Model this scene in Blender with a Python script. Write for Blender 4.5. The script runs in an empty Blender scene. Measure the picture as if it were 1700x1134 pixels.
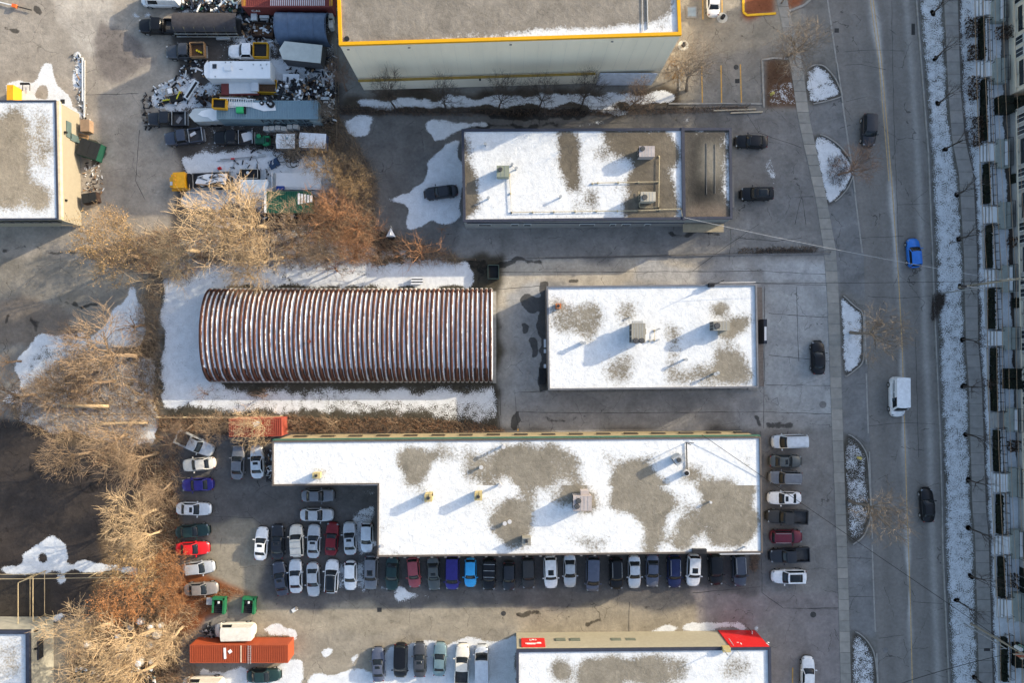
import bpy, math, random
import numpy as np
from mathutils import Vector, Matrix
R=math.radians
sc=bpy.context.scene; COL=sc.collection
# ---------------------------------------------------------------- camera
F=1133.0; HC=96.0; CX,CY=842.0,588.0          # focal length in photo pixels, camera height, nadir pixel
cam=bpy.data.objects.new('camera',bpy.data.cameras.new('camera')); COL.objects.link(cam)
cam.location=(0,0,HC); cam.rotation_euler=(0,0,0)
cam.data.sensor_width=36; cam.data.lens=36*F/1700
cam.data.shift_x=(850-CX)/1700; cam.data.shift_y=(CY-567)/1700
cam.data.clip_end=5000; cam.data.clip_start=1; sc.camera=cam
# ---------------------------------------------------------------- light
SUN=Vector((0.9,0.435,0)).normalized(); EL=R(19)
w=bpy.data.worlds.new('World'); sc.world=w; w.use_nodes=True
nt=w.node_tree; sky=nt.nodes.new('ShaderNodeTexSky'); sky.sky_type='NISHITA'; sky.sun_disc=False
sky.sun_elevation=EL; sky.sun_rotation=math.atan2(SUN.x,SUN.y); sky.dust_density=2.2; sky.air_density=1.0; sky.ozone_density=0.6
bg=nt.nodes['Background']; nt.links.new(sky.outputs[0],bg.inputs[0]); bg.inputs[1].default_value=0.15
sl=bpy.data.lights.new('sun','SUN'); sl.energy=3.0; sl.angle=R(0.6); sl.color=(1.0,0.86,0.64)
so=bpy.data.objects.new('sun',sl); COL.objects.link(so)
sd=Vector((SUN.x*math.cos(EL),SUN.y*math.cos(EL),math.sin(EL)))
so.rotation_euler=(-sd).to_track_quat('-Z','Y').to_euler(); so.location=(60,30,60)
sc.view_settings.view_transform='Standard'; sc.view_settings.look='None'
sc.view_settings.exposure=1.30; sc.view_settings.gamma=1
sc.render.engine='CYCLES'
rnd=random.Random(7); NR=np.random.RandomState(5)
# ---------------------------------------------------------------- helpers
def W(px,py,h=0.0):
    s=(HC-h)/F; return Vector(((px-CX)*s,(CY-py)*s,h))
def px2m(n,h=0): return n*(HC-h)/F
MATS={}
def M(name,col,rough=.75,metal=0,var=.18,scale=1.5,bump=0,bscale=20,coat=0,spec=.22,stretch=None):
    if name in MATS: return MATS[name]
    m=bpy.data.materials.new(name); m.use_nodes=True; n=m.node_tree.nodes; l=m.node_tree.links
    b=n['Principled BSDF']; b.inputs['Roughness'].default_value=rough; b.inputs['Metallic'].default_value=metal
    b.inputs['Coat Weight'].default_value=coat; b.inputs['Specular IOR Level'].default_value=spec
    tc=n.new('ShaderNodeTexCoord'); src=tc.outputs['Object']
    if stretch:
        mp=n.new('ShaderNodeMapping'); mp.inputs['Scale'].default_value=stretch; l.new(src,mp.inputs[0]); src=mp.outputs[0]
    t=n.new('ShaderNodeTexNoise'); t.inputs['Scale'].default_value=scale; t.inputs['Detail'].default_value=7; t.inputs['Roughness'].default_value=.65
    l.new(src,t.inputs['Vector'])
    cr=n.new('ShaderNodeValToRGB'); e=cr.color_ramp.elements
    e[0].position=.3; e[1].position=.7
    e[0].color=tuple(max(0,c*(1-var)) for c in col)+(1,); e[1].color=tuple(min(1,c*(1+var)) for c in col)+(1,)
    l.new(t.outputs[0],cr.inputs[0]); l.new(cr.outputs[0],b.inputs['Base Color'])
    if bump:
        t2=n.new('ShaderNodeTexNoise'); t2.inputs['Scale'].default_value=bscale; t2.inputs['Detail'].default_value=5; l.new(src,t2.inputs['Vector'])
        bp=n.new('ShaderNodeBump'); bp.inputs['Strength'].default_value=bump; bp.inputs['Distance'].default_value=.05
        l.new(t2.outputs[0],bp.inputs['Height']); l.new(bp.outputs[0],b.inputs['Normal'])
    MATS[name]=m; return m
ORG={}
class MB:
    def __init__(s): s.v=[]; s.f=[]; s.m=[]; s.smooth=False
    def add(s,vs,fs,mi=0):
        o=len(s.v); s.v.extend([tuple(v) for v in vs]); s.f.extend([tuple(i+o for i in f) for f in fs]); s.m.extend([mi]*len(fs)); return s
    def box(s,c,d,rz=0,mi=0,tilt=None):
        hx,hy,hz=d[0]/2,d[1]/2,d[2]/2
        Rm=Matrix.Rotation(rz,3,'Z')
        if tilt: Rm=Rm@Matrix.Rotation(tilt[0],3,tilt[1])
        vs=[Vector(c)+Rm@Vector((x*hx,y*hy,z*hz)) for x in(-1,1) for y in(-1,1) for z in(-1,1)]
        return s.add(vs,[(0,1,3,2),(4,6,7,5),(0,4,5,1),(2,3,7,6),(0,2,6,4),(1,5,7,3)],mi)
    def prism(s,poly,z0,z1,mi=0,bottom=True):
        n=len(poly); a=sum(poly[i][0]*poly[(i+1)%n][1]-poly[(i+1)%n][0]*poly[i][1] for i in range(n))
        if a<0: poly=poly[::-1]
        vs=[(p[0],p[1],z0) for p in poly]+[(p[0],p[1],z1) for p in poly]
        fs=[(i,(i+1)%n,n+(i+1)%n,n+i) for i in range(n)]+[tuple(range(n,2*n))]
        if bottom: fs.append(tuple(range(n-1,-1,-1)))
        return s.add(vs,fs,mi)
    def quadbeam(s,a,b,wd,z0,z1,mi=0):
        a=Vector(a[:2]);b=Vector(b[:2]);d=(b-a).normalized();n=Vector((-d.y,d.x))*wd/2
        return s.prism([a+n,a-n,b-n,b+n],z0,z1,mi)
    def tube(s,pts,r,n=6,mi=0,cap=True):
        pts=[Vector(p) for p in pts]; rs=r if isinstance(r,(list,tuple)) else [r]*len(pts); o=len(s.v); vs=[];fs=[]
        for i,p in enumerate(pts):
            d=(pts[min(i+1,len(pts)-1)]-pts[max(i-1,0)])
            if d.length<1e-6: d=Vector((0,0,1))
            d.normalize(); u=d.cross(Vector((0,0,1)) if abs(d.z)<.9 else Vector((1,0,0))).normalized(); q=d.cross(u)
            for k in range(n):
                a=2*math.pi*k/n; vs.append(p+(u*math.cos(a)+q*math.sin(a))*rs[i])
        for i in range(len(pts)-1):
            for k in range(n):
                fs.append((i*n+k,i*n+(k+1)%n,(i+1)*n+(k+1)%n,(i+1)*n+k))
        if cap and n>2: fs.append(tuple(range(n-1,-1,-1))); fs.append(tuple((len(pts)-1)*n+k for k in range(n)))
        return s.add(vs,fs,mi)
    def cyl(s,c,r,h,n=14,mi=0,r2=None):
        return s.tube([(c[0],c[1],c[2]),(c[0],c[1],c[2]+h)],[r,r if r2 is None else r2],n,mi)
    def mesh(s,name,mats,smooth=False):
        me=bpy.data.meshes.new(name); me.from_pydata(s.v,[],s.f)
        for m in (mats if isinstance(mats,(list,tuple)) else [mats]): me.materials.append(m)
        if any(s.m): me.polygons.foreach_set('material_index',s.m)
        if smooth: me.polygons.foreach_set('use_smooth',[True]*len(s.f))
        me.update(); return me
    def build(s,name,mats,parent=None,smooth=False,**tags):
        o=(0,0,0)
        if parent is not None: o=ORG.get(parent.name,(0,0,0))
        elif tags.get('origin') is not None: o=tags['origin']
        if any(o): s.v=[(a-o[0],b-o[1],c-o[2]) for a,b,c in s.v]
        ob=bpy.data.objects.new(name,s.mesh(name,mats,smooth)); COL.objects.link(ob)
        if parent is not None: ob.parent=parent
        elif any(o): ob.location=o
        ORG[ob.name]=o
        for k in ('label','category','group','kind'):
            if tags.get(k): ob[k]=tags[k]
        return ob
LABELS={}
def thing(name,label,cat,loc=(0,0,0),group=None,rz=0):
    o=bpy.data.objects.new(name,None); COL.objects.link(o); o.location=loc; o.rotation_euler=(0,0,rz)
    o['label']=label; o['category']=cat
    if group: o['group']=group
    ORG[o.name]=tuple(loc); return o
def stru(ob): ob['kind']='structure'; return ob
def tagg(ob,label,cat,group=None,kind=None):
    if label: ob['label']=label
    if cat: ob['category']=cat
    if group: ob['group']=group
    if kind: ob['kind']=kind
    return ob
def copy_tree(o,parent=None):
    c=o.copy(); COL.objects.link(c)
    if parent is not None: c.parent=parent
    for ch in CH.get(o.name,[]): copy_tree(ch,c)
    return c
CH={}
def regch(root):
    for o in bpy.data.objects:
        if o.parent is not None:
            L=CH.setdefault(o.parent.name,[])
            if o not in L: L.append(o)
def part(name,me,parent,loc=None):
    o=bpy.data.objects.new(name,me); COL.objects.link(o); o.parent=parent
    if loc: o.location=loc
    CH.setdefault(parent.name,[]).append(o); return o
def interp(tab,y):
    for (a,xa),(b,xb) in zip(tab,tab[1:]):
        if y<=b or (b,xb)==tab[-1]: return xa+(xb-xa)*(y-a)/(b-a)
# ---- masked sheets: python paints coverage / base colour of surface patches, shader adds the grain
def inpoly(X,Y,poly):
    r=np.zeros(X.shape,bool); n=len(poly)
    for i in range(n):
        x0,y0=poly[i]; x1,y1=poly[(i+1)%n]
        if y0==y1: continue
        c=((Y<y0)!=(Y<y1))&(X<(x1-x0)*(Y-y0)/(y1-y0)+x0); r^=c
    return r
def blur(a,k):
    if k<1: return a
    ker=np.hanning(2*k+3)[1:-1]; ker/=ker.sum()
    for ax in (0,1):
        pad=[(0,0)]*a.ndim; pad[ax]=(k,k); b=np.pad(a,pad,mode='edge'); out=np.zeros_like(a); n=a.shape[ax]
        for i,kv in enumerate(ker):
            sl_=[slice(None)]*a.ndim; sl_[ax]=slice(i,i+n); out+=b[tuple(sl_)]*kv
        a=out
    return a
def sheet(name,XYZ,snow,tone,mat,parent=None,extra=None,keep=None,fine=None):
    """XYZ (ny,nx,3) world; snow (ny,nx); tone (ny,nx,3)"""
    ny,nx=snow.shape; o=ORG.get(parent.name,(0,0,0)) if parent is not None else (0,0,0)
    co=(XYZ-np.array(o)).reshape(-1,3).astype(np.float32)
    i=np.arange(ny*nx).reshape(ny,nx)
    q=np.stack([i[:-1,:-1],i[:-1,1:],i[1:,1:],i[1:,:-1]],-1)
    if keep is not None: q=q[keep]
    q=q.reshape(-1,4)
    a=co[q[0]]; 
    if np.cross(a[1]-a[0],a[2]-a[0])[2]<0: q=q[:,::-1]
    me=bpy.data.meshes.new(name); me.vertices.add(len(co)); me.vertices.foreach_set('co',co.ravel())
    me.loops.add(q.size); me.loops.foreach_set('vertex_index',q.ravel().astype(np.int32))
    me.polygons.add(len(q)); me.polygons.foreach_set('loop_start',np.arange(0,q.size,4,dtype=np.int32))
    me.polygons.foreach_set('loop_total',np.full(len(q),4,dtype=np.int32))
    me.update(calc_edges=True); me.validate()
    ex=np.zeros_like(snow) if extra is None else extra
    c=np.concatenate([tone.reshape(-1,3),snow.reshape(-1,1)],1).astype(np.float32)
    at=me.attributes.new('tone','FLOAT_COLOR','POINT'); at.data.foreach_set('color',c.ravel())
    fn=np.zeros(ex.size) if fine is None else fine.ravel()
    c2=np.stack([ex.ravel(),fn,fn,np.ones(ex.size)],1).astype(np.float32)
    at=me.attributes.new('extra','FLOAT_COLOR','POINT'); at.data.foreach_set('color',c2.ravel())
    me.materials.append(mat)
    ob=bpy.data.objects.new(name,me); COL.objects.link(ob)
    if parent is not None: ob.parent=parent
    ORG[ob.name]=o
    return ob
def sheetmat(name,grain=30,gvar=.25,snoise=1.2,crack=True,stain=.5,snowcol=(.70,.72,.74),cscale=.22,sharp=9,speck=.55,spscale=5.2,frost=.2,relief=.25,lovar=1.25):
    m=bpy.data.materials.new(name); m.use_nodes=True; n=m.node_tree.nodes; l=m.node_tree.links; b=n['Principled BSDF']
    def N(t,**k):
        x=n.new(t)
        for a,v in k.items(): setattr(x,a,v)
        return x
    def mth(op,a,b_=None,c=None,clamp=False):
        x=N('ShaderNodeMath',operation=op); x.use_clamp=clamp
        for i,v in enumerate((a,b_,c)):
            if v is None: continue
            if isinstance(v,(int,float)): x.inputs[i].default_value=v
            else: l.new(v,x.inputs[i])
        return x.outputs[0]
    geo=N('ShaderNodeNewGeometry'); P=geo.outputs['Position']
    def noise(s,d=6,r=.6,dist=0):
        t=N('ShaderNodeTexNoise'); t.inputs['Scale'].default_value=s; t.inputs['Detail'].default_value=d; t.inputs['Roughness'].default_value=r; t.inputs['Distortion'].default_value=dist
        l.new(P,t.inputs['Vector']); return t.outputs[0]
    at=N('ShaderNodeAttribute',attribute_name='tone'); ex=N('ShaderNodeAttribute',attribute_name='extra')
    g=noise(grain,3,.7); lo=noise(.35,8,.65,.4); mid=noise(2.2,6,.65)
    sx=N('ShaderNodeSeparateColor'); l.new(ex.outputs['Color'],sx.inputs[0])
    # value multiplier
    v=mth('MULTIPLY_ADD',g,gvar*2,1-gvar); v2=mth('MULTIPLY_ADD',lo,lovar,1.04-lovar/2); v3=mth('MULTIPLY_ADD',mid,.7,.66)
    v=mth('MULTIPLY',mth('MULTIPLY',v,v2),v3)
    st=noise(.8,9,.72,1.0)
    sm=mth('MULTIPLY',mth('SUBTRACT',st,.60),9,clamp=True) 
    v=mth('MULTIPLY',v,mth('MULTIPLY_ADD',sm,-stain,1.0))
    fr=mth('MULTIPLY',mth('SUBTRACT',noise(.45,7,.7,.8),.56),7,clamp=True); v=mth('MULTIPLY',v,mth('MULTIPLY_ADD',fr,frost,1.0))
    # painted extra darkening (wet / oil stains, one strip of wall shade), edge broken by noise
    es=mth('MULTIPLY',mth('SUBTRACT',mth('ADD',sx.outputs[0],mth('MULTIPLY_ADD',st,.9,-.45)),.45),6,clamp=True)
    v=mth('MULTIPLY',v,mth('MULTIPLY_ADD',es,-.72,1.0))
    if crack:
        vo=N('ShaderNodeTexVoronoi',feature='DISTANCE_TO_EDGE'); vo.inputs['Scale'].default_value=cscale
        dn=N('ShaderNodeTexNoise'); dn.inputs['Scale'].default_value=.8; dn.inputs['Detail'].default_value=6; l.new(P,dn.inputs['Vector'])
        mx=N('ShaderNodeMix',data_type='RGBA',blend_type='ADD'); mx.inputs[0].default_value=1.0
        l.new(P,mx.inputs[6]); l.new(dn.outputs['Color'],mx.inputs[7]); l.new(mx.outputs[2],vo.inputs['Vector'])
        ck=mth('LESS_THAN',vo.outputs['Distance'],.0045); ck=mth('MULTIPLY',ck,mth('GREATER_THAN',noise(.25,4),.52))
        v=mth('MULTIPLY',v,mth('MULTIPLY_ADD',ck,-.5,1.0))
    base=N('ShaderNodeMix',data_type='RGBA',blend_type='MULTIPLY'); base.inputs[0].default_value=1
    cv=N('ShaderNodeCombineColor'); 
    for i in range(3): l.new(v,cv.inputs[i])
    wb=N('ShaderNodeMix',data_type='RGBA',blend_type='MULTIPLY'); wb.inputs[0].default_value=1; wb.inputs[7].default_value=(1.03,1.0,.93,1); l.new(at.outputs['Color'],wb.inputs[6]); l.new(wb.outputs[2],base.inputs[6]); l.new(cv.outputs[0],base.inputs[7])
    # snow coverage
    n1=noise(snoise,8,.68,.5); n2=noise(spscale,4,.7)
    nn=mth('ADD',mth('MULTIPLY',n1,1-speck),mth('MULTIPLY',n2,speck)); nf=mth('ADD',mth('MULTIPLY',noise(6.5,3,.75),.85),mth('MULTIPLY',n1,.15)); dl=mth('MULTIPLY',mth('SUBTRACT',nf,nn),sx.outputs[1]); nn=mth('MULTIPLY_ADD',mth('ADD',nn,dl),2.2,-.6)
    fac=mth('MULTIPLY',mth('SUBTRACT',mth('MULTIPLY_ADD',at.outputs['Alpha'],1.5,-.3),nn),sharp,clamp=True)
    sc_=N('ShaderNodeValToRGB'); e=sc_.color_ramp.elements; e[0].position=.36;e[1].position=.62
    e[0].color=tuple(c*.72 for c in snowcol)+(1,); e[1].color=snowcol+(1,); l.new(mth('ADD',mth('MULTIPLY',noise(.9,8,.75,.6),.6),mth('MULTIPLY',n2,.4)),sc_.inputs[0])
    fm=N('ShaderNodeMix',data_type='RGBA'); l.new(fac,fm.inputs[0]); l.new(base.outputs[2],fm.inputs[6]); l.new(sc_.outputs[0],fm.inputs[7])
    l.new(fm.outputs[2],b.inputs['Base Color'])
    l.new(mth('MULTIPLY_ADD',es,-.45,.9),b.inputs['Roughness']); b.inputs['Specular IOR Level'].default_value=.12
    bp=N('ShaderNodeBump'); bp.inputs['Strength'].default_value=.35; bp.inputs['Distance'].default_value=.06
    l.new(mth('ADD',mth('ADD',mth('MULTIPLY',fac,.8),mth('MULTIPLY',g,.35)),mth('MULTIPLY',n1,relief*16)),bp.inputs['Height']); l.new(bp.outputs[0],b.inputs['Normal'])
    return m
GM=sheetmat('asphalt_and_snow')
RM=sheetmat('gravel_roof',grain=14,gvar=.4,crack=False,stain=.3,snoise=1.3,speck=.62,sharp=2.2,spscale=4,frost=.25,relief=.3)
def paint(X,Y,base,ops,k):
    a=np.full(X.shape,float(base)) if np.isscalar(base) else np.array(base,float)
    for v,p in ops: a[inpoly(X,Y,p)]=v
    return blur(a,k)
def paint3(X,Y,base,ops,k):
    a=np.zeros(X.shape+(3,)); a[:]=base
    for v,p in ops: a[inpoly(X,Y,p)]=v
    return blur(a,k)
# ================================================================ SETTING
def rect(a,b,c,d): return [(a,b),(c,b),(c,d),(a,d)]
LC=[(-400,1290),(-100,1361),(0,1376),(151,1398),(256,1413),(423,1434),(560,1438),(790,1446),(997,1453),(1134,1459),(1600,1478)]   # west kerb: y -> x
RC=[(-400,1490),(-100,1512),(0,1518),(102,1526),(256,1538),(433,1545),(561,1550),(739,1558),(921,1562),(1134,1572),(1600,1590)]
ES0=[(-400,1560),(0,1567),(153,1574),(230,1580),(290,1592),(423,1600),(570,1603),(640,1608),(850,1614),(882,1618),(1134,1625),(1600,1640)]
ES1=[(-400,1582),(0,1590),(153,1595),(230,1602),(290,1616),(423,1622),(570,1624),(640,1630),(850,1637),(882,1641),(1134,1648),(1600,1664)]
WS0=[(-400,1220),(0,1289),(110,1312),(195,1324),(327,1353),(415,1367),(500,1373),(560,1375),(700,1380),(844,1386),(985,1391),(1134,1395),(1600,1408)]
WS1=[(-400,1240),(0,1307),(110,1333),(195,1344),(327,1372),(415,1388),(500,1393),(560,1395),(700,1399),(844,1404),(985,1409),(1134,1413),(1600,1428)]
HX=[(-400,1612),(0,1620),(130,1623),(270,1628),(373,1632),(480,1636),(575,1640),(712,1644),(820,1650),(923,1653),(1055,1657),(1600,1675)]  # hedge line
def strip(a,b,y0,y1,n=14,da=0,db=0):
    ys=[y0+(y1-y0)*i/n for i in range(n+1)]
    return [(interp(a,y)+da,y) for y in ys]+[(interp(b,y)+db,y) for y in ys[::-1]]
fx=np.concatenate([[-16000,-6000,-2500,-1000,-400,-150],np.arange(-60,1762,3.0),[1850,2000,2600,4000,8000,16000]])
fy=np.concatenate([[-16000,-6000,-2500,-1000,-400,-150],np.arange(-60,1197,3.0),[1290,1500,2200,4000,8000,16000]])
GX,GY=np.meshgrid(fx,fy)
ISL=[[(1335,118),(1350,107),(1368,108),(1386,128),(1398,155),(1398,160),(1372,168),(1340,174)],
     [(1348,222),(1368,224),(1390,238),(1408,258),(1419,285),(1408,312),(1392,330),(1373,343),(1366,320),(1356,270)],
     [(1392,485),(1404,494),(1418,508),(1433,518),(1434,560),(1434,602),(1415,618),(1400,628),(1396,560)],
     [(1400,722),(1412,722),(1428,735),(1440,755),(1443,800),(1446,860),(1434,892),(1407,910),(1401,820)],
     [(1411,1048),(1424,1050),(1440,1064),(1452,1085),(1457,1134),(1459,1300),(1416,1300)],
     [(1270,96),(1310,98),(1318,130),(1330,178),(1270,178)]]
def warp(X,Y,a,s):
    ph=NR.rand(12)*6.28; dx=np.zeros(X.shape); dy=np.zeros(X.shape)
    for i,k in enumerate((1,2.3,4.1)):
        t=NR.rand()*3.14; u=(X*math.cos(t)+Y*math.sin(t))/s*k; v=(-X*math.sin(t)+Y*math.cos(t))/s*k
        dx+=np.sin(u+ph[i])*np.sin(v*.8+ph[i+3])/k; dy+=np.sin(u*.9+ph[i+6])*np.sin(v+ph[i+9])/k
    near=(X>-100)&(X<1800)&(Y>-100)&(Y<1240)
    return X+dx*a*near,Y+dy*a*near
WX,WY=warp(GX,GY,9,26.); SX,SY=warp(GX,GY,5,11.)
iw=GX>1262; WX=np.where(iw,GX,WX); WY=np.where(iw,GY,WY); SX=np.where(iw,GX,SX); SY=np.where(iw,GY,SY)
def chaikin(p,n=2):
    for _ in range(n): p=[q for a,b_ in zip(p,p[1:]+p[:1]) for q in ((a[0]*.8+b_[0]*.2,a[1]*.8+b_[1]*.2),(a[0]*.2+b_[0]*.8,a[1]*.2+b_[1]*.8))]
    return p
ISL=[chaikin(p) if i!=5 else p for i,p in enumerate(ISL)]
tone=paint3(WX,WY,(.17,.165,.16),[
  ((.27,.245,.22),rect(-60,-60,300,450)), ((.25,.23,.21),rect(-60,-60,140,130)), ((.33,.31,.29),[(60,-60),(190,-60),(185,60),(150,90),(120,80)]),
  ((.15,.135,.13),[(160,40),(235,60),(250,110),(190,130),(150,90)]),
  ((.20,.185,.165),rect(-60,430,260,570)), ((.15,.13,.115),[(-60,500),(60,490),(130,520),(60,570),(-60,590)]),
  ((.045,.038,.036),[(-60,690),(40,700),(110,720),(170,740),(280,750),(285,1060),(170,1060),(90,1030),(90,950),(-60,950)]),
  ((.04,.035,.032),rect(-60,955,90,1060)), ((.26,.235,.20),[(85,1030),(170,1020),(200,1134),(200,1200),(-60,1200),(-60,1060)]),
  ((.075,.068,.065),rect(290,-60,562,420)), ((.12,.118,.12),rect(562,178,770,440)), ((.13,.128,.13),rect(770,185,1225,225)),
  ((.17,.168,.172),rect(1225,185,1390,440)), ((.19,.188,.19),rect(760,366,1395,440)),
  ((.24,.22,.19),[(1128,-60),(1320,-60),(1340,185),(1100,185),(1095,150)]), ((.20,.19,.18),[(1175,100),(1330,60),(1345,185),(1150,185)]),
  ((.25,.25,.255),rect(830,428,1395,712)), ((.30,.31,.325),[(1270,475),(1330,472),(1385,476),(1392,560),(1395,690),(1300,690),(1266,640)]),
  ((.36,.335,.30),[(825,440),(960,430),(1180,432),(1180,470),(905,474),(905,480),(822,515)]),  # frosty strip outlined like the sunlit patch, warm light put into its tone
  ((.25,.255,.265),rect(1180,478,1260,475)), ((.30,.305,.32),[(1060,438),(1250,440),(1256,470),(1060,470)]), ((.32,.33,.35),[(1265,432),(1370,436),(1376,468),(1268,468)]),
  ((.22,.222,.235),rect(860,655,1260,712)), ((.28,.285,.30),[(850,480),(900,470),(905,640),(850,650)]),
  ((.10,.097,.10),rect(262,716,1275,1012)), ((.25,.225,.185),rect(420,1008,1150,1058)), ((.23,.21,.175),[(345,870),(430,870),(440,1012),(345,1000)]),  # lane lying in sun has its tone raised and warmed to carry sunlight
  ((.23,.21,.18),rect(420,1050,862,1200)), ((.20,.185,.19),rect(1150,985,1400,1300)),
  ((.155,.153,.158),rect(1262,716,1395,985)), ((.19,.185,.185),rect(1320,716,1386,985)),
  ((.17,.172,.18),[(1340,180),(1400,160),(1440,420),(1436,500),(1400,480),(1380,430)]),
  ((.17,.172,.18),[(1395,612),(1445,600),(1448,740),(1400,722)]),((.17,.172,.18),[(1407,905),(1446,890),(1455,1060),(1411,1048)]),
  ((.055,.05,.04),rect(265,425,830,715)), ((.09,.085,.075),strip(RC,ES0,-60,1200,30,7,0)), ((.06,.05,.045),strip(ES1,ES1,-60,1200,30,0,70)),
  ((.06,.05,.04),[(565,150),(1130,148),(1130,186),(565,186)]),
  ((.10,.075,.05),[(80,620),(262,560),(262,735),(80,735)]), ((.10,.07,.045),[(170,870),(290,760),(300,1000),(300,1200),(90,1200),(150,1040)]),
  ((.19,.07,.03),[(282,970),(345,960),(420,985),(345,1010),(300,1060),(275,1030)]),
  ((.20,.075,.04),[(1232,-60),(1285,-60),(1287,22),(1234,24)]),((.20,.075,.04),[(1308,-60),(1360,-60),(1330,10),(1308,15)]),
 ]+[((.05,.045,.038),p) for p in ISL]+[((.10,.06,.04),ISL[5])],2)
V=.54
snow=paint(SX,SY,0.0,[
  (.46,rect(300,-60,562,420)),(.12,[(290,20),(360,20),(360,110),(330,150),(290,120)]),
  (.80,[(325,258),(440,250),(480,262),(560,262),(560,340),(400,338),(310,345),(290,335),(318,300),(300,270)]),
  (.68,[(245,168),(252,150),(298,118),(335,128),(362,148),(360,172),(300,186),(262,190),(246,182)]),
  (.75,[(432,92),(480,106),(545,112),(556,150),(520,165),(470,150)]),(.8,[(400,58),(460,58),(462,74),(400,80),(380,70)]),
  (.7,[(380,0),(400,20),(425,30),(420,50),(395,30)]),(.75,[(220,18),(252,15),(255,32),(222,30)]),(.65,[(275,18),(330,8),(345,18),(300,30)]),
  (.1,rect(240,215,330,250)),
  (.58,[(300,390),(560,385),(640,410),(780,432),(270,432)]),
  (.68,[(266,430),(500,440),(780,430),(786,455),(780,480),(350,480),(345,632),(560,640),(822,640),(832,700),(690,700),(560,684),(300,690),(268,680)]),
  (.62,[(350,428),(620,428),(600,455),(360,455)]),(.85,rect(640,440,780,480)),
  (.38,[(366,632),(825,630),(828,648),(600,650),(380,652)]),(.60,[(470,655),(825,650),(832,700),(600,690)]),
  (.80,[(560,650),(820,655),(815,668),(580,664)]),
  (.36,[(280,676),(480,684),(560,690),(660,682),(720,690),(835,705),(835,716),(270,716)]),
  (.76,[(266,470),(345,470),(352,640),(300,680),(268,660)]),
  (.90,[(0,640),(30,600),(60,560),(110,548),(150,560),(215,480),(228,470),(238,520),(245,570),(140,590),(110,640),(60,662),(20,672),(0,662)]),
  (.0,[(62,575),(72,570),(78,620),(64,622)]),
  (.0,[(0,602),(25,612),(30,640),(15,655),(0,655)]),
  (.80,[(20,692),(120,684),(262,685),(262,745),(215,742),(150,728),(60,712)]),
  (.60,[(60,570),(262,590),(262,690),(20,690),(30,640)]),
  (.95,[(0,948),(25,935),(48,912),(62,895),(75,890),(88,888),(98,893),(112,908),(110,925),(100,934),(125,932),(200,938),(260,944),(240,955),(180,952),(120,948),(60,955),(0,956)]),
  (.8,[(150,912),(180,915),(180,920),(150,918)]),(.9,[(92,955),(116,956),(113,975),(96,976),(90,966)]),(.9,[(84,1024),(100,1018),(118,1016),(122,1026),(100,1030),(84,1030)]),
  (.0,[(65,920),(80,918),(85,938),(66,940)]),
  (.97,[(8,140),(30,134),(58,132),(66,112),(72,102),(92,102),(93,140),(100,150),(118,155),(122,180),(135,190),(95,200),(8,165)]),
  (.0,[(66,140),(72,136),(80,165),(64,165)]),
  (.85,[(120,88),(132,86),(142,125),(138,150),(124,150),(118,115)]),(.5,[(130,140),(145,150),(145,200),(132,195)]),
  (.85,[(566,198),(600,191),(626,192),(612,212),(600,230),(578,224)]),
  (.80,[(698,204),(725,200),(745,196),(800,203),(838,208),(770,214),(752,228),(722,232),(706,216)]),
  (.95,[(712,262),(735,240),(766,232),(768,362),(740,372),(718,366),(700,382),(676,380),(670,342),(645,338),(640,330),(680,318),(700,300)]),
  (.0,[(642,340),(668,342),(672,375),(640,372)]),
  (.82,[(580,165),(700,162),(900,156),(1128,152),(1128,172),(980,176),(800,178),(600,184)]),
  (.25,[(590,152),(860,148),(1100,140),(1100,150),(700,158),(590,160)]),
  (.72,[(940,206),(1000,200),(1040,203),(1040,210),(960,212)]),(.66,[(1068,198),(1145,196),(1145,204),(1070,205)]),(.75,[(985,176),(1050,180),(1040,190),(960,190)]),
  (.60,[(1268,270),(1276,256),(1284,258),(1290,280),(1292,308),(1284,314),(1276,296),(1268,285)]),(.62,[(1302,262),(1312,258),(1310,274),(1302,272)]),
  (.6,[(1219,275),(1224,275),(1224,310),(1220,310)]),
  (.62,[(588,850),(606,835),(624,832),(626,905),(600,930),(565,880)]),(.75,[(596,815),(622,812),(620,824),(600,822)]),
  (.78,[(655,978),(668,972),(685,985),(700,984),(728,990),(690,998),(678,1008),(672,1004),(690,992),(665,1002),(652,992)]),
  (.60,[(548,930),(612,930),(610,985),(560,985),(545,965)]),(.6,[(620,985),(640,965),(645,980)]),
  (.85,[(428,1040),(460,1036),(498,1050),(496,1068),(470,1060),(440,1052)]),(.80,[(470,1105),(500,1090),(505,1134),(480,1200),(330,1200),(330,1110),(450,1112)]),
  (.85,[(531,1078),(556,1076),(556,1090),(545,1100),(536,1094)]),(.80,[(575,1085),(620,1072),(740,1062),(862,1058),(862,1200),(500,1200),(515,1118),(580,1112)]),
  (.0,[(600,1080),(640,1075),(630,1112),(580,1112)]),
  (.97,[(1075,1048),(1110,1038),(1150,1034),(1240,1033),(1244,1044),(1170,1048),(1100,1052)]),(.9,rect(1249,1037,1259,1050)),
  (.55,[(1320,1098),(1390,1104),(1390,1112),(1330,1108)]),
  (.66,strip(RC,ES0,-60,1300,30,10,0)),(.30,strip(RC,RC,-60,1300,30,0,10)),
  (.64,strip(ES0,ES0,-60,1300,30,-22,0)),(.66,strip(ES1,HX,-60,1300,30,0,0)),(.95,strip(HX,HX,-60,1300,30,0,42)),
  (.15,[(1545,490),(1560,487),(1566,500),(1556,520),(1545,535)]),
  (.66,ISL[0]),(.72,ISL[1]),(.70,ISL[2]),(.54,ISL[3]),(.58,ISL[4]),(.5,ISL[5]),(.15,[(1270,96),(1310,98),(1312,125),(1290,135),(1270,118)]),
 ],3)
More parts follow.
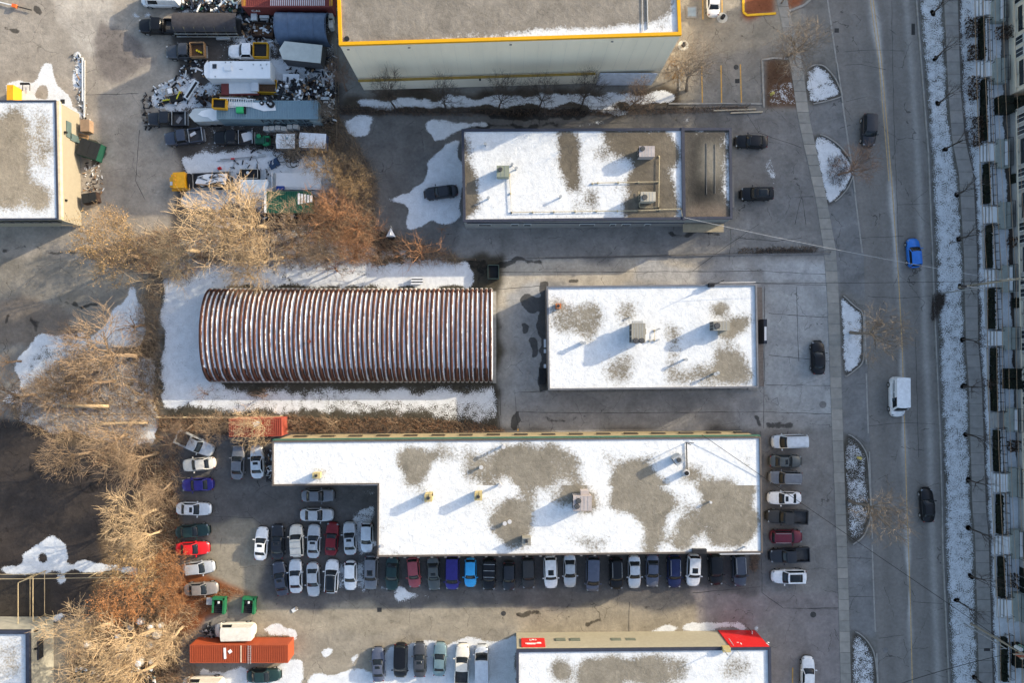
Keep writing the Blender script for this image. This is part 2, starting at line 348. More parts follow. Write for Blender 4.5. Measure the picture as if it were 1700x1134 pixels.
nz=NR.rand(*GX.shape); nz=blur(nz,1); snow=np.where(snow>.04,snow+(nz-.5)*.85*np.clip(snow,0,1)*(1.25-snow),snow)

far=(GX<-62)|(GX>1762)|(GY<-62)|(GY>1197); snow[far]=.3
ext=paint(SX,SY,0.0,[
  (1,[(866,500),(878,490),(896,494),(897,512),(882,520),(870,512)]),(1,[(862,535),(868,530),(878,540),(874,556),(866,556)]),(1,[(880,566),(886,562),(892,578),(888,590),(882,584)]),
  (1,rect(895,470,911,650)),(.8,[(890,640),(905,590),(905,648)]),(1,[(945,463),(960,462),(960,472),(946,472)]),(.9,[(850,690),(862,680),(862,712),(852,712)]),  # long strip: shade along the central building's west wall put into the colour
  (.6,[(888,690),(1000,694),(1000,698),(900,700)]),(.7,[(1250,690),(1262,688),(1264,712),(1256,712)]),(.7,[(1270,700),(1320,700),(1320,712),(1270,712)]),
  (.9,[(50,5),(66,10),(75,20),(70,26),(58,18)]),(.9,[(4,35),(14,36),(22,48),(36,50),(30,56),(20,54),(10,44)]),(.42,[(165,50),(200,45),(225,80),(245,75),(245,108),(180,110),(160,85)]),
  (.5,[(235,150),(250,160),(255,210),(240,215),(232,185)]),(.7,[(140,230),(165,235),(180,260),(150,275)]),
  (.8,[(100,500),(130,500),(165,503),(172,512),(150,508),(110,508)]),(.8,[(8,525),(16,522),(14,540),(6,540)]),(.6,[(45,520),(70,530),(70,560),(62,560)]),
  (.7,[(0,408),(80,410),(130,420),(120,424),(60,416),(0,414)]),(.7,[(570,370),(660,395),(660,430),(600,430)]),
  (.8,[(1064,1006),(1080,1004),(1090,1008),(1075,1014)]),(.8,[(970,1028),(1000,1028),(1000,1036),(975,1036)]),(.7,[(850,1012),(900,1020),(905,1028),(870,1026)]),(.6,[(1060,1040),(1075,1040),(1075,1046),(1060,1044)]),
  (.7,rect(767,205,930,214)),(.8,[(780,180),(1000,182),(960,196),(860,200),(780,192)]),(.5,[(1130,200),(1200,195),(1250,200),(1200,208)]),
  (.7,[(1100,384),(1200,386),(1200,392),(1110,392)]),(.8,[(1245,414),(1350,412),(1352,420),(1250,422)]),(.8,[(780,432),(900,430),(905,436),(800,446)]),
  (.6,[(640,440),(830,435),(800,460),(790,480),(782,450)]),
  (.5,[(60,740),(200,800),(180,830),(40,790)]),(.6,[(700,640),(820,635),(820,640),(700,648)]),
 ],1)
fine=paint(GX,GY,0.5,[(1,strip(RC,HX,-60,1300,30,2,0)),(.9,ISL[3]),(.8,ISL[4]),(.85,[(266,430),(345,430),(345,640),(266,680)]),(.85,rect(345,636,835,705)),(.6,rect(345,425,790,480)),(.6,rect(300,240,560,350))],2)
def toXYZ(PX,PY,h=0):
    s=(HC-h)/F; return np.stack([(PX-CX)*s,(CY-PY)*s,np.full(PX.shape,float(h))],-1)
stru(sheet('ground',toXYZ(GX,GY),snow,tone,GM,extra=ext,fine=fine))
# road ------------------------------------------------------------
ys=np.arange(-400,1610,3.0); us=np.linspace(0,1,45)
lx=np.interp(ys,[a for a,b in LC],[b for a,b in LC]); rx=np.interp(ys,[a for a,b in RC],[b for a,b in RC])
RX=lx[:,None]*(1-us)+rx[:,None]*us; RY=np.repeat(ys[:,None],len(us),1)
rt=np.zeros(RX.shape+(3,)); rt[:]=(.18,.172,.168)
CL=[(-400,1430),(0,1447),(102,1461),(290,1477),(459,1489),(570,1495),(841,1503),(972,1508),(1134,1512),(1600,1530)]
cl=np.interp(ys,[a for a,b in CL],[b for a,b in CL])[:,None]
wv=4+2*np.sin(RY/23.)+1.5*np.sin(RY/61.+1)
salt=np.exp(-((RX-cl-1)/wv)**2)*(.55+.35*np.sin(RY/47.)); salt=np.clip(salt,0,1)
edge=np.exp(-((RX-rx[:,None]+14)/6.)**2)*.5
trk=.06*np.sin((RX-lx[:,None])/125*math.pi*8)
rt=rt*(1+trk)[...,None]+(salt*.30+edge*.20)[...,None]*np.array([1,1,1.02])
XY=toXYZ(RX,RY); XY[...,2]=.004
stru(sheet('road',XY,np.zeros(RX.shape),rt,sheetmat('road_asphalt',grain=22,gvar=.14,stain=.10,cscale=.16,frost=.05,lovar=.6)))
paintY=M('road_paint_yellow',(.50,.33,.14),var=.3,scale=3); paintO=M('parking_paint',(.55,.32,.08),var=.35,scale=3)
conc=M('concrete',(.30,.285,.26),var=.22,scale=1.3,bump=.2); concd=M('concrete_dark',(.17,.165,.16),var=.25,scale=1.3,bump=.2)
def flat(name,poly,mat,z=.009,parent=None):
    b=MB(); n=len(poly); b.add([W(*p)[:2]+(z,) if False else (W(*p).x,W(*p).y,z) for p in poly],[tuple(range(n))])
    a=sum(poly[i][0]*poly[(i+1)%n][1]-poly[(i+1)%n][0]*poly[i][1] for i in range(n))
    if a>0: b.f=[tuple(reversed(f)) for f in b.f]
    return b.build(name,mat,parent)
def lstrip(name,tab,y0,y1,dx,wd,mat,z=.009,n=40):
    b=MB(); 
    for i in range(n+1):
        y=y0+(y1-y0)*i/n; x=interp(tab,y)+dx; p=W(x,y); b.v+= [(p.x-wd/2,p.y,z),(p.x+wd/2,p.y,z)]
    for i in range(n): b.f.append((2*i+2,2*i+3,2*i+1,2*i)) ; b.m.append(0)
    return b.build(name,mat)
stru(lstrip('lane_line',CL,-60,1200,2.5,.12,paintY)); stru(lstrip('lane_line',CL,-60,300,-2+-.0,.10,paintY))
seam=M('pavement_seam',(.045,.043,.042),var=.3)
def seamln(pts,wd=.06,z=.010,name='pavement_seam'):
    b=MB(); 
    P=[W(*p) for p in pts]; Q=[]
    for a,c in zip(P,P[1:]):
        k=max(1,int((c-a).length/1.0))
        for i in range(k):
            q=a.lerp(c,i/k); Q.append(q+Vector((rnd.uniform(-.05,.05),rnd.uniform(-.05,.05),0)))
    Q.append(P[-1])
    for i,p in enumerate(Q):
        d=(Q[min(i+1,len(Q)-1)]-Q[max(i-1,0)]).normalized(); n=Vector((-d.y,d.x,0))*wd*rnd.uniform(.3,.7); b.v+=[(p+n)[:2]+(z,) if False else ((p+n).x,(p+n).y,z),((p-n).x,(p-n).y,z)]
    for i in range(len(Q)-1): b.f.append((2*i,2*i+1,2*i+3,2*i+2)); b.m.append(0)
    return stru(b.build(name,seam))
for s in [[(820,478),(830,480),(905,474)],[(820,478),(822,650),(830,710)],[(905,650),(855,652),(857,690),(862,712)],[(830,645),(831,690)],[(858,684),(1000,686),(1260,684),(1390,688)],[(905,478),(1256,470),(1380,474)],[(830,452),(1258,450),(1380,456)],
          [(1269,475),(1268,712)],[(1150,450),(1190,420),(1260,372)],[(1210,432),(1214,395),(1212,378)],[(1262,716),(1265,985)],[(1265,985),(1300,1010),(1390,1012)],[(1150,985),(1262,975)],[(1320,372),(1330,326),(1350,326)],[(1338,372),(1332,330)],
          [(1045,1000),(1044,1058)],[(140,157),(230,155)],[(1240,190),(1260,220),(1330,245)],[(1225,395),(1290,400),(1330,395)],[(290,855),(420,860)],[(232,215),(225,300),(240,330)],[(1276,520),(1383,528)],[(1276,590),(1383,600)],[(1322,476),(1326,600)],[(1270,640),(1390,640)],
          [(1340,1010),(1395,1010)],[(1403,926),(1450,928)],[(1407,990),(1452,992)],[(1395,212),(1412,207)],[(1355,265),(1340,268)]]: seamln(s)
for s in [[(1400,85),(1450,82),(1500,84)],[(1402,108),(1430,106),(1470,115)],[(1405,168),(1440,160)],[(1440,492),(1490,495),(1545,492)],[(1440,707),(1500,702),(1556,705)],[(1420,395),(1500,392)],[(1480,0),(1484,200),(1492,420)],[(1520,560),(1525,760)],[(1459,1060),(1500,1055)],[(1490,340),(1540,338)],[(1516,1000),(1565,1003)]]: seamln(s,.045,.013,'road_crack')
# kerbs -------------------------------------------------------------
def kerb(tab,ranges,dx,wd=.16,h=.12,mat=conc,name='kerb'):
    for y0,y1 in ranges:
        b=MB(); n=max(1,int((y1-y0)/26))
        for i in range(n):
            ya=y0+(y1-y0)*i/n; yb=y0+(y1-y0)*(i+1)/n-.4
            a=W(interp(tab,ya)+dx,ya); c=W(interp(tab,yb)+dx,yb); b.quadbeam(a,c,wd,0,h)
        stru(b.build(name,mat))
kerb(RC,[(-60,1200)],3,.18,.14); kerb(RC,[(-60,1200)],6.5,.10,.02,concd)
for y0,y1 in ((170,420),(620,720),(905,1050),(-60,104)): kerb(LC,[(y0,y1)],-2,.20,.02,conc,'gutter')
kerb(LC,[(104,170),(258,320),(515,605),(750,895),(1085,1200)],-2,.18,.13)
def polykerb(pts,name='kerb',mat=conc,wd=.14,h=.12):
    b=MB()
    for a,c in zip(pts,pts[1:]): b.quadbeam(W(*a),W(*c),wd,0,h)
    return stru(b.build(name,mat))
for I in ISL[:5]: polykerb([p for p in I if p[0]>interp(WS1,p[1])+5])
yk=M('yellow_paint',(.75,.42,.02),var=.12,rough=.6)
polykerb([(1233,-60),(1234,20),(1240,25),(1288,22)],mat=yk,wd=.3); polykerb([(1310,18),(1335,8),(1365,-20)],mat=conc,wd=.3)
polykerb([(1268,178),(1265,99),(1285,96),(1318,98)],wd=.25); polykerb([(1110,172),(1265,172)],wd=.22); polykerb([(1110,115),(1114,105),(1124,107),(1128,120),(1128,150)],mat=conc,wd=.2)
# pavements: individual slabs ---------------------------------------
def pavement(name,t0,t1,y0,y1,step,mats,gapy=1.0,z=.05):
    root=bpy.data.objects.new(name,None); COL.objects.link(root); root['kind']='structure'; ORG[root.name]=(0,0,0)
    y=y0
    while y<y1:
        yb=min(y+step,y1); g=.35
        b=MB(); p=[W(interp(t0,y)+.5,y+g),W(interp(t1,y)-.5,y+g),W(interp(t1,yb)-.5,yb-g),W(interp(t0,yb)+.5,yb-g)]
        b.prism([q.to_2d() for q in p],.001,z+rnd.uniform(-.006,.006)); b.build('slab',mats[int(rnd.random()*len(mats))],root); y=yb
s1=[M('slab_a',(.28,.265,.235),var=.16,scale=1.1),M('slab_b',(.25,.24,.215),var=.16,scale=1.1),M('slab_c',(.31,.29,.255),var=.14,scale=1.1)]
s2=[M('slab_d',(.28,.265,.245),var=.16,scale=1.1),M('slab_e',(.26,.245,.23),var=.18,scale=1.1),M('slab_f',(.30,.28,.26),var=.14,scale=1.1)]
pavement('west_pavement',WS0,WS1,-60,1190,17.6,s1)
pavement('east_pavement',ES0,ES1,-60,1190,20.3,s2)
# parking lines & flat marks -----------------------------------------
pl=[]
for a,b_ in (((1165,110),(1166,172)),((1197,108),(1198,172)),((1229,106),(1231,172)),((1166,-60),(1167,32)),((1198,-60),(1199,30)),((1316,1109),(1315,1200)),((860,716),(860,712))):
    b=MB(); b.quadbeam(W(*a),W(*b_),.16,.002,.010); stru(b.build('parking_line',paintO))
dk=M('dark_metal',(.03,.03,.032),rough=.5,metal=.5,var=.3)
def disc(px,py,r,name,lab,cat,mat=dk,h=.02,n=18,grp=None):
    b=MB(); p=W(px,py); b.cyl((p.x,p.y,.003),r,h,n); b.cyl((p.x,p.y,.003+h),r*.82,.01,n); return tagg(b.build(name,mat,origin=(p.x,p.y,0)),lab,cat,grp)
iron=M('cast_iron',(.06,.058,.055),rough=.6,metal=.3,var=.4,scale=9)
disc(1350,1021,.42,'manhole_cover','round manhole cover in the asphalt right of the red-cornered building','manhole cover',iron)
disc(1366,672,.5,'manhole_cover','round manhole cover near the bottom corner of the front parking apron','manhole cover',concd)
disc(1222,111,.35,'manhole_cover','small round manhole cover between the yellow lines of the upper parking bays','manhole cover',iron)
disc(1470,1080,.38,'manhole_cover','round manhole cover set in the road near the bottom of the picture','manhole cover',concd)
disc(836,1019,.35,'manhole_cover','round manhole cover in the sunlit lane behind the row of cars','manhole cover',iron)
def drain(px,py,lab,wx=.62,wy=.62):
    p=W(px,py); t=thing('storm_drain',lab,'drain',(p.x,p.y,0))
    b=MB(); b.box((p.x,p.y,.008),(wx,wy,.012)); b.build('frame',iron,t)
    b=MB(); 
    for i in range(6): b.box((p.x-wx*.4+wx*.8*i/5,p.y,.018),(.03,wy*.85,.012))
    b.build('grate',dk,t)
drain(1224,134,'black square storm drain beside the rightmost yellow parking line'); drain(1389,50,'square storm drain in the west gutter of the road near the top')
drain(630,1013,'square storm drain in the sunlit lane below the parked cars'); drain(1516,48,'long dark storm drain against the east kerb near the top',.5,1.6); drain(104,168,'small square drain beside the beige building roof corner')
# ================================================================ BUILDINGS
snowm=M('snow',(.72,.725,.73),var=.05,scale=2,bump=.3,bscale=6,rough=.85)
def quadsheet(name,q,h,base,tonec,ops,parent,step=.25,k=6,tops=(),z=0,wa=3):
    """q: px corners NW,NE,SE,SW at height h"""
    c=[W(*p,h) for p in q]; nx=max(2,int((c[1]-c[0]).length/step)); ny=max(2,int((c[3]-c[0]).length/step))
    u=np.linspace(0,1,nx)[None,:,None]; v=np.linspace(0,1,ny)[:,None,None]; A=[np.array(p) for p in c]; Q=[np.array(p,float) for p in q]
    XYZ=(A[0]*(1-u)+A[1]*u)*(1-v)+(A[3]*(1-u)+A[2]*u)*v; XYZ[...,2]=h+z
    P=(Q[0]*(1-u)+Q[1]*u)*(1-v)+(Q[3]*(1-u)+Q[2]*u)*v
    X,Y=warp(P[...,0],P[...,1],wa,9.)
    return sheet(name,XYZ,paint(X,Y,base,ops,k),paint3(X,Y,tonec,list(tops),k),RM,parent)
def building(name,label,cat,poly,h,wallm,capm,par=.35,pw=.3,base=0,ground=None,inset=0):
    """poly px at roof height"""
    P=[W(*p,h) for p in poly]; c=sum(P,Vector())/len(P)
    t=thing(name,label,cat,(c.x,c.y,0)); a=sum(P[i].x*P[(i+1)%len(P)].y-P[(i+1)%len(P)].x*P[i].y for i in range(len(P)))
    if a<0: P=P[::-1]
    b=MB(); b.prism([p.to_2d() for p in P],-.05,h-.02); b.build('wall',wallm,t)
    n=len(P)
    if par:
        def off(d):
            out=[]
            for i in range(n):
                p0,p1,p2=P[i-1],P[i],P[(i+1)%n]; d1=(p1-p0).to_2d().normalized(); d2=(p2-p1).to_2d().normalized()
                n1=Vector((d1.y,-d1.x)); n2=Vector((d2.y,-d2.x)); m=(n1+n2); m=m/max(m.length_squared/2,.3) if m.length>0 else n1
                out.append(p1.to_2d()+m*d)
            return out
        o=off(.06); i_=off(-pw); b=MB()
        for k in range(n):
            j=(k+1)%n; vs=[(o[k].x,o[k].y,h-.15),(o[j].x,o[j].y,h-.15),(i_[j].x,i_[j].y,h-.15),(i_[k].x,i_[k].y,h-.15)]
            vs+=[(x,y,h+par) for x,y,_ in vs]
            b.add(vs,[(0,1,5,4),(2,3,7,6),(4,5,6,7),(3,2,1,0)])
        b.build('parapet',capm,t)
    return t
def wallbox(px0,px1,py,h,z0,z1,face,thick=.05,name='window',mat=None,parent=None,out=.03):
    """box on a wall; px along x at height h plane; face 'S' or 'N' at roof-edge py"""
    a=W(px0,py,h); b_=W(px1,py,h); y=a.y+(-out if face=='S' else out)
    b=MB(); b.box(((a.x+b_.x)/2,(a.y+b_.y)/2+(-out if face=='S' else out),(z0+z1)/2),(b_.x-a.x,thick,z1-z0)); return b.build(name,mat,parent)
def vent(px,py,h,parent,r=.12,hh=.7,mat=None,cap=True):
    p=W(px,py,h); b=MB(); b.cyl((p.x,p.y,h),r,hh,10)
    if cap: b.cyl((p.x,p.y,h+hh),r*1.7,.12,10)
    return b.build('vent_pipe',mat or galv,parent)
galv=M('galvanised_metal',(.42,.43,.43),rough=.5,metal=.6,var=.2,scale=3)
glass=M('dark_glass',(.02,.025,.03),rough=.08,var=.3,spec=.8)
black=M('black_rubber',(.015,.015,.016),rough=.7,var=.3)
# roof units --------------------------------------------------------
def rtu(px,py,wpx,dpx,h,label,hh=1.7,fans=((0,0,.45),),mat=None,rz=0,side=None,cat='roof unit',hood=None,name='rooftop_unit',curb=.35):
    m=mat or M('unit_beige',(.27,.255,.215),rough=.55,var=.12,metal=.2)
    p=W(px,py,h+hh+curb); t=thing(name,label,cat,(0,0,0)); t.location=(p.x,p.y,h); ORG[t.name]=(0,0,0); t.rotation_euler=(0,0,rz)
    s=(HC-h-hh)/F; wx,dy=wpx*s,dpx*s
    b=MB(); b.box((0,0,curb/2),(wx*.92,dy*.92,curb)); b.build('curb',galv,t)
    b=MB(); b.box((0,0,curb+hh/2),(wx,dy,hh)); b.box((0,0,curb+hh+.02),(wx+.06,dy+.06,.04)); 
    for i in range(3): b.box((-wx/2-.01,-dy/2+dy*(i+.5)/3,curb+hh*.5),(.03,dy*.25,hh*.7),0,1)
    b.build('cabinet',[m,dk],t)
    for i in range(2 if wx<1.6 else 4):
        b=MB(); b.box((-wx/2+wx*(i+1)/(3 if wx<1.6 else 5),0,curb+hh+.05),(.03,dy*.96,.025)); b.build('top_seam',galv,t)
    for fx_,fy_,fr in fans:
        x=fx_*wx;y=fy_*dy
        b=MB(); b.cyl((x,y,curb+hh+.04),fr,.14,20); f=b.build('fan_shroud',M('fan_dark',(.02,.02,.022),rough=.5),t)
        b=MB(); 
        for k in range(4): b.box((x,y,curb+hh+.19),(fr*1.8,.13,.02),k*math.pi/4+.3)
        b.cyl((x,y,curb+hh+.18),fr*.22,.05,10)
        b.build('fan_blade',M('fan_grey',(.12,.12,.12),rough=.5,metal=.5),f)
    if side:
        sx,sy,sw,sd_,sh=side; b=MB(); b.box((sx*wx,sy*dy,curb+sh/2),(sw*wx,sd_*dy,sh)); b.build('side_duct',m,t)
    if hood:
        hx,hy,hw,hd=hood; b=MB(); b.box((hx*wx,hy*dy,curb+hh*.6),(hw*wx,hd*dy,.5)); b.build('intake_hood',galv,t)
    return t
def gaspipe(pts,h,parent,r=.05,z=.22,name='gas_pipe',mat=None):
    b=MB(); P=[W(*p,h)+Vector((0,0,z)) for p in pts]; b.tube(P,r,6)
    for a,c in zip(P,P[1:]):
        k=int((c-a).length/2.5)
        for i in range(k+1):
            q=a.lerp(c,i/max(1,k)); b.box((q.x,q.y,h+.08),(.18,.25,.16))
    return b.build(name,mat or M('pipe_tan',(.42,.36,.24),rough=.6),parent)
grav=(.20,.165,.13); grav2=(.115,.102,.085); gravL=(.185,.172,.15)
# --- 1 warehouse with yellow trim
h=13.9; wallbeige=M('beige_panel',(.76,.69,.55),var=.05,scale=.4,rough=.7,stretch=(1,1,.2))
Q1=[(556,-160),(1121,-160),(1130,58),(564,75)]
t=building('warehouse','tall beige warehouse with gravel roof and bright yellow edge trim','warehouse',Q1,h,wallbeige,M('yellow_trim',(.62,.31,.008),var=.05,rough=.5),par=.25,pw=.32)
b=quadsheet('roof',Q1,h,0.02,(.185,.172,.158),[(.62,[(640,62),(760,54),(840,44),(990,40),(1128,25),(1130,70),(560,78)]),(.98,[(848,52),(990,44),(1060,42),(1128,30),(1130,66),(848,70)]),(.75,rect(1085,20,1130,60)),(1,rect(1112,-160,1135,60)),(.5,rect(566,-10,580,30)),(.35,[(700,40),(780,30),(790,50),(700,60)])],t)
b=MB(); q0=W(576,64,h); b.cyl((q0.x,q0.y,h),.3,.12,14); b.build('roof_drain',dk,t)
pa,pb=W(565.5,78,h),W(1130,61,h)
def atw(f,z,out=.05): p=pa.lerp(pb,f); return Vector((p.x,p.y-out,z))
b=MB(); a0,a1=atw(.0,4.2),atw(.78,4.2); b.quadbeam(a0+Vector((0,-.1,0)),a1+Vector((0,-.1,0)),.3,4.1,4.3); b.build('ledge',M('trim_brass',(.30,.20,.05),rough=.6),t)
for i in range(1,24):
    a0=atw(i/24,0); b=MB(); b.box((a0.x,a0.y,4.35+(h-4.6)/2),(.025,.03,h-4.8)); b.build('panel_joint',M('joint_beige',(.62,.58,.50)),t)
b=MB(); a0,a1=atw(.795,0),atw(.985,0); b.box(((a0.x+a1.x)/2,a0.y-.02,2.1),(a1.x-a0.x,.12,3.9)); b.build('shutter',M('pale_blue_panel',(.5,.55,.64),rough=.5),t)
b=MB(); a0=atw(.40,3.7,.2); b.box(a0,(.25,.3,.5)); b.build('wall_lamp',dk,t)
for f in (.02,.2,.5,.8): b=MB(); a0=atw(f,13.45,.1); b.box(a0,(.3,.12,.12)); b.build('bracket',concd,t)
s=MB(); p0,p1=W(1072,-160,h),W(1075,48,h); s.tube([p0+Vector((0,0,.1)),p1+Vector((0,0,.1))],.07,6); s.tube([p0+Vector((-.6,0,.1)),p1+Vector((-.6,-.3,.1))],.04,6); s.build('roof_pipe',galv,t)
# --- 2 two-part flat building
h=5.2; greyw=M('grey_wall',(.24,.25,.245),var=.12); navycap=M('dark_flashing',(.035,.04,.06),rough=.5,var=.2)
t=building('flat_roof_building','long flat-roofed unit with half-melted snow and a dark gravel bay at its east end','building',[(767,215),(1213,213),(1215,363),(770,368)],h,greyw,navycap,par=.18,pw=.28)
quadsheet('roof',[(767,215),(1132,213),(1134,364),(770,367)],h,.93,grav2,[(.05,[(922,218),(956,219),(957,250),(958,318),(947,322),(941,290),(928,276),(934,245)]),
  (.02,[(1003,213),(1030,219),(1112,222),(1122,240),(1118,300),(1124,362),(1040,362),(1038,345),(1050,322),(1042,300),(1058,270),(1035,250),(1005,245)]),(.5,[(985,245),(1010,245),(1012,262),(1000,270),(985,262)]),
  (.7,[(1094,285),(1112,272),(1124,270),(1124,300),(1112,306),(1098,300)]),(.1,[(768,285),(785,282),(790,335),(780,362),(768,365)]),(.4,[(767,225),(778,225),(780,285),(768,285)]),
  (.2,[(974,315),(990,317),(988,350),(978,350)]),(.1,[(950,338),(962,338),(962,350),(952,350)]),(.3,[(1015,312),(1035,312),(1030,322)]),(1,rect(1122,214,1134,330)),(.2,rect(1120,240,1128,270)),(.45,[(1010,225),(1030,222),(1040,262),(1020,268)])],t)
quadsheet('roof',[(1136,216),(1211,215),(1213,362),(1138,363)],h,.05,(.075,.07,.065),[(.85,[(1138,216),(1205,216),(1205,221),(1140,222)]),(.98,rect(1204,216,1213,362)),(.42,[(1180,222),(1204,222),(1203,300),(1192,340),(1180,300)]),(.3,[(1140,222),(1200,222),(1200,235),(1140,240)])],t,
  tops=[((.02,.02,.02),[(1148,222),(1165,225),(1168,300),(1160,340),(1140,360),(1148,300)]),((.02,.02,.02),[(1165,230),(1200,228),(1200,238),(1168,240)]),((.20,.19,.17),[(1166,240),(1180,240),(1180,300),(1166,300)]),((.17,.16,.14),[(1180,240),(1200,240),(1200,310),(1180,300)]),((.02,.02,.02),[(1160,300),(1196,300),(1190,330),(1150,345)]),((.15,.12,.10),rect(1140,345,1204,362))])
b=MB(); a0,a1=W(1133,212,h),W(1135,366,h); b.quadbeam(a0,a1,.42,h,h+.28); b.build('parapet',navycap,t)
for i in range(2): b=MB(); p=W(1173+i*14,280,h); b.box((p.x,p.y,h+.05),(.04,6.5+rnd.random(),.06)); b.build('roof_board',concd,t)
for x0,x1 in ((793,815),(848,862),(870,883),(965,991),(1017,1027),(1037,1052),(1076,1086)):
    f=wallbox(x0,x1,367,h,2.3,3.3,'S',.1,'window',M('window_frame_pale',(.5,.52,.5)),t,.04)
    wallbox(x0+1,x1-1,367,h,2.4,3.2,'S',.06,'pane',glass,f,.08)
b=MB(); p0,p1=W(1140,366,h),W(1213,364,h); b.box(((p0.x+p1.x)/2,p0.y-.55,2.7),(p1.x-p0.x-.3,1.1,.12)); b.build('canopy',M('timber_edge',(.30,.25,.17)),t)
b=MB(); p0,p1=W(775,368,h),W(1138,366,h); b.box(((p0.x+p1.x)/2,p0.y-.06,4.6),(p1.x-p0.x,.12,.08)); b.build('gutter',navycap,t)
b=MB(); p=W(1217,315,1.0); b.box((p.x,p.y,.5),(.35,5,1.0)); b.build('front_step',concd,t)
for x,y in ((806,241),(811,330),(930,328),(850,275),(857,281)): vent(x,y,h,t)
gaspipe([(846,290),(849,353),(1060,350),(1130,347),(1132,360)],h,t); gaspipe([(983,305),(992,304),(1094,302)],h,t); gaspipe([(1094,260),(1093,344),(1061,344),(1060,318)],h,t)
rtu(835,284,20,18,h,'pale green-grey roof unit with one fan on the snowy west half of the two-part roof',1.2,((-.22,.15,.28),),M('unit_green',(.21,.23,.18),rough=.5),curb=.3)
rtu(1074,251,25,17,h,'white-grey roof unit, upper one of the pair on the bare gravel of the two-part roof',1.3,((-.3,.25,.32),),M('unit_pink',(.36,.32,.31),rough=.5))
rtu(1076,326,24,15,h,'cream roof unit, lower one of the pair on the two-part roof, inside a pipe loop',1.3,((-.25,-.1,.36),),M('unit_cream',(.38,.35,.29),rough=.5),side=(.15,.1,.8,.9,.6))
# --- 3 central building
h=4.6; Q=[(908,476),(1255,472),(1258,643),(911,647)]
whcap=M('pale_flashing',(.45,.45,.46),rough=.5,var=.1)
t=building('central_building','snow-covered flat-roofed building in the middle with two large roof units','building',Q,h,M('brown_block_wall',(.16,.14,.125),var=.2,scale=3),M('steel_flashing',(.16,.165,.18),rough=.5,metal=.3),par=.22,pw=.16)
quadsheet('roof',[(909,477),(1254,473),(1257,642),(912,646)],h,.97,gravL,[(.55,[(915,528),(932,510),(955,505),(985,502),(998,500),(1002,545),(985,553),(950,552),(917,552)]),(.45,[(975,505),(1000,502),(990,535),(978,530)]),(.55,[(1025,502),(1055,500),(1052,520),(1055,532),(1035,545),(1028,530)]),(.4,[(1000,602),(1035,590),(1047,600),(1048,625),(1035,640),(1012,622)]),(.55,[(1000,600),(1048,585),(1050,640),(1010,638)]),
  (.45,[(1100,538),(1130,545),(1128,570),(1110,565),(1104,640),(1122,640),(1122,570)]),(.35,[(1117,570),(1123,570),(1124,635),(1119,635)]),(.55,[(1120,612),(1175,606),(1190,600),(1190,640),(1122,640)]),(.38,[(1185,575),(1242,585),(1244,638),(1192,639)]),(.2,[(1190,600),(1210,605),(1215,638),(1192,638)]),
  (.10,[(1185,506),(1202,500),(1206,520),(1192,528),(1180,520)]),(.12,[(1205,540),(1240,518),(1243,540),(1232,552),(1212,560),(1190,558)]),(.3,[(912,490),(930,492),(940,510),(915,520)]),(.35,[(960,545),(985,545),(988,568),(965,560)])],t,wa=5)
b=MB(); p0,p1=W(911,649,.6),W(1258,645,.6); b.quadbeam(p0,p1,.55,0,.5); b.build('plinth',M('plinth_concrete',(.20,.195,.185),var=.25,scale=2),t)
for k in range(11): b=MB(); a0=p0.lerp(p1,(k+.5)/11); b.box((a0.x,a0.y,.55),(.12,.5,.12)); b.build('bollard_cap',concd,t)
p0,p1=W(1263,476,1.1),W(1266,642,1.1); b=MB(); b.quadbeam(p0,p1,.95,0,.3); b.build('front_step',M('paver_brown',(.20,.165,.14),var=.25,scale=3),t)
b=MB(); a0=p0.lerp(p1,.45); b.box((a0.x+.1,a0.y,1.2),(.45,3.4,2.1)); s=b.build('entrance_porch',M('navy_metal',(.03,.035,.05),rough=.4),t); b=MB(); b.box((a0.x+.1,a0.y-.3,2.27),(.3,1.9,.05)); b.build('snow_cap',snowm,s)
b=MB(); p=W(1179,474,h); b.box((p.x,p.y,h+.4),(.7,.5,.8)); b.tube([(p.x+.2,p.y,h+1.3),(p.x+1.5,p.y+.6,h+1.2)],.05,6); b.tube([(p.x,p.y,h),(p.x,p.y,h+2.6)],.05,6); b.build('service_mast',dk,t)
b=MB(); a0,a1=W(1195,469,h),W(1256,468,h); b.quadbeam(a0,a1,.12,h-.4,h-.3); b.build('rail',whcap,t)
for y in (570,608,583): b=MB(); p=W(907,y,h); b.box((p.x-.15,p.y,h-.6),(.3,.5 if y!=570 else 1.1,.3)); b.build('wall_lamp',whcap,t)
b=MB(); p=W(900,625,0); b.box((p.x,p.y,.5),(.9,2.2,1)); b.build('meter_cabinet',dk,t)
for x,y in ((964,569),(969,570),(1136,597),(1184,621),(1188,619)): vent(x,y,h,t,.14,1.0)
for x,y in ((1094,546),(1093,564),(1079,566),(1045,527)): vent(x,y,h,t,.08,.25)
gaspipe([(1078,566),(1086,565),(1086,549),(1094,546)],h,t,.04); 
rtu(1060,553,22,32,h,'tall grey roof unit with two black fans, on the snowy central roof',1.9,((-.22,-.4,.36),(.24,-.4,.36)),hood=(0,.55,.8,.18),side=(.62,.1,.25,.3,.5))
rtu(1198,541,26,15,h,'wide grey roof unit with one black fan beside bare gravel on the central roof',1.8,((-.3,0,.40),),hood=None,side=(.28,-.75,.5,.5,.7))
rtu(927,508,8.5,8,h,'small orange-brown vent box at the northwest corner of the central roof',.8,((0,0,.18),),M('rust_box',(.42,.14,.05),rough=.6),name='roof_vent_box',cat='roof vent',curb=.2)
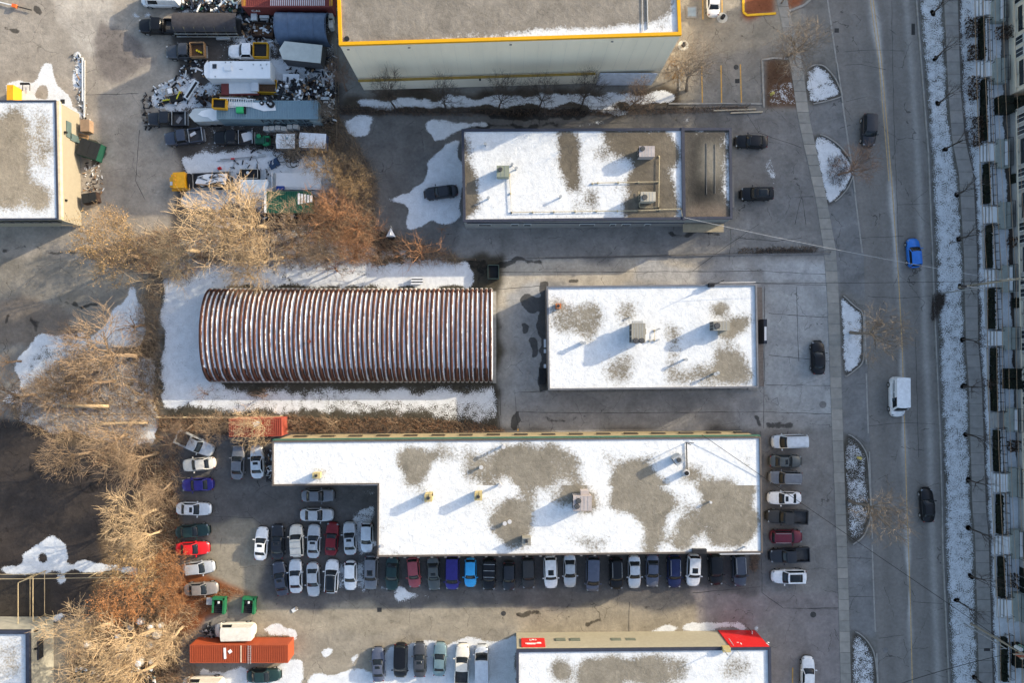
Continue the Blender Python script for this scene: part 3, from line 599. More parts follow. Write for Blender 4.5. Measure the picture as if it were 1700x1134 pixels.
# --- 4 long L-shaped building
h=7.6; P4=[(453,733),(1262,726),(1265,917),(627,924),(628,804),(453,806)]
t=building('long_building','long L-shaped building with snow and brown gravel roof above the rows of cars','building',P4,h,M('yellow_brick_wall',(.37,.30,.18),var=.12,scale=4),M('brown_flashing',(.10,.085,.075),rough=.6),par=.16,pw=.14)
P4m=[((.17),[(657,751),(680,747),(722,748),(726,757),(720,779),(695,803),(672,795),(664,770)]),(.5,[(722,746),(800,744),(826,758),(828,800),(800,806),(765,790),(766,760),(730,758)]),(.5,[(665,795),(700,803),(700,820),(675,815)]),
  (.12,[(826,745),(880,738),(928,746),(952,752),(968,800),(952,830),(928,838),(884,835),(870,822),(850,795),(830,787)]),(.48,[(900,755),(950,752),(955,790),(935,815),(905,800)]),(.93,[(886,812),(905,802),(938,808),(938,825),(898,845),(882,860),(872,845)]),
  (.12,[(830,830),(862,834),(885,842),(884,860),(878,885),(855,905),(832,900)]),(.5,[(795,835),(830,832),(830,900),(810,870)]),(.45,[(945,880),(975,895),(1005,890),(1012,900),(985,915),(950,912)]),
  (.08,[(1014,786),(1032,778),(1060,770),(1072,752),(1082,750),(1080,785),(1100,815),(1118,820),(1110,840),(1104,855),(1098,890),(1095,910),(1072,908),(1066,865),(1058,850),(1008,848),(1018,820)]),(.6,[(1015,780),(1025,780),(1018,850),(1010,840)]),
  (.1,[(1160,808),(1195,800),(1232,798),(1252,830),(1253,875),(1250,898),(1200,905),(1180,900),(1190,870),(1175,855),(1165,830)]),(.2,[(1130,815),(1145,815),(1145,900),(1155,908),(1105,908),(1100,895),(1125,890),(1135,855)]),(.45,[(1140,845),(1185,850),(1195,880),(1165,905),(1140,905)]),(.93,[(1155,895),(1180,895),(1180,910),(1155,910)]),
  (.3,[(1222,752),(1245,762),(1248,775),(1228,768)]),(.3,[(1195,742),(1210,748),(1208,756),(1196,752)]),(.35,[(1003,758),(1018,758),(1020,775),(1006,778)]),(.35,[(630,858),(638,870),(642,895),(628,900)]),(.2,[(628,915),(660,915),(655,924),(628,924)])]
def holes(L,r): 
    out=[]
    for x,y in L: out.append((.05,[(x+r*math.cos(a),y+r*math.sin(a)*.95) for a in np.linspace(0,6.28,9)[:-1]]))
    return out
H4=holes([(711,828),(794,826),(1125,762),(1150,786)],10)+holes([(970,832)],16)+holes([(526,790),(875,905)],9)
quadsheet('roof',[(454,734),(1261,727),(1262,806),(454,806)],h,.98,gravL,P4m+H4,t,wa=11)
quadsheet('roof',[(628,806),(1262,806),(1264,916),(628,923)],h,.98,gravL,P4m+H4,t,wa=11,z=0)
b=MB(); p0,p1=W(453,732,h),W(1262,725,h); b.quadbeam(p0+Vector((0,.12,0)),p1+Vector((0,.12,0)),.12,h-.7,h+.1); b.build('fascia',M('green_fascia',(.04,.13,.09),rough=.5),t)
for x0 in list(range(470,1250,48)):
    f=wallbox(x0,x0+24,732-(x0-453)*.0087,h,2.6,3.6,'N',.1,'window',M('window_frame_brown',(.09,.07,.05)),t,.04); wallbox(x0+1,x0+23,732-(x0-453)*.0087,h,2.7,3.5,'N',.05,'pane',glass,f,.08)
for y0,y1 in ((1,1),): 
    p0,p1=W(627,925,h),W(1010,921,h)
    for k in range(18): b=MB(); a0=p0.lerp(p1,k/17); b.box((a0.x,a0.y-.05,h-.1),(.3,.25,.3)); b.build('scupper',concd,t)
b=MB(); p0,p1=W(1195,918,h),W(1262,917,h); b.quadbeam(p0+Vector((0,-.12,0)),p1+Vector((0,-.12,0)),.25,h-.5,h+.1); b.build('fascia',whcap,t)
b=MB(); p=W(1160,914,h); b.box((p.x,p.y,h+.25),(1.8,.5,.5)); b.build('roof_hatch',dk,t)
for x,y in ((836,740),(830,804),(799,775),(1178,833),(838,868),(846,865),(1236,908),(636,905)): vent(x,y,h,t,.16 if x<1000 else .1,1.3 if x in(836,830) else .5,whcap)
for lab,x,y in (('small yellow-brown roof vent box, left of the pair on the long building',711,828),('small yellow-brown roof vent box, right of the pair on the long building',794,826)):
    rtu(x,y-1,12,12,h,lab,1.5,((0,0,.22),),M('unit_ochre',(.42,.34,.16),rough=.6),name='roof_vent_box',cat='roof vent',curb=.25,side=(.3,.3,.4,.5,1.6))
rtu(525,790,12,9,h,'small yellow vent box on the narrow west wing of the long building',.9,((0,0,.18),),M('unit_ochre',(.42,.34,.16)),name='roof_vent_box',cat='roof vent',curb=.2)
rtu(874,899,14,13,h,'beige vent box with yellow bars near the lower edge of the long roof',1.0,((0,0,.2),),M('unit_beige',(.5,.47,.42)),name='roof_vent_box',cat='roof vent',curb=.2,side=(0,.45,1,.15,1.3))
rtu(967,836,30,24,h,'large pinkish roof unit with two black fans on the long building',1.6,((-.22,.18,.34),(-.3,-.2,.34)),M('unit_pink',(.36,.32,.31),rough=.5),side=(.15,.65,.45,.35,1.2))
rtu(1127,764,15,13,h,'tilted dark roof unit beside a service mast at the east end of the long roof',1.3,((0,0,.3),),galv,rz=R(35))
p=W(1140,786,h+.9); t2=thing('turbine_vent','round white roof turbine vent near the mast on the long building','roof vent',(p.x,p.y,h))
b=MB(); b.cyl((p.x,p.y,h),.42,.9,16); b.build('stack',whcap,t2); b=MB(); b.cyl((p.x,p.y,h+.91),.28,.1,14); b.build('opening',black,t2)
p=W(1139,735,h); t2=thing('service_mast','thin service mast with conduits near the northeast end of the long roof','mast',(p.x,p.y,h))
b=MB(); b.tube([(p.x,p.y,h),(p.x,p.y,h+2.2)],.06,6); b.tube([(p.x-.5,p.y+.2,h+1.9),(p.x+.5,p.y+.2,h+1.9)],.04,6); b.build('pole',dk,t2)
b=MB(); b.tube([(p.x,p.y,h+.15),(p.x+.05,p.y-1.6,h+.15),(p.x+.1,p.y-3.6,h+.12)],.07,6); b.build('conduit',dk,t2)
# --- 5 building with red corner
h=5.5; P5=[(858,1079),(1278,1075),(1281,1260),(858,1264)]
t=building('red_corner_building','pale building with red-clad corner and sign at the bottom edge of the picture','building',P5,h,M('cream_wall',(.36,.33,.25),var=.08,scale=2),navycap,par=.22,pw=.28)
quadsheet('roof',[(860,1081),(1275,1078),(1278,1260),(860,1262)],h,.95,gravL,[(.45,[(875,1100),(885,1102),(880,1115),(872,1112)]),(.3,[(910,1098),(935,1100),(950,1110),(945,1134),(925,1134),(915,1115)]),(.15,[(962,1110),(975,1098),(1000,1095),(1022,1095),(1028,1134),(1025,1260),(960,1260)]),
  (.2,[(978,1097),(1010,1092),(1030,1085),(1040,1100),(1070,1088),(1100,1085),(1118,1090),(1125,1105),(1145,1094),(1142,1120),(1125,1134),(1050,1134)]),(.5,[(1090,1085),(1144,1090),(1140,1125),(1110,1134),(1080,1120)]),(.4,[(1205,1100),(1215,1092),(1228,1095),(1232,1110),(1222,1128),(1206,1125)]),(.6,[(1195,1095),(1252,1092),(1250,1120),(1215,1134),(1198,1125)])],t,wa=5)
red=M('red_cladding',(.60,.02,.02),rough=.4,var=.06)
wallbox(1213,1277.5,1075.6,h,.1,h+.05,'N',.1,'cladding',red,t,.07); wallbox(866,906,1079,h,2.2,h-.6,'N',.12,'sign_panel',red,t,.1)
for x0 in (925,950,1020,1045,1110,1135,1160): wallbox(x0,x0+17,1078,h,2.2,3.0,'N',.08,'window',M('window_green_grey',(.14,.16,.13),rough=.3),t,.06)
wm=M('white_paint',(.8,.8,.8),var=.03,rough=.5)
def wallmark(px,z,segs,hscale=1,parent=None,name='sign_lettering',y0=1076,out=.15,hh=5.5):
    a=W(px,y0,hh); b=MB()
    for x,zz,w_,d_,rot in segs: b.box((a.x-x,a.y+out,z+zz),(w_,.03,d_),0,0,(rot,'Y'))
    return b.build(name,wm,parent)
def textmesh(txt,size,name,mat,parent,loc,rot,ext=.01,sx=1):
    cu=bpy.data.curves.new('tmp','FONT'); cu.body=txt; cu.size=size; cu.extrude=ext; cu.align_x='CENTER'; cu.align_y='CENTER'; cu.resolution_u=2
    o=bpy.data.objects.new('tmp',cu); COL.objects.link(o); dg=bpy.context.evaluated_depsgraph_get(); me=bpy.data.meshes.new_from_object(o.evaluated_get(dg)); bpy.data.objects.remove(o); bpy.data.curves.remove(cu)
    me.name=name; me.materials.clear(); me.materials.append(mat); ob=bpy.data.objects.new(name,me); COL.objects.link(ob); ob.scale=(sx,1,1)
    og=ORG.get(parent.name,(0,0,0)) if parent else (0,0,0); ob.location=Vector(loc)-Vector(og); ob.rotation_euler=rot
    if parent: ob.parent=parent
    return ob
a=W(1258,1076,h); textmesh('K&I',1.3,'sign_logo',wm,t,(a.x,a.y+.14,4.4),(R(90),0,R(180)))
wallmark(1258,4.4,[(-1.6,.3,.12,.6,.2),(1.9,.2,.12,.5,0),(2.2,-.2,.3,.12,0),(-1.9,-.2,.2,.3,.4)],parent=t)
a=W(886,1079,h); textmesh('call',.8,'sign_lettering',wm,t,(a.x,a.y+.2,2.9),(R(90),0,R(180))); wallmark(886,3.9,[(0,.1,2.2,.16,0),(.3,.35,1.2,.14,0),(-.8,-.1,.5,.25,0)],parent=t,y0=1079,out=.2)
p=W(1204,1076,h); b=MB(); b.box((p.x,p.y,h+.35),(1.0,.6,.8)); b.build('roof_access',M('unit_ochre',(.42,.34,.16)),t)
b=MB(); b.tube([(p.x-.4,p.y,h),(p.x-.4,p.y,h+2.3)],.06,6); b.tube([(p.x+.8,p.y+.8,h-1),(p.x+1.8,p.y-.8,h+.6)],.05,6); b.build('service_mast',galv,t)
b=MB(); p=W(915,1130,h); b.box((p.x,p.y,h+.3),(1.2,1,.6)); 
# --- 6 beige building on the left
h=4.95; P6=[(-260,167),(93,167),(97,364),(-260,366)]
t=building('beige_building','beige building with stained snowy roof at the left edge of the picture','building',P6,h,M('beige_block_wall',(.30,.265,.20),var=.06,scale=2),navycap,par=.12,pw=.16)
quadsheet('roof',[(-258,169),(91,169),(95,362),(-258,364)],h,.82,(.24,.21,.17),[(.38,[(0,190),(35,185),(45,200),(48,260),(52,300),(40,330),(20,350),(-258,360),(-258,200)]),(.55,[(60,190),(80,195),(85,260),(70,280),(55,230)]),(.4,[(40,300),(85,310),(85,345),(45,350)]),(.95,rect(88,168,97,364)),(.3,[(-5,200),(25,210),(30,290),(0,330)]),(.95,rect(-258,354,95,366))],t,k=5,wa=8)
b=MB(); p0,p1=W(94.5,167,h),W(98.5,364,h); b.quadbeam(p0,p1,.5,h-.5,h-.02); b.build('cornice',M('pale_trim',(.62,.52,.36),rough=.6),t)
for yy,z0,z1,hh_,nm in ((205,2.0,3.0,2.2,'window'),(215,.05,2.2,1.0,'door')):
    p=W(94,yy,h); b=MB(); b.box((p.x+.05,p.y,(z0+z1)/2),(.12,hh_,z1-z0)); b.build(nm,M('teal_shutter',(.09,.13,.13),rough=.4),t)
for yy in (213,328): b=MB(); p=W(95,yy,h); b.box((p.x+.15,p.y,3.4),(.3,.25,.3)); b.build('wall_lamp',dk,t)
p0,p1=W(-260,366,h),W(90,365,h)
for k in range(22): b=MB(); a0=p0.lerp(p1,(k+.5)/22); b.box((a0.x,a0.y-.05,3.7),(1.1,.1,.9)); b.build('window',glass,t)
# --- 7 bottom-left building
h=4.7; P7=[(-260,1046),(50,1047),(51,1300),(-260,1300)]
t=building('corner_building','small building with snowy roof in the bottom left corner','building',P7,h,M('pale_block_wall',(.36,.34,.28),var=.15,scale=1.2),navycap,par=.3,pw=.42)
quadsheet('roof',[(-258,1050),(45,1050),(46,1298),(-258,1298)],h,.9,(.30,.27,.23),[(.72,rect(-50,1060,30,1134)),(.6,[(10,1080),(35,1070),(35,1110),(15,1120)])],t,k=5,wa=6)
p=W(51,1088,h); b=MB(); b.box((p.x+.06,p.y,2.9),(.12,2.6,1.1)); f=b.build('window',navycap,t); b=MB(); b.box((p.x+.1,p.y,2.9),(.08,2.4,.9)); b.build('pane',glass,f)
for yy in (1052,1082): b=MB(); p=W(51,yy,h); b.box((p.x+.15,p.y,3.9),(.3,.2,.3)); b.build('wall_lamp',dk,t)
# --- quonset hut: sixty ribbed arches
N=60; x0,x1=352,819; hh=4.3; t=thing('quonset_hut','rusty corrugated arched hut with snow lying in its grooves','quonset hut',tuple(W(585,560)))
rust=(.036,.0105,.006); rust_lit=(.10,.036,.018); gal=(.42,.44,.45)
qm=bpy.data.materials.new('corrugated_rust'); qm.use_nodes=True; qn=qm.node_tree.nodes; ql=qm.node_tree.links; qb=qn['Principled BSDF']
qa=qn.new('ShaderNodeAttribute'); qa.attribute_name='tone'; qg=qn.new('ShaderNodeNewGeometry')
t1=qn.new('ShaderNodeTexNoise'); t1.inputs['Scale'].default_value=3.2; t1.inputs['Detail'].default_value=8; t1.inputs['Roughness'].default_value=.75; ql.new(qg.outputs['Position'],t1.inputs['Vector'])
mm=qn.new('ShaderNodeMath'); mm.operation='SUBTRACT'; ql.new(qa.outputs['Alpha'],mm.inputs[0]); ql.new(t1.outputs[0],mm.inputs[1])
m2=qn.new('ShaderNodeMath'); m2.operation='MULTIPLY'; m2.use_clamp=True; m2.inputs[1].default_value=14; ql.new(mm.outputs[0],m2.inputs[0])
cr=qn.new('ShaderNodeValToRGB'); cr.color_ramp.elements[0].position=.35; cr.color_ramp.elements[1].position=.65; cr.color_ramp.elements[0].color=(.6,.6,.6,1); cr.color_ramp.elements[1].color=(1.4,1.3,1.25,1)
t3=qn.new('ShaderNodeTexNoise'); t3.inputs['Scale'].default_value=1.1; t3.inputs['Detail'].default_value=6; ql.new(qg.outputs['Position'],t3.inputs['Vector']); ql.new(t3.outputs[0],cr.inputs[0])
mu=qn.new('ShaderNodeMix'); mu.data_type='RGBA'; mu.blend_type='MULTIPLY'; mu.inputs[0].default_value=1; ql.new(qa.outputs['Color'],mu.inputs[6]); ql.new(cr.outputs[0],mu.inputs[7])
ms=qn.new('ShaderNodeMix'); ms.data_type='RGBA'; ql.new(m2.outputs[0],ms.inputs[0]); ql.new(mu.outputs[2],ms.inputs[6]); ms.inputs[7].default_value=(.80,.82,.86,1); ql.new(ms.outputs[2],qb.inputs['Base Color']); qb.inputs['Roughness'].default_value=.8
yc=557.0; ry=(633-482)/2
NA=34
for i in range(N):
    og=ORG[t.name]; wpx=(x1-x0)/N; vs=[];fs=[];cs=[]
    xa=W(x0+i*wpx,588).x; pw_=px2m(wpx)
    prof=[(0,0),(.12,0),(.22,.22),(.50,.26),(.77,.22),(.87,0),(1.0,0)]   # narrow grooves, broad crests
    if i%2: segs=[(0,.07,0),(.07,.22,.25),(.22,.62,.85),(.62,.93,.9),(.93,1,0)]
    else: segs=[(0,.07,0),(.07,.22,.95),(.22,.5,.3),(.5,.76,.8),(.76,.93,1.0),(.93,1,0)]
    seed=rnd.random()
    fac=i/N
    for k in range(NA+1):
        f=k/NA; th=math.pi*f; yb=yc-ry*math.cos(th); z=math.sin(th)**.8*hh if 0<f<1 else 0   # yb in px from north
        for u,d in prof:
            nrm=Vector((0,math.cos(th),math.sin(th))); p=Vector((xa+u*pw_+.025*math.sin(i*2.3+f*7),(CY-yb)*HC/F,z))+nrm*d; vs.append(p-Vector(og))
            rr=0
            for a,b_,v in segs:
                if a<=f<=b_: rr=v; break
            g=d/.2
            if i%2==0 and fac>.5 and .22<f<.42: rr=.6
            jit=rnd.uniform(-.15,.15)
            if rr>.2:
                c=[rust[q]*(1-.0)*(1-rr)+rust[q]*rr for q in range(3)]
                if u==.77 or (u==.87): c=[rust_lit[q] for q in range(3)]  # east slopes get paler rust, a sun highlight put into the colour
            else: c=list(gal)
            sn=.0
            if rr<=.2: sn=.45 if .1<f<.9 else .36
            if u>.45 and u<.95 and rr<.9 and rr>.2: sn=.30+jit*.5 if f<.9 else .1
            if u==.77 and .1<f<.93 and rr<.97: sn=.41+jit*.6+.1*math.sin(i*1.7+f*9)  # snow kept on the sunward slope to draw a bright sunlit line
            if d==0 and .12<f<.92: sn=.82 if u>.5 else .76
            if d==0 and (i%2==0 and f>.76): sn=.42
            cs+= c+[sn]
    m_=len(prof)
    for k in range(NA):
        for q in range(m_-1): fs.append((k*m_+q,k*m_+q+1,(k+1)*m_+q+1,(k+1)*m_+q))
    me=bpy.data.meshes.new('arch_panel'); me.from_pydata([tuple(v) for v in vs],[],fs); me.update()
    at=me.attributes.new('tone','FLOAT_COLOR','POINT'); at.data.foreach_set('color',np.array(cs,np.float32)); me.materials.append(qm)
    o=bpy.data.objects.new('arch_panel',me); COL.objects.link(o); o.parent=t
for xe,nm in ((x0,'end_wall'),(x1,'end_wall')):
    b=MB(); xw=W(xe,588).x+(.15 if xe==x0 else -.15); pts=[]
    for k in range(NA+1):
        th=math.pi*k/NA; pts.append((xw,(CY-(yc-ry*math.cos(th)))*HC/F,max(0,math.sin(th)**.8*hh-.02)))
    b.add(pts+[(p[0]+.08,p[1],p[2]) for p in pts],[tuple(range(NA+1)),tuple(range(2*NA+1,NA,-1))]); b.build(nm,galv,t)
b=MB(); p=W(819.5,560); b.box((p.x+.12,p.y,.15),(.5,12.9,.3)); b.build('door_sill',conc,t)
for x,y,hz in ((511,537,3.9),(762-0,0,0),(660,560,4.3)):
    if not y: continue
    b=MB(); p=W(x,y,hz); b.box((p.x,p.y,hz+.12),(.22,1.9,.08)); b.build('skylight_strip',M('green_plastic',(.05,.16,.12),rough=.3),t)
b=MB(); p=W(515,567,4.3); b.cyl((p.x,p.y,4.2),.14,.6,10); b.cyl((p.x,p.y,4.8),.22,.12,10); b.build('chimney_pipe',M('rust_pipe',(.16,.05,.03)),t)
# ================================================================ VEHICLES
def paintm(name,col,metal=.35,rough=.32): return M('car_'+name,col,rough=rough,metal=metal,var=.14,scale=2.2,coat=.12,spec=.35)
PC={'white':paintm('white',(.72,.73,.74),.0),'cream':paintm('cream',(.66,.62,.54),0),'silver':paintm('silver',(.45,.47,.49)),'pale silver':paintm('pale_silver',(.58,.61,.64)),'grey':paintm('grey',(.17,.18,.20)),'dark grey':paintm('dark_grey',(.065,.07,.08)),
 'charcoal':paintm('charcoal',(.03,.033,.04)),'black':paintm('black',(.010,.011,.014)),'navy':paintm('navy',(.018,.026,.085)),'indigo':paintm('indigo',(.035,.03,.20)),'blue':paintm('blue',(.02,.16,.55),.2),'bright blue':paintm('bright_blue',(.04,.36,.72),.1),
 'red':paintm('red',(.60,.015,.02),.1),'dark red':paintm('dark_red',(.17,.012,.018),.2),'maroon':paintm('maroon',(.13,.02,.035)),'faded red':paintm('faded_red',(.30,.07,.085),.2),'blue-grey':paintm('blue_grey',(.10,.115,.16)),'teal-grey':paintm('teal_grey',(.17,.25,.27)),
 'dark green':paintm('dark_green',(.02,.045,.045)),'olive grey':paintm('olive_grey',(.09,.10,.10)),'taupe':paintm('taupe',(.26,.235,.215)),'dusty black':paintm('dusty_black',(.035,.036,.038),.1,.6),'slate':paintm('slate',(.06,.07,.095)),'yellow':paintm('yellow',(.75,.35,.01),0,.45)}
CG=M('car_glass',(.012,.016,.02),rough=.1,var=.1,spec=.35); HLm=M('headlight',(.22,.24,.26),rough=.15,var=.05,coat=.5); TLm=M('taillight',(.16,.012,.012),rough=.2,var=.05,coat=.5)
KD={ # L,W,H, hood profile, belt, cabin base x0,x1, roof x0,x1, roofwidth factor
 'sedan':(4.80,1.84,1.45,[(-2.4,.70),(-2.32,.92),(-2.0,1.0),(-1.6,1.02),(.9,.98),(1.6,.88),(2.2,.72),(2.4,.50)],.97,-1.75,1.0,-1.02,.22,.74),
 'hatch':(4.25,1.78,1.50,[(-2.12,.72),(-2.05,1.0),(-1.7,1.02),(.85,1.0),(1.5,.90),(2.0,.74),(2.12,.52)],.99,-2.0,.95,-1.68,.18,.76),
 'suv':(4.75,1.92,1.72,[(-2.37,.75),(-2.3,1.08),(-2.0,1.12),(1.0,1.10),(1.7,1.0),(2.2,.85),(2.37,.6)],1.08,-2.26,1.12,-1.98,.42,.78),
 'minivan':(5.05,1.98,1.78,[(-2.52,.75),(-2.45,1.05),(-2.0,1.08),(1.3,1.06),(1.95,.92),(2.4,.74),(2.52,.52)],1.05,-2.42,1.62,-2.2,.72,.80),
 'pickup':(5.75,1.98,1.85,[(-.78,1.12),(.0,1.16),(1.2,1.15),(2.0,1.08),(2.7,.98),(2.87,.7)],1.12,-.74,1.32,-.62,.62,.80),
 'van':(5.7,2.02,2.45,[(-2.85,1.0),(-2.8,1.2),(1.6,1.2),(2.1,1.12),(2.6,.95),(2.85,.65)],1.15,-2.82,2.1,-2.78,1.45,.90)}
def patch(b,fn,u0,u1,v0,v1,nu,nv,off=0,mi=0,skirt=.02):
    g=[[fn(u0+(u1-u0)*i/nu,v0+(v1-v0)*j/nv) for i in range(nu+1)] for j in range(nv+1)]
    a=(g[0][-1]-g[0][0]).cross(g[-1][0]-g[0][0]).normalized()
    vs=[p+a*off for r in g for p in r]; fs=[(j*(nu+1)+i,j*(nu+1)+i+1,(j+1)*(nu+1)+i+1,(j+1)*(nu+1)+i) for j in range(nv) for i in range(nu)]
    if off:
        ring=[(0,i) for i in range(nu+1)]+[(j,nu) for j in range(1,nv+1)]+[(nv,i) for i in range(nu-1,-1,-1)]+[(j,0) for j in range(nv-1,0,-1)]
        o=len(vs); vs+=[g[j][i]-a*skirt for j,i in ring]; n=len(ring)
        idx=[j*(nu+1)+i for j,i in ring]
        fs+=[(idx[k],o+k,o+(k+1)%n,idx[(k+1)%n]) for k in range(n)]
    b.add(vs,fs,mi)
KIT={}
def kit(kind):
    if kind in KIT: return KIT[kind]
    L,Wd,H,prof,belt,cx0,cx1,rx0,rx1,rw=KD[kind]; hl=L/2; hw=Wd/2; K=[]
    xb=prof[0][0]; P0=PC['grey']
    # body
    b=MB(); xs=[x for x in np.concatenate([np.array([-1,-.992,-.97,-.93,-.86,-.7,-.5,-.3,0,.3,.5,.65,.78,.87,.93,.97,.99,1.0])])*hl]
    if kind=='pickup': xs=[xb]+[x for x in xs if x>xb+.1]
    nS=13
    rows=[]
    for x in xs:
        e=abs(x)/hl; f=max(.02,(1-e**(7 if kind not in('van','pickup','minivan') else 9))**(1/3.2)) if e<1 else .02
        if kind=='pickup' and x<0: f=1
        f*=.93+.07*(1-abs((x+.2)/hl)**2); zt=float(np.interp(x,[p[0] for p in prof],[p[1] for p in prof])); zb=.24+.16*max(0,(e-.85)/.15)
        w_=hw*f; r=[]
        for y_,z_ in ((-.86,zb),(-.98,zb+.12),(-1,.45*zt+.25),(-.985,zt-.16),(-.93,zt-.05),(-.80,zt),(0,zt+.045),(.80,zt),(.93,zt-.05),(.985,zt-.16),(1,.45*zt+.25),(.98,zb+.12),(.86,zb)): r.append(Vector((x,y_*w_,z_)))
        rows.append(r)
    vs=[p for r in rows for p in r]; fs=[]
    for i in range(len(rows)-1):
        for k in range(nS): fs.append((i*nS+k,i*nS+(k+1)%nS,(i+1)*nS+(k+1)%nS,(i+1)*nS+k))
    fs+= [tuple(range(nS-1,-1,-1)),tuple((len(rows)-1)*nS+k for k in range(nS))]
    b.add(vs,fs); 
    # cabin
    bw=hw*.93; tw=hw*rw; zr=H-.05; zc=belt-.05
    cv=.16
    def xf(u,t): return (cx1+(rx1-cx1)*t)-cv*(1-.4*t)*abs(u)**2.2
    def xr(u,t): return (cx0+(rx0-cx0)*t)+cv*.7*(1-.4*t)*abs(u)**2.2
    def yw(t): return bw+(tw-bw)*t**.9
    def zz(t): return zc+(zr-zc)*t
    fr=lambda u,t: Vector((xf(u,t),yw(t)*u,zz(t)))
    rr=lambda u,t: Vector((xr(-u,t),-yw(t)*u,zz(t)))
    sl_=lambda s,t: Vector((xf(1,t)+(xr(1,t)-xf(1,t))*s,yw(t),zz(t)))
    sr_=lambda s,t: Vector((xr(1,t)+(xf(1,t)-xr(1,t))*s,-yw(t),zz(t)))
    rf=lambda u,s: Vector((xr(u,1)+(xf(u,1)-xr(u,1))*s,yw(1)*u,zr+.055*(1-u*u*.9)*(1-(2*s-1)**4*.6)))
    rfm=lambda u,s: rf(-u,s)
    patch(b,fr,-1,1,0,1,8,4); patch(b,rr,-1,1,0,1,8,4); patch(b,sl_,0,1,0,1,6,4); patch(b,sr_,0,1,0,1,6,4); patch(b,lambda u,s: rf(u,1-s),-1,1,0,1,8,6)
    K.append(('body',b.mesh('car_body',[P0],True),'P',None))
    gl=[]
    b=MB(); patch(b,fr,-.90,.90,.10,.94,6,3,.014); K.append(('windshield',b.mesh('windshield',[CG],True),None,None))
    if kind not in('van',):
        b=MB(); patch(b,rr,-.84,.84,.18 if kind!='sedan' else .1,.93,6,3,.014); K.append(('rear_window',b.mesh('rear_window',[CG],True),None,None))
    s1=.93 if kind!='van' else .36
    for fn,a,c in ((sl_,.06,s1),(sr_,1-s1,.94)):
        b=MB(); patch(b,fn,a,c,.18,.92,4,2,.014); K.append(('side_window',b.mesh('side_window',[CG]),None,None))
    wr=.34 if kind in('sedan','hatch','minivan') else .38
    wheel=MB(); wheel.tube([(0,-.11,0),(0,.11,0)],wr,16); wheel.tube([(0,-.125,0),(0,.125,0)],wr*.6,10,1); wm_=wheel.mesh('wheel',[black,galv])
    for x in (-.30*L-(.0 if kind!='pickup' else .1),.305*L):
        for s in (-1,1): K.append(('wheel',wm_,None,(x,s*(hw-.13),wr)))
    mb=MB(); mb.box((0,0,0),(.12,.24,.15)); mm_=mb.mesh('mirror',[P0])
    for s in (-1,1): K.append(('mirror',mm_,'P',(cx1-.38,s*(hw+.10),belt+.06)))
    for nm,mt,xx,dx in (('headlight',HLm,hl-.33,.22),('taillight',TLm,(-hl+.20),.10)):
        for s in (-1,1):
            if kind=='pickup' and nm=='taillight': continue
            b=MB(); z=float(np.interp(xx,[p[0] for p in prof],[p[1] for p in prof])); b.box((xx,s*hw*.70,z-.05),(dx,.26 if nm=='headlight' else .28,.10),-s*.5 if xx>0 else s*.3); K.append((nm,b.mesh(nm,[mt]),None,None))
    if kind=='pickup':
        b=MB(); x0,x1=-hl+.05,xb-.02
        for s in (-1,1): b.box(((x0+x1)/2,s*(hw-.06),.80),(x1-x0,.12,.70))
        b.box((x1-.04,0,.80),(.08,Wd-.24,.70)); b.box((x0+.05,0,.78),(.10,Wd-.24,.62)); K.append(('bed_side',b.mesh('bed_side',[P0]),'P',None))
        b=MB(); b.box(((x0+x1)/2,0,.6),(x1-x0-.05,Wd-.25,.06)); K.append(('bed_floor',b.mesh('bed_floor',[M('bed_liner',(.06,.06,.062),var=.3,rough=.8)]),None,None))
        b=MB(); b.box((-hl-.03,0,.5),(.14,Wd-.3,.16)); K.append(('bumper',b.mesh('bumper',[galv]),None,None))
    b=MB(); b.box((hl-.0,0,.38),(.06,Wd*.6,.16)); K.append(('number_plate_frame',b.mesh('grille',[black]),None,None))
    fr_=dict(rf=rf,rfm=rfm,zr=zr,tw=tw,rx0=rx0,rx1=rx1,H=H,hl=hl,hw=hw,belt=belt,cx0=cx0,cx1=cx1)
    # optional parts
    O={}
    def opt(nm,fn): O[nm]=fn
    b=MB(); patch(b,lambda u,s:rf(u,1-s),-.52,.52,.10,.42,4,3,.012); O['sunroof']=[('sunroof',b.mesh('sunroof',[CG],True),None)]
    b=MB(); patch(b,lambda u,s:rf(u,1-s),-.72,.72,.08,.80,4,4,.012); O['pano']=[('sunroof',b.mesh('sunroof',[CG],True),None)]
    b=MB(); patch(b,lambda u,s:rf(u,1-s),-.88,.88,.0,1,4,4,.016); O['blackroof']=[('glass_roof',b.mesh('glass_roof',[CG],True),None)]
    b=MB(); patch(b,lambda u,s:rf(u,1-s),-.55,.55,.08,.36,4,3,.012); b2=MB(); patch(b2,lambda u,s:rf(u,1-s),-.5,.5,.50,.86,4,3,.012); O['tworoof']=[('sunroof',b.mesh('sunroof',[CG],True),None),('sunroof',b2.mesh('sunroof',[P0],True),None)]
    rl_=[]
    for s in (-1,1):
        b=MB(); b.tube([(rx0+.15,s*tw*.86,zr+.05),(rx0+.3,s*tw*.86,zr+.12),(rx1-.3,s*tw*.86,zr+.12),(rx1-.1,s*tw*.86,zr+.05)],.03,6); rl_.append(('roof_rail',b.mesh('roof_rail',[galv]),None))
    O['rails']=rl_
    rk=[]
    for k in range(3):
        b=MB(); x=rx0+.3+(rx1-rx0-.6)*k/2; b.box((x,0,zr+.16),(.07,tw*2,.05)); rk.append(('roof_bar',b.mesh('roof_bar',[galv]),None))
    O['bars']=rk
    b=MB(); patch(b,lambda u,s:rf(u,1-s),-.9,.9,.04,.96,6,5,.05,0,.05); O['snow']=[('roof_snow',b.mesh('roof_snow',[snowm],True),None)]
    KIT[kind]=(K,O,fr_); return KIT[kind]
USED={}
LAB=set()
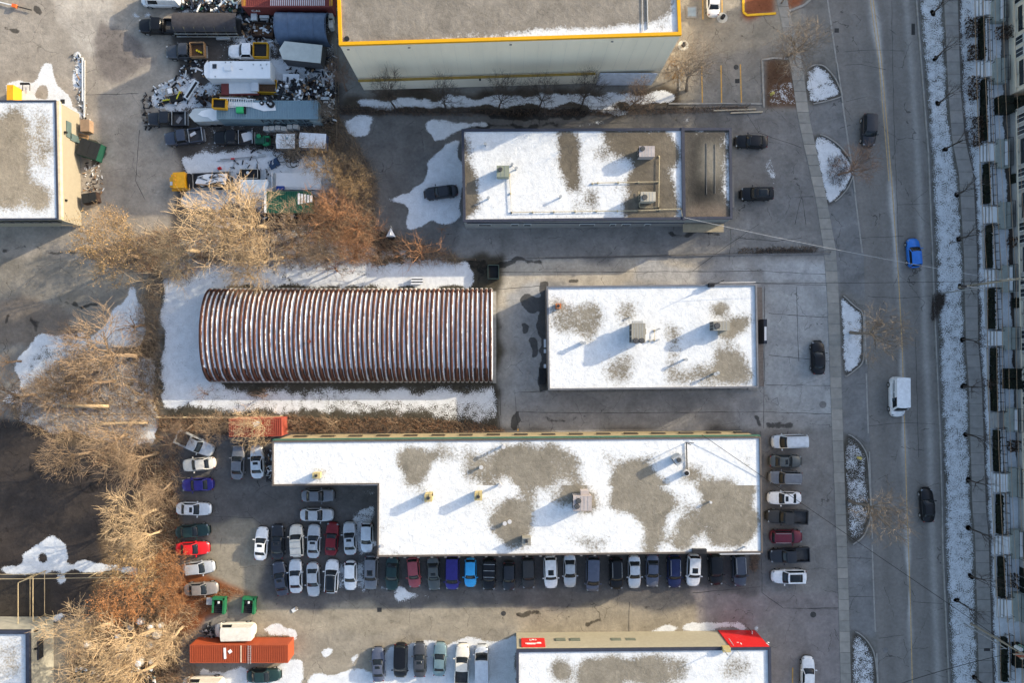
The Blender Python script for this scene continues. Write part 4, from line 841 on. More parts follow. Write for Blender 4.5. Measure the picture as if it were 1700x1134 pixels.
def car(kind,col,px,py,ang,label,opts=(),group=None,z=0,sc_=1.0,cat=None,name=None):
    """ang: heading in degrees in the picture, 0=east (right), 90=north (up)"""
    p=W(px,py,.7); K,O,f=kit(kind)
    nm=name or {'sedan':'sedan','hatch':'hatchback','suv':'sport_utility_car','minivan':'minivan','pickup':'pickup_truck','van':'panel_van'}[kind]
    t=thing(nm,label,cat or {'pickup':'pickup truck','van':'van','minivan':'minivan'}.get(kind,'car'),(p.x,p.y,z),group,R(ang+rnd.uniform(-2.2,2.2))); t.scale=(sc_*rnd.uniform(.96,1.03),sc_*rnd.uniform(.98,1.02),sc_*rnd.uniform(.97,1.04))
    assert label not in LAB,label
    LAB.add(label)
    ob=None
    for nm_,me,pm,loc in K:
        o=part(nm_,me,t,loc)
        if nm_=='body': ob=o
        if pm: o.material_slots[0].link='OBJECT'; o.material_slots[0].material=PC[col]
    for op in opts:
        for nm_,me,pm in O[op]:
            o=part(nm_,me,t)
            if nm_=='sunroof' and me.materials[0].name=='car_grey': o.material_slots[0].link='OBJECT'; o.material_slots[0].material=PC[col]
    return t
KN={'sedan':'sedan','hatch':'hatchback','suv':'SUV','minivan':'minivan','pickup':'pickup','van':'van'}
def row(items,where,group):
    """items: (kind,col,px,py,ang,opts)"""
    D=[f"{c} {KN[k]}" for k,c,*_ in items]
    for i,(k,c,px,py,ang,opts) in enumerate(items):
        o=opts[0] if opts else ''
        ex={'sunroof':' with sunroof','pano':' with glass roof','blackroof':' with black glass roof','tworoof':' with two-part sunroof','rails':' with roof rails','bars':' with roof bars','snow':' with snowy roof'}.get(o,'')
        pl_=f"between the {D[i-1]} and the {D[i+1]}" if 0<i<len(D)-1 else (f"next to the {D[i+1]}" if i==0 else f"next to the {D[i-1]}")
        lab=f"{D[i]}{ex} {pl_} {where}"
        if len(lab.split())>16: lab=f"{D[i]} {pl_} {where}"
        if len(lab.split())>16: lab=lab.replace(' the ',' ')
        if lab in LAB: lab=lab.replace('between','parked between')
        car(k,c,px,py,ang,lab,opts,group)
row([('minivan','pale silver',1311,733,180,('rails',)),('sedan','olive grey',1304,766,1,('sunroof',)),('suv','grey',1303,793,180,('rails',)),('sedan','white',1302,827,179,('sunroof',)),('pickup','dusty black',1306,858,180,()),('suv','maroon',1305,891,1,('rails',)),('pickup','charcoal',1310,922,181,()),('suv','white',1309,957,179,('pano',))],'right of long building','cars parked right of the long building')
row([('suv','grey',616,951,268,('sunroof',)),('sedan','dark green',651,953,270,()),('hatch','faded red',687,951,273,()),('sedan','olive grey',720,953,272,('sunroof',)),('minivan','indigo',751,951,270,()),('hatch','bright blue',781,951,270,()),('suv','black',812,953,268,('bars',)),('hatch','charcoal',845,957,270,()),('suv','dusty black',877,951,270,()),
 ('suv','white',914,950,270,('sunroof',)),('sedan','silver',946,948,272,()),('minivan','blue-grey',984,953,271,()),('suv','black',1023,952,270,('rails',)),('sedan','pale silver',1053,950,270,()),('sedan','blue-grey',1083,948,270,()),('suv','navy',1119,949,270,('rails',)),('suv','white',1151,947,270,('sunroof',)),('suv','black',1188,945,271,()),('suv','slate',1227,946,272,('rails',))],'in long row','cars parked along the south side of the long building')
row([('sedan','slate',466,961,99,('sunroof',)),('sedan','pale silver',491,957,91,()),('sedan','silver',520,963,270,()),('suv','white',551,957,88,('blackroof',)),('hatch','white',582,956,270,())],'in lower block','cars in the lower row of the parking block')
row([('sedan','white',434,903,88,('sunroof',)),('sedan','charcoal',461,900,90,('sunroof',)),('suv','cream',493,898,91,('bars',)),('sedan','silver',521,899,88,('tworoof',)),('sedan','dark red',551,895,87,()),('sedan','silver',581,894,92,('sunroof',)),('hatch','pale silver',609,893,268,())],'in upper block','cars in the upper row of the parking block')
row([('pickup','silver',324,737,-22,()),('sedan','cream',330,771,184,()),('sedan','indigo',328,805,182,()),('sedan','pale silver',322,845,0,('sunroof',)),('sedan','dark green',320,882,3,()),('sedan','red',320,911,2,()),('hatch','silver',331,943,5,()),('sedan','taupe',334,978,3,())],'along thicket','cars parked along the thicket')
A=[('sedan','grey',395,768,90,'grey sedan below the red container, left of the pair by the long building',()),
 ('sedan','pale silver',427,767,91,'pale silver sedan with sunroof under a fallen branch at the long building corner',('sunroof',)),
 ('sedan','grey',528,823,0,'grey sedan parked directly under the west wing eave of the long building',()),
 ('sedan','silver',526,855,0,'silver sedan crosswise above the parking block, beside a patch of snow',()),
 ('van','cream',391,1046,180,'cream high-roof van parked above the orange container',()),
 ('van','cream',338,1136,180,'cream van cut off at the bottom edge left of the dark green car',()),
 ('sedan','dark green',438,1122,0,'dark green car parked just below the orange container',()),
 ('suv','charcoal',1442,216,270,'black car driving down the road near the upper snow island',()),
 ('hatch','blue',1517,420,94,'bright blue hatchback driving up the road',()),
 ('van','white',1489,659,272,'white delivery van driving down the middle of the road',()),
 ('sedan','black',1539,839,93,'black car driving up the road close to the east kerb',()),
 ('sedan','black',1358,594,93,'black car parked alone on the icy front apron beside the pavement',()),
 ('sedan','black',1247,235,179,'black sedan parked right of the dark gravel roof, upper of two',()),
 ('suv','black',1256,322,179,'black car with big glass roof right of the dark gravel roof, lower of two',('pano',)),
 ('sedan','charcoal',732,319,186,'near-black car parked on snow west of the two-part roof',()),
 ('sedan','white',1184,-2,90,'white car cut off at the top edge between yellow parking lines',()),
 ('sedan','white',1341,1119,89,'white car at the bottom edge between the red corner and the pavement',())]
for k,c,x,y,a,l,o in A: car(k,c,x,y,a,l,o)
row([('sedan','blue-grey',628,1104,92,('sunroof',)),('minivan','black',665,1097,270,()),('sedan','dark grey',697,1096,91,('sunroof',)),('sedan','teal-grey',730,1095,89,()),('pickup','cream',767,1103,89,()),('van','pale silver',800,1106,89,())],'at bottom edge','vehicles parked at the bottom edge')
def lettering(txt,size,name,mat,parent,loc,rot,sx=1):
    o=textmesh(txt,size,name,mat,None,(0,0,0),rot,.006,sx); o.parent=parent; o.location=loc; return o
vt=[o for o in COL.objects if o.get('label','').startswith('white delivery van')][0]
dkb=M('sign_blue_grey',(.08,.12,.15),rough=.5)
for k,(x,z,l,h_) in enumerate(((-1.6,1.75,1.6,.10),(-.1,1.72,1.1,.14),(-.9,1.5,2.2,.06),(.4,1.35,.5,.2))):
    b=MB(); b.box((x,-.955,z),(l,.03,h_)); part('side_lettering',b.mesh('side_lettering',[dkb]),vt)
# pickups and trailers in the yard ----------------------------------
tray=M('truck_bed_grey',(.20,.20,.21),var=.2,rough=.6); tarpd=M('dark_tarp',(.045,.042,.046),var=.25,scale=2,bump=.3,bscale=4); wood=M('plywood',(.28,.17,.09),var=.3,scale=3)
whp=M('white_panel',(.68,.70,.72),var=.07,scale=.8,rough=.5); yel=M('yellow_steel',(.62,.33,.02),var=.15,rough=.5); brown=M('brown_fill',(.10,.055,.03),var=.4,scale=4)
def frame_(t,x0,x1,y0,y1,z0,z1,th,mat,name='side_board'):
    for a in ((x0,(y0+y1)/2,th,y1-y0),(x1,(y0+y1)/2,th,y1-y0),((x0+x1)/2,y0,x1-x0,th),((x0+x1)/2,y1,x1-x0,th)):
        b=MB(); b.box((a[0],a[1],(z0+z1)/2),(a[2]+ (th if a[3]==th else 0),a[3],z1-z0)); part(name,b.mesh(name,[mat]),t)
def bx(t,name,c,d,mat,rz=0,tilt=None):
    b=MB(); b.box(c,d,rz,0,tilt); return part(name,b.mesh(name,[mat]),t)
def cy(t,name,c,r,h,mat,n=14,r2=None):
    b=MB(); b.cyl(c,r,h,n,0,r2); return part(name,b.mesh(name,[mat]),t)
def T(name,label,cat,px,py,ang=0,h=0,group=None):
    p=W(px,py,h); return thing(name,label,cat,(p.x,p.y,h if h and False else 0),group,R(ang))
def wheels(t,xs,hw,r=.38):
    for x in xs:
        for s in (-1,1):
            b=MB(); b.tube([(x,s*hw-.12,r),(x,s*hw+.12,r)],r,14); part('wheel',b.mesh('wheel',[black]),t)
t=car('pickup','black',262,44,180,'black pickup hitched to the long dark tarpaulin trailer'); t.location.x+=.2
t=T('tarp_trailer','long gooseneck trailer covered with a dark tarpaulin over curved ribs','trailer',346,42,0,1)
bx(t,'deck',(0,-.2,.8),(9.0,2.4,.2),dk); wheels(t,(1.5,2.7),1.15)
b=MB(); nx=12
for i in range(nx+1):
    for k in range(9):
        th=math.pi*(k/8*.8+.1); b.v.append((-4.4+8.8*i/nx,1.4*math.cos(th),1.2+1.15*math.sin(th)**.5*1.2+.05*math.sin(i*2.1)*math.sin(th)))
for i in range(nx):
    for k in range(8): b.f.append((i*9+k,i*9+k+1,(i+1)*9+k+1,(i+1)*9+k)); b.m.append(0)
part('tarpaulin',b.mesh('tarpaulin',[tarpd],True),t)
for i in range(7): x=-4.2+8.4*i/6; b=MB(); b.tube([(x,-1.5,.9),(x,-1.42,1.8),(x,-.9,2.55)],.035,5); part('rib',b.mesh('rib',[M('olive_frame',(.12,.12,.07))]),t)
b=MB(); b.tube([(-4.4,-1.55,1.0),(4.6,-1.55,1.0)],.05,5); b.tube([(-4.4,-1.5,1.75),(4.4,-1.5,1.75)],.035,5); part('side_rail',b.mesh('side_rail',[galv]),t)
bx(t,'toolbox',(2,-1.7,.8),(1.9,.35,.3),galv)
def boxtruck(kind,col,px,py,ang,lab,bedlen,bmat,fill=None,h=1.2,rim=None):
    t=car(kind,col,px,py,ang,lab)
    frame_(t,-2.85,-.9,-.98,.98,.8,.8+h*.6,.08,bmat,'bed_board')
    if fill: bx(t,'load',(-1.9,0,.75),(1.8,1.8,.3),fill)
    return t
boxtruck('pickup','dark grey',309,86,180,'grey pickup with plywood-sided bed holding yellow bits','x',wood,brown)
t=[o for o in COL.objects if o.get('label','').startswith('grey pickup with plywood')][0]
for k in range(3): cy(t,'yellow_tub',(-1.7-.3*k,.15*k,.95),.14,.2,M('bright_yellow',(.8,.6,.03)),8)
t=boxtruck('pickup','white',413,86,180,'white pickup with a black dump bed edged in yellow','x',yel,None,1.3)
bx(t,'bed_cover',(-1.9,0,1.2),(1.8,1.8,.12),M('black_mesh',(.02,.02,.02),rough=.8))
t=car('pickup','charcoal',278,198,180,'black pickup with brown-grey bed parked in front of the white wedge trailer'); bx(t,'load',(-1.7,.1,.75),(1.0,.5,.1),tray,.9)
t=car('pickup','slate',306,228,187,'dark blue pickup with an open empty bed, tilted beside another pickup'); bx(t,'load',(-1.3,-.3,.72),(.9,.4,.1),snowm,.4)
t=car('pickup','black',388,229,181,'black pickup with snow in its open bed right of the dark blue pickup'); bx(t,'bed_snow',(-1.9,-.2,.7),(1.4,1.2,.08),snowm,.3)
for o in COL.objects:
    if o.get('label','') in ('black pickup with brown-grey bed parked in front of the white wedge trailer','dark blue pickup with an open empty bed, tilted beside another pickup','black pickup with snow in its open bed right of the dark blue pickup'):
        for c in (-.86,-2.78): bx(o,'bed_rail',(c,0,1.19),(.10,1.9,.06),galv)
# travel trailer
t=T('travel_trailer','long white travel trailer with roof hatch and air conditioner','trailer',397,117,0,2.5)
b=MB(); b.prism([(-4.4,-1.1),(4.35,-1.15),(4.35,1.15),(-4.4,1.1),(-4.7,.6),(-4.7,-.6)],.5,2.75); part('body',b.mesh('body',[whp]),t)
b=MB(); b.prism([(-3.9,-1.18),(4.38,-1.18),(4.38,1.18),(-3.9,1.18)],2.72,2.85); part('roof',b.mesh('roof',[M('white_roof',(.72,.74,.76),var=.04)]),t)
bx(t,'roof_hatch',(-3.2,.45,2.9),(.55,.6,.08),glass); bx(t,'air_conditioner',(-1.35,.2,2.98),(.95,.7,.24),whp); bx(t,'roof_rail',(.4,.05,2.88),(.5,.05,.06),galv)
for x,y in ((-1.7,1.0),(-1.0,1.0),(2.1,.7),(3.1,.65),(3.9,.7),(-3.1,-.95),(3.3,.2)): cy(t,'roof_vent',(x,y,2.84),.1,.1,galv,8)
bx(t,'jack',(-5.1,0,.6),(.8,.12,.12),dk); wheels(t,(-.4,.5),1.1)
# blue tent
t=T('tarp_shelter','blue-grey fabric shelter with a curved ridge between the red container and box trailer','shelter',500,40,-1,2.2)
b=MB(); nx=10; hx=3.6
for i in range(nx+1):
    for k in range(11):
        th=math.pi*k/10; b.v.append((-hx+2*hx*i/nx+.25*math.sin(th)*(1 if i==nx else 0)*-1,2.05*math.cos(th),2.9*math.sin(th)**.55 +(.05 if i%2 else 0)))
for i in range(nx):
    for k in range(10): b.f.append((i*11+k,i*11+k+1,(i+1)*11+k+1,(i+1)*11+k)); b.m.append(0)
part('canvas',b.mesh('canvas',[M('blue_grey_tarp',(.10,.14,.21),var=.15,scale=1.5,bump=.2,bscale=3)],True),t)
for i in range(5): x=-3.5+7*i/4; b=MB(); b.tube([(x,2.07*math.cos(math.pi*k/10),2.95*math.sin(math.pi*k/10)**.55) for k in range(1,10)],.03,5); part('hoop',b.mesh('hoop',[M('hoop_blue',(.13,.17,.25))]),t)
# box trailers
def boxtrailer(lab,px,py,ang,L,Wd,h,wedge=.9,snowy=0,mat=whp,side=None):
    t=T('cargo_trailer',lab,'trailer',px,py,ang,h)
    b=MB(); b.prism([(-L/2,-Wd/2),(L/2,-Wd/2),(L/2,Wd/2),(-L/2,Wd/2),(-L/2-wedge,0)],.45,h-.06); part('body',b.mesh('body',[side or mat]),t)
    b=MB(); b.prism([(-L/2,-Wd/2-.02),(L/2+.02,-Wd/2-.02),(L/2+.02,Wd/2+.02),(-L/2,Wd/2+.02),(-L/2-wedge-.02,0)],h-.06,h); part('roof',b.mesh('roof',[mat]),t)
    bx(t,'drawbar',(-L/2-wedge-.5,0,.5),(1.1,.12,.12),dk); wheels(t,(0.1,.95),Wd/2-.02,.33)
    if snowy:
        b=MB(); pts=[(-L*.35,.05),(-L*.2,.3),(L*.1,.42),(L*.46,.38),(L*.48,-.35),(L*.25,-.5),(L*.05,-.2),(-L*.15,-.15)]; b.prism([(x,y*Wd) for x,y in pts],h,h+.04); part('roof_snow',b.mesh('roof_snow',[snowm]),t)
    return t
boxtrailer('white boxy cargo trailer with pointed nose below the blue-grey shelter',502,86,-6,5.2,2.45,2.6,.6,mat=M('weathered_white',(.48,.49,.46),var=.1,scale=1.2),side=M('trailer_side_dark',(.08,.08,.085)))
boxtrailer('low white cargo trailer with pointed nose and snow on its roof behind a black pickup',343,190,2,3.4,1.8,2.1,.75,1,mat=M('grey_white_roof',(.42,.46,.47),var=.06),side=M('trailer_side_pale',(.30,.33,.34)))
# containers
def container(lab,px,py,ang,L,mat,h=2.6,snow=None,group=None,name='shipping_container',ribs=44):
    t=T(name,lab,'shipping container',px,py,ang,h); hx=L/2; hy=1.22
    b=MB(); b.box((0,0,h/2),(L,2.44,h)); part('body',b.mesh('body',[mat]),t)
    for k in range(ribs):
        x=-hx+.3+(L-.6)*k/(ribs-1)
        if k==0: 
            rb=MB(); rb.box((0,0,h+.04),(.10,2.25,.10)); rbm=rb.mesh('roof_rib',[mat]); r2=MB(); r2.box((0,0,0),(.11,.06,h-.35)); r2m=r2.mesh('wall_rib',[mat])
        part('roof_rib',rbm,t,(x,0,0)); 
        for s in (-1,1): part('wall_rib',r2m,t,(x,s*1.235,h/2))
    for s in (-1,1):
        bx(t,'top_rail',(0,s*1.2,h),(L,.1,.14),mat); bx(t,'end_post',(s*(hx-.05),0,h-.0),(.14,2.44,.13),mat)
    return t
orange=M('orange_steel',(.33,.07,.028),var=.18,scale=1.5,rough=.55); redc=M('red_steel',(.28,.06,.04),var=.2,scale=1.5); maroonc=M('oxide_steel',(.20,.05,.045),var=.2,scale=1.5); blueg=M('pale_blue_steel',(.20,.29,.34),var=.12,scale=1.5)
t=container('orange shipping container with a ladder on its roof, below the cream van',397,1086,0,13.4,orange,ribs=52)
bx(t,'roof_plate',(-1.9,.1,2.72),(.3,1.5,.05),snowm,.05); bx(t,'snow_patch',(-1.2,.35,2.72),(.45,.45,.05),snowm,.6); bx(t,'roof_seam',(.3,0,2.7),(.16,2.3,.06),M('cream_strip',(.5,.4,.3)))
b=MB(); 
for s in (-.18,.18): b.tube([(1.45+s,-1.35,2.75),(1.45+s,1.2,2.72)],.03,5)
lad=part('ladder',b.mesh('ladder',[galv]),t)
for k in range(10): b=MB(); b.tube([(1.27,-1.2+k*.25,2.73),(1.63,-1.2+k*.25,2.73)],.025,5); part('rung',b.mesh('rung',[galv]),lad)
t=container('red shipping container partly under bare branches, left of the long building',424,710,1,7.2,redc,2.6,ribs=26); bx(t,'snow_patch',(.2,.5,2.68),(.9,.6,.05),snowm,.3)
t=container('dark red shipping container with snow-filled ribs at the top edge',476,-4,0,12.2,maroonc,2.7,ribs=44)
b=MB(); b.box((1.5,.0,2.715),(7.5,2.1,.02)); part('roof_snow',b.mesh('roof_snow',[snowm]),t); lettering('CAI',.75,'container_lettering',wm,t,(-4.6,-1.28,1.7),(R(90),0,0))
for x in (-5.9,6.0): bx(t,'corner_panel',(x,0,2.74),(.5,2.2,.04),yel)
t=container('pale blue-grey shipping container with dark lettering and junk on its roof',444,182,0,13.8,blueg,2.9,ribs=40)
lt=M('letter_dark',(.02,.03,.045),rough=.5); lettering('MAERSK',1.45,'container_lettering',lt,t,(2.4,-1.29,2.1),(R(90),0,0),1.35); lettering('SEALAND',1.1,'container_lettering',lt,t,(2.6,-1.29,.95),(R(90),0,0),1.35)
bx(t,'door_panel',(6.2,-1.27,1.3),(1.3,.03,2.2),M('paler_panel',(.32,.42,.45)))
b=MB(); b.prism([(-6.2,.2),(-2.5,.4),(-.5,-.2),(1.2,-.1),(1,.9),(-6,1.1)],2.97,3.01); part('roof_snow',b.mesh('roof_snow',[snowm]),t)
# tow truck
t=T('tow_truck','yellow truck with a snow-dusted flatbed, above the pale bare trees','truck',331,300,183,1.3)
bx(t,'chassis',(-.6,0,.65),(7.6,.9,.25),dk)
b=MB(); b.prism([(1.6,-1.1),(3.2,-1.08),(3.2,1.08),(1.6,1.1)],.6,2.25); part('cab',b.mesh('cab',[PC['yellow']]),t)
b=MB(); vs=[(3.2,-.95,.6),(4.15,-.72,.6),(4.15,.72,.6),(3.2,.95,.6),(3.2,-.9,1.55),(4.1,-.66,1.35),(4.1,.66,1.35),(3.2,.9,1.55)]; b.add(vs,[(0,1,5,4),(1,2,6,5),(2,3,7,6),(4,5,6,7)]); part('bonnet',b.mesh('bonnet',[PC['yellow']]),t)
for s in (-1,1):
    bx(t,'mudguard',(3.55,s*1.0,.95),(.9,.32,.25),PC['yellow'])
bx(t,'bonnet_snow',(3.85,0.2,1.44),(.35,.5,.04),snowm)
b=MB(); b.add([(3.22,-.9,1.58),(3.22,.9,1.58),(3.0,.82,2.2),(3.0,-.82,2.2)],[(0,1,2,3)]); b.box((3.12,0,1.85),(.1,1.7,.45),0,0,(.35,'Y')); part('windshield',b.mesh('windshield',[CG]),t)
for k in range(3): bx(t,'roof_light',(2.9,-.6+.6*k,2.3),(.15,.2,.1),M('amber',(.8,.35,.05)))
bx(t,'flatbed',(-1.7,0,1.15),(5.2,2.1,.14),dk); frame_(t,-4.3,.9,-1.05,1.05,1.1,1.45,.08,M('grey_rail',(.22,.22,.22)),'bed_rail')
b=MB(); b.prism([(-3.9,-.8),(-1,-.9),(.2,-.6),(.6,.3),(-.3,.8),(-2,.3),(-3.6,.7)],1.22,1.30); part('bed_snow',b.mesh('bed_snow',[snowm]),t)
for k in range(10):
    b=MB(); x=rnd.uniform(-3.6,.3); y=rnd.uniform(-.8,.8); a=rnd.uniform(-.5,.5); b.tube([(x-.6*math.cos(a),y-.6*math.sin(a),1.36),(x+.6*math.cos(a),y+.6*math.sin(a),1.40)],.05,5); part('scrap_bar',b.mesh('scrap_bar',[dk]),t)
bx(t,'beam',(-.9,.65,1.42),(2.6,.14,.14),wood,-.12); bx(t,'winch_box',(1.2,0,1.4),(.4,1.9,.9),dk)
wheels(t,(2.9,-2.4,-3.5),.95,.48)
# ================================================================ TOWNHOUSES, EAST SIDE
cream=M('facade_cream',(.62,.56,.45),var=.06,scale=1); greyst=M('facade_grey',(.34,.33,.31),var=.12,scale=2); stone=M('porch_stone',(.30,.32,.29),var=.12,scale=1.5)
ironb=M('black_railing',(.012,.012,.013),rough=.4,var=.1); evg=M('hedge_green',(.016,.022,.012),var=.6,scale=6,rough=.9); bsh=M('shrub_brown',(.05,.032,.022),var=.6,scale=6,rough=.9)
def leafclump(b,c,rx,ry,rz,n,s=.12):
    for _ in range(n):
        u,v,w_=rnd.uniform(-1,1),rnd.uniform(-1,1),rnd.uniform(-1,1)
        k=max(abs(u),abs(v),abs(w_))**-.35
        p=Vector((c[0]+u*rx*k*.95,c[1]+v*ry*k*.95,max(.05,c[2]+w_*rz)))
        a=Vector((rnd.gauss(0,1),rnd.gauss(0,1),rnd.gauss(0,1))).normalized(); d=a.orthogonal().normalized()*s*rnd.uniform(.6,1.5); e=a.cross(d)*.8
        b.add([p-d-e,p+d-e,p+d*.6+e,p-d*.6+e],[(0,1,2,3)])
def hedge(px0,px1,y0,y1,h,lab,group='clipped hedges along the front gardens',mat=evg,name='hedge',dens=1,core=True):
    x0,x1=W(px0,0).x,W(px1,0).x; Y0,Y1=W(0,y1).y,W(0,y0).y; c=((x0+x1)/2,(Y0+Y1)/2)
    t=thing(name,lab,'hedge' if name=='hedge' else 'shrub',(c[0],c[1],0),group)
    rx,ry=(x1-x0)/2,(Y1-Y0)/2
    b=MB(); n=int(rx*ry*4*140*dens); leafclump(b,(c[0],c[1],h*.55),rx,ry,h*.45,n,.09); f=b.build('foliage',mat,t)
    if core:
        b=MB(); k=max(2,int(ry/.6))
        for i in range(k): b.box((c[0]+rnd.uniform(-.05,.05),c[1]-ry+ry*2*(i+.5)/k,h*.45),(rx*1.45,ry*2/k*.9,h*.85+rnd.uniform(-.1,.05)))
        b.build('inner_twigs',M('hedge_core',(.012,.014,.010),var=.3),t)
    return t
entries=[(0,28),(102,130),(238,270),(342,372),(447,478),(549,575),(684,711),(785,818),(888,921),(993,1025)]
hseg=[(-60,-2),(31,100),(133,235),(272,340),(374,446),(479,547),(577,683),(713,783),(820,886),(923,991),(1056,1130)]
ordn=['topmost, cut by the frame','first full','second','third','fourth','fifth','sixth','seventh','eighth','ninth','last']
for i,(y0,y1) in enumerate(hseg):
    xm=interp(HX,(y0+y1)/2)
    if y1>0: hedge(xm+.5,xm+9.5,y0,y1,.85,f"low dark clipped hedge, {ordn[i]} down the townhouse gardens")
    # snow-capped garden wall
    w0,w1=W(interp(HX,y0)+15.5,y0,.5),W(interp(HX,y1)+15.5,y1,.5)
    t=thing('garden_wall',f"snow-capped low garden wall, {ordn[i]} down the townhouse row",'garden wall',((w0.x+w1.x)/2,(w0.y+w1.y)/2,0),'low walls along the front gardens')
    b=MB(); b.quadbeam(w0,w1,.3,0,.5); b.build('wall',greyst,t); b=MB(); b.quadbeam(w0,w1,.26,.5,.56); b.build('snow_cap',snowm,t)
    # kerb beside walk
    k0,k1=W(interp(HX,y0)-2,y0),W(interp(HX,y1)-2,y1); b=MB(); b.quadbeam(k0,k1,.18,0,.25); tagg(b.build('edging_wall',greyst,origin=tuple(k0)),f"thin dark edging wall beside the hedge, {ordn[i]} down the row",'edging','edging walls along the hedges')
    # path between hedge and wall
    c0,c1=W(interp(HX,y0)+12,y0),W(interp(HX,y1)+12,y1); b=MB(); b.quadbeam(c0,c1,.34,.004,.05); stru(b.build('path',concd))
    # railing frames
    t=thing('garden_railing',f"black iron garden railing behind the low wall, {ordn[i]} down the row",'railing',((w0.x+w1.x)/2+.6,(w0.y+w1.y)/2,0),'black railings in the front gardens')
    for dx in (19,26):
        r0,r1=W(interp(HX,y0)+dx,y0,1),W(interp(HX,y1)+dx,y1,1)
        b=MB(); b.tube([r0,r1],.035,5); b.tube([r0-Vector((0,0,.8)),r1-Vector((0,0,.8))],.03,5); b.build('rail',ironb,t)
    n=max(2,int((y1-y0)/14))
    for k in range(n+1):
        yy=y0+(y1-y0)*k/n; a,c=W(interp(HX,yy)+19,yy,1),W(interp(HX,yy)+26,yy,1)
        b=MB(); b.tube([(a.x,a.y,0),a,c,(c.x,c.y,0)],.03,4); b.build('post',ironb,t)
    hs=y0+(y1-y0)*.5
for i,(y0,y1) in enumerate(entries):
    xm=interp(HX,(y0+y1)/2); H_=['top one, cut by the frame','second from the top','third from the top','fourth from the top','fifth from the top','fifth from the bottom','fourth from the bottom, bare paved','third from the bottom','second from the bottom','lowest one'][i]
    a=W(xm,(y0+y1)/2); t=thing('entrance_steps',f"townhouse entrance steps and snowy landing, {H_}",'steps',tuple(a),'entrance steps of the townhouses')
    wy=px2m(y1-y0)
    for k,(dx,z) in enumerate(((1,.16),(5.5,.32),(10,.48))):
        p=W(xm+dx,(y0+y1)/2); b=MB(); b.box((p.x,p.y,z/2),(px2m(4.6),wy,z)); s=b.build('step',greyst,t)
        if i!=6: b=MB(); b.box((p.x-.04,p.y,z+.02),(px2m(3.0),wy*.92,.04)); b.build('snow',snowm,s)
    p=W(xm+21,(y0+y1)/2); b=MB(); b.box((p.x,p.y,.3),(px2m(20),wy,.6)); s=b.build('landing',greyst if i!=6 else concd,t)
    if i not in(4,6): b=MB(); b.box((p.x-.05,p.y,.62),(px2m(18),wy*.9,.05)); b.build('snow',snowm,s)
    # side steps north and south with railing
    for sgn in (-1,1):
        yy=(y0 if sgn<0 else y1)
        for k in range(3):
            q=W(xm+22,yy+sgn*(1.5+k*3.0)); b=MB(); b.box((q.x,q.y,.26-.08*k),(px2m(13),px2m(2.6),.5-.16*k)); s=b.build('side_step',greyst,t)
            b=MB(); b.box((q.x,q.y,.53-.16*k),(px2m(10),px2m(1.5),.04)); b.build('snow',snowm,s)
        b=MB(); q0,q1=W(xm+15,yy,1.4),W(xm+29,yy,1.4); b.tube([(q0.x,q0.y,.5),q0,q1,(q1.x,q1.y,.5)],.035,5); b.build('handrail',ironb,t)
    # porch platform
    p=W(xm+36,(y0+y1)/2,.9); t=thing('porch',f"raised townhouse porch with black railing and curved edge, {H_}",'porch',(p.x,p.y,0),'porches of the townhouses')
    b=MB(); hw_=px2m(10,1); hy=wy*.72; b.prism([(p.x-hw_*.55,p.y-hy),(p.x+hw_*1.3,p.y-hy),(p.x+hw_*1.3,p.y+hy),(p.x-hw_*.55,p.y+hy),(p.x-hw_*1.0,p.y+hy*.45),(p.x-hw_*1.0,p.y-hy*.45)],0,.95); b.build('platform',stone,t)
    for dx in (.25,.95):
        b=MB(); b.tube([(p.x+hw_*dx,p.y-hy,1.95),(p.x+hw_*dx,p.y+hy,1.95)],.035,5); b.tube([(p.x+hw_*dx,p.y-hy,1.1),(p.x+hw_*dx,p.y+hy,1.1)],.025,5); b.build('rail',ironb,t)
    for k in (-1,0,1): b=MB(); b.tube([(p.x+hw_*.25,p.y+hy*k*.98,.95),(p.x+hw_*.25,p.y+hy*k*.98,1.95),(p.x+hw_*.95,p.y+hy*k*.98,1.95)],.03,4); b.build('post',ironb,t)
    if i%2==0: b=MB(); b.box((p.x+hw_*.62,p.y,.97),(hw_*.55,hy*1.7,.05)); b.build('snow',snowm,t)
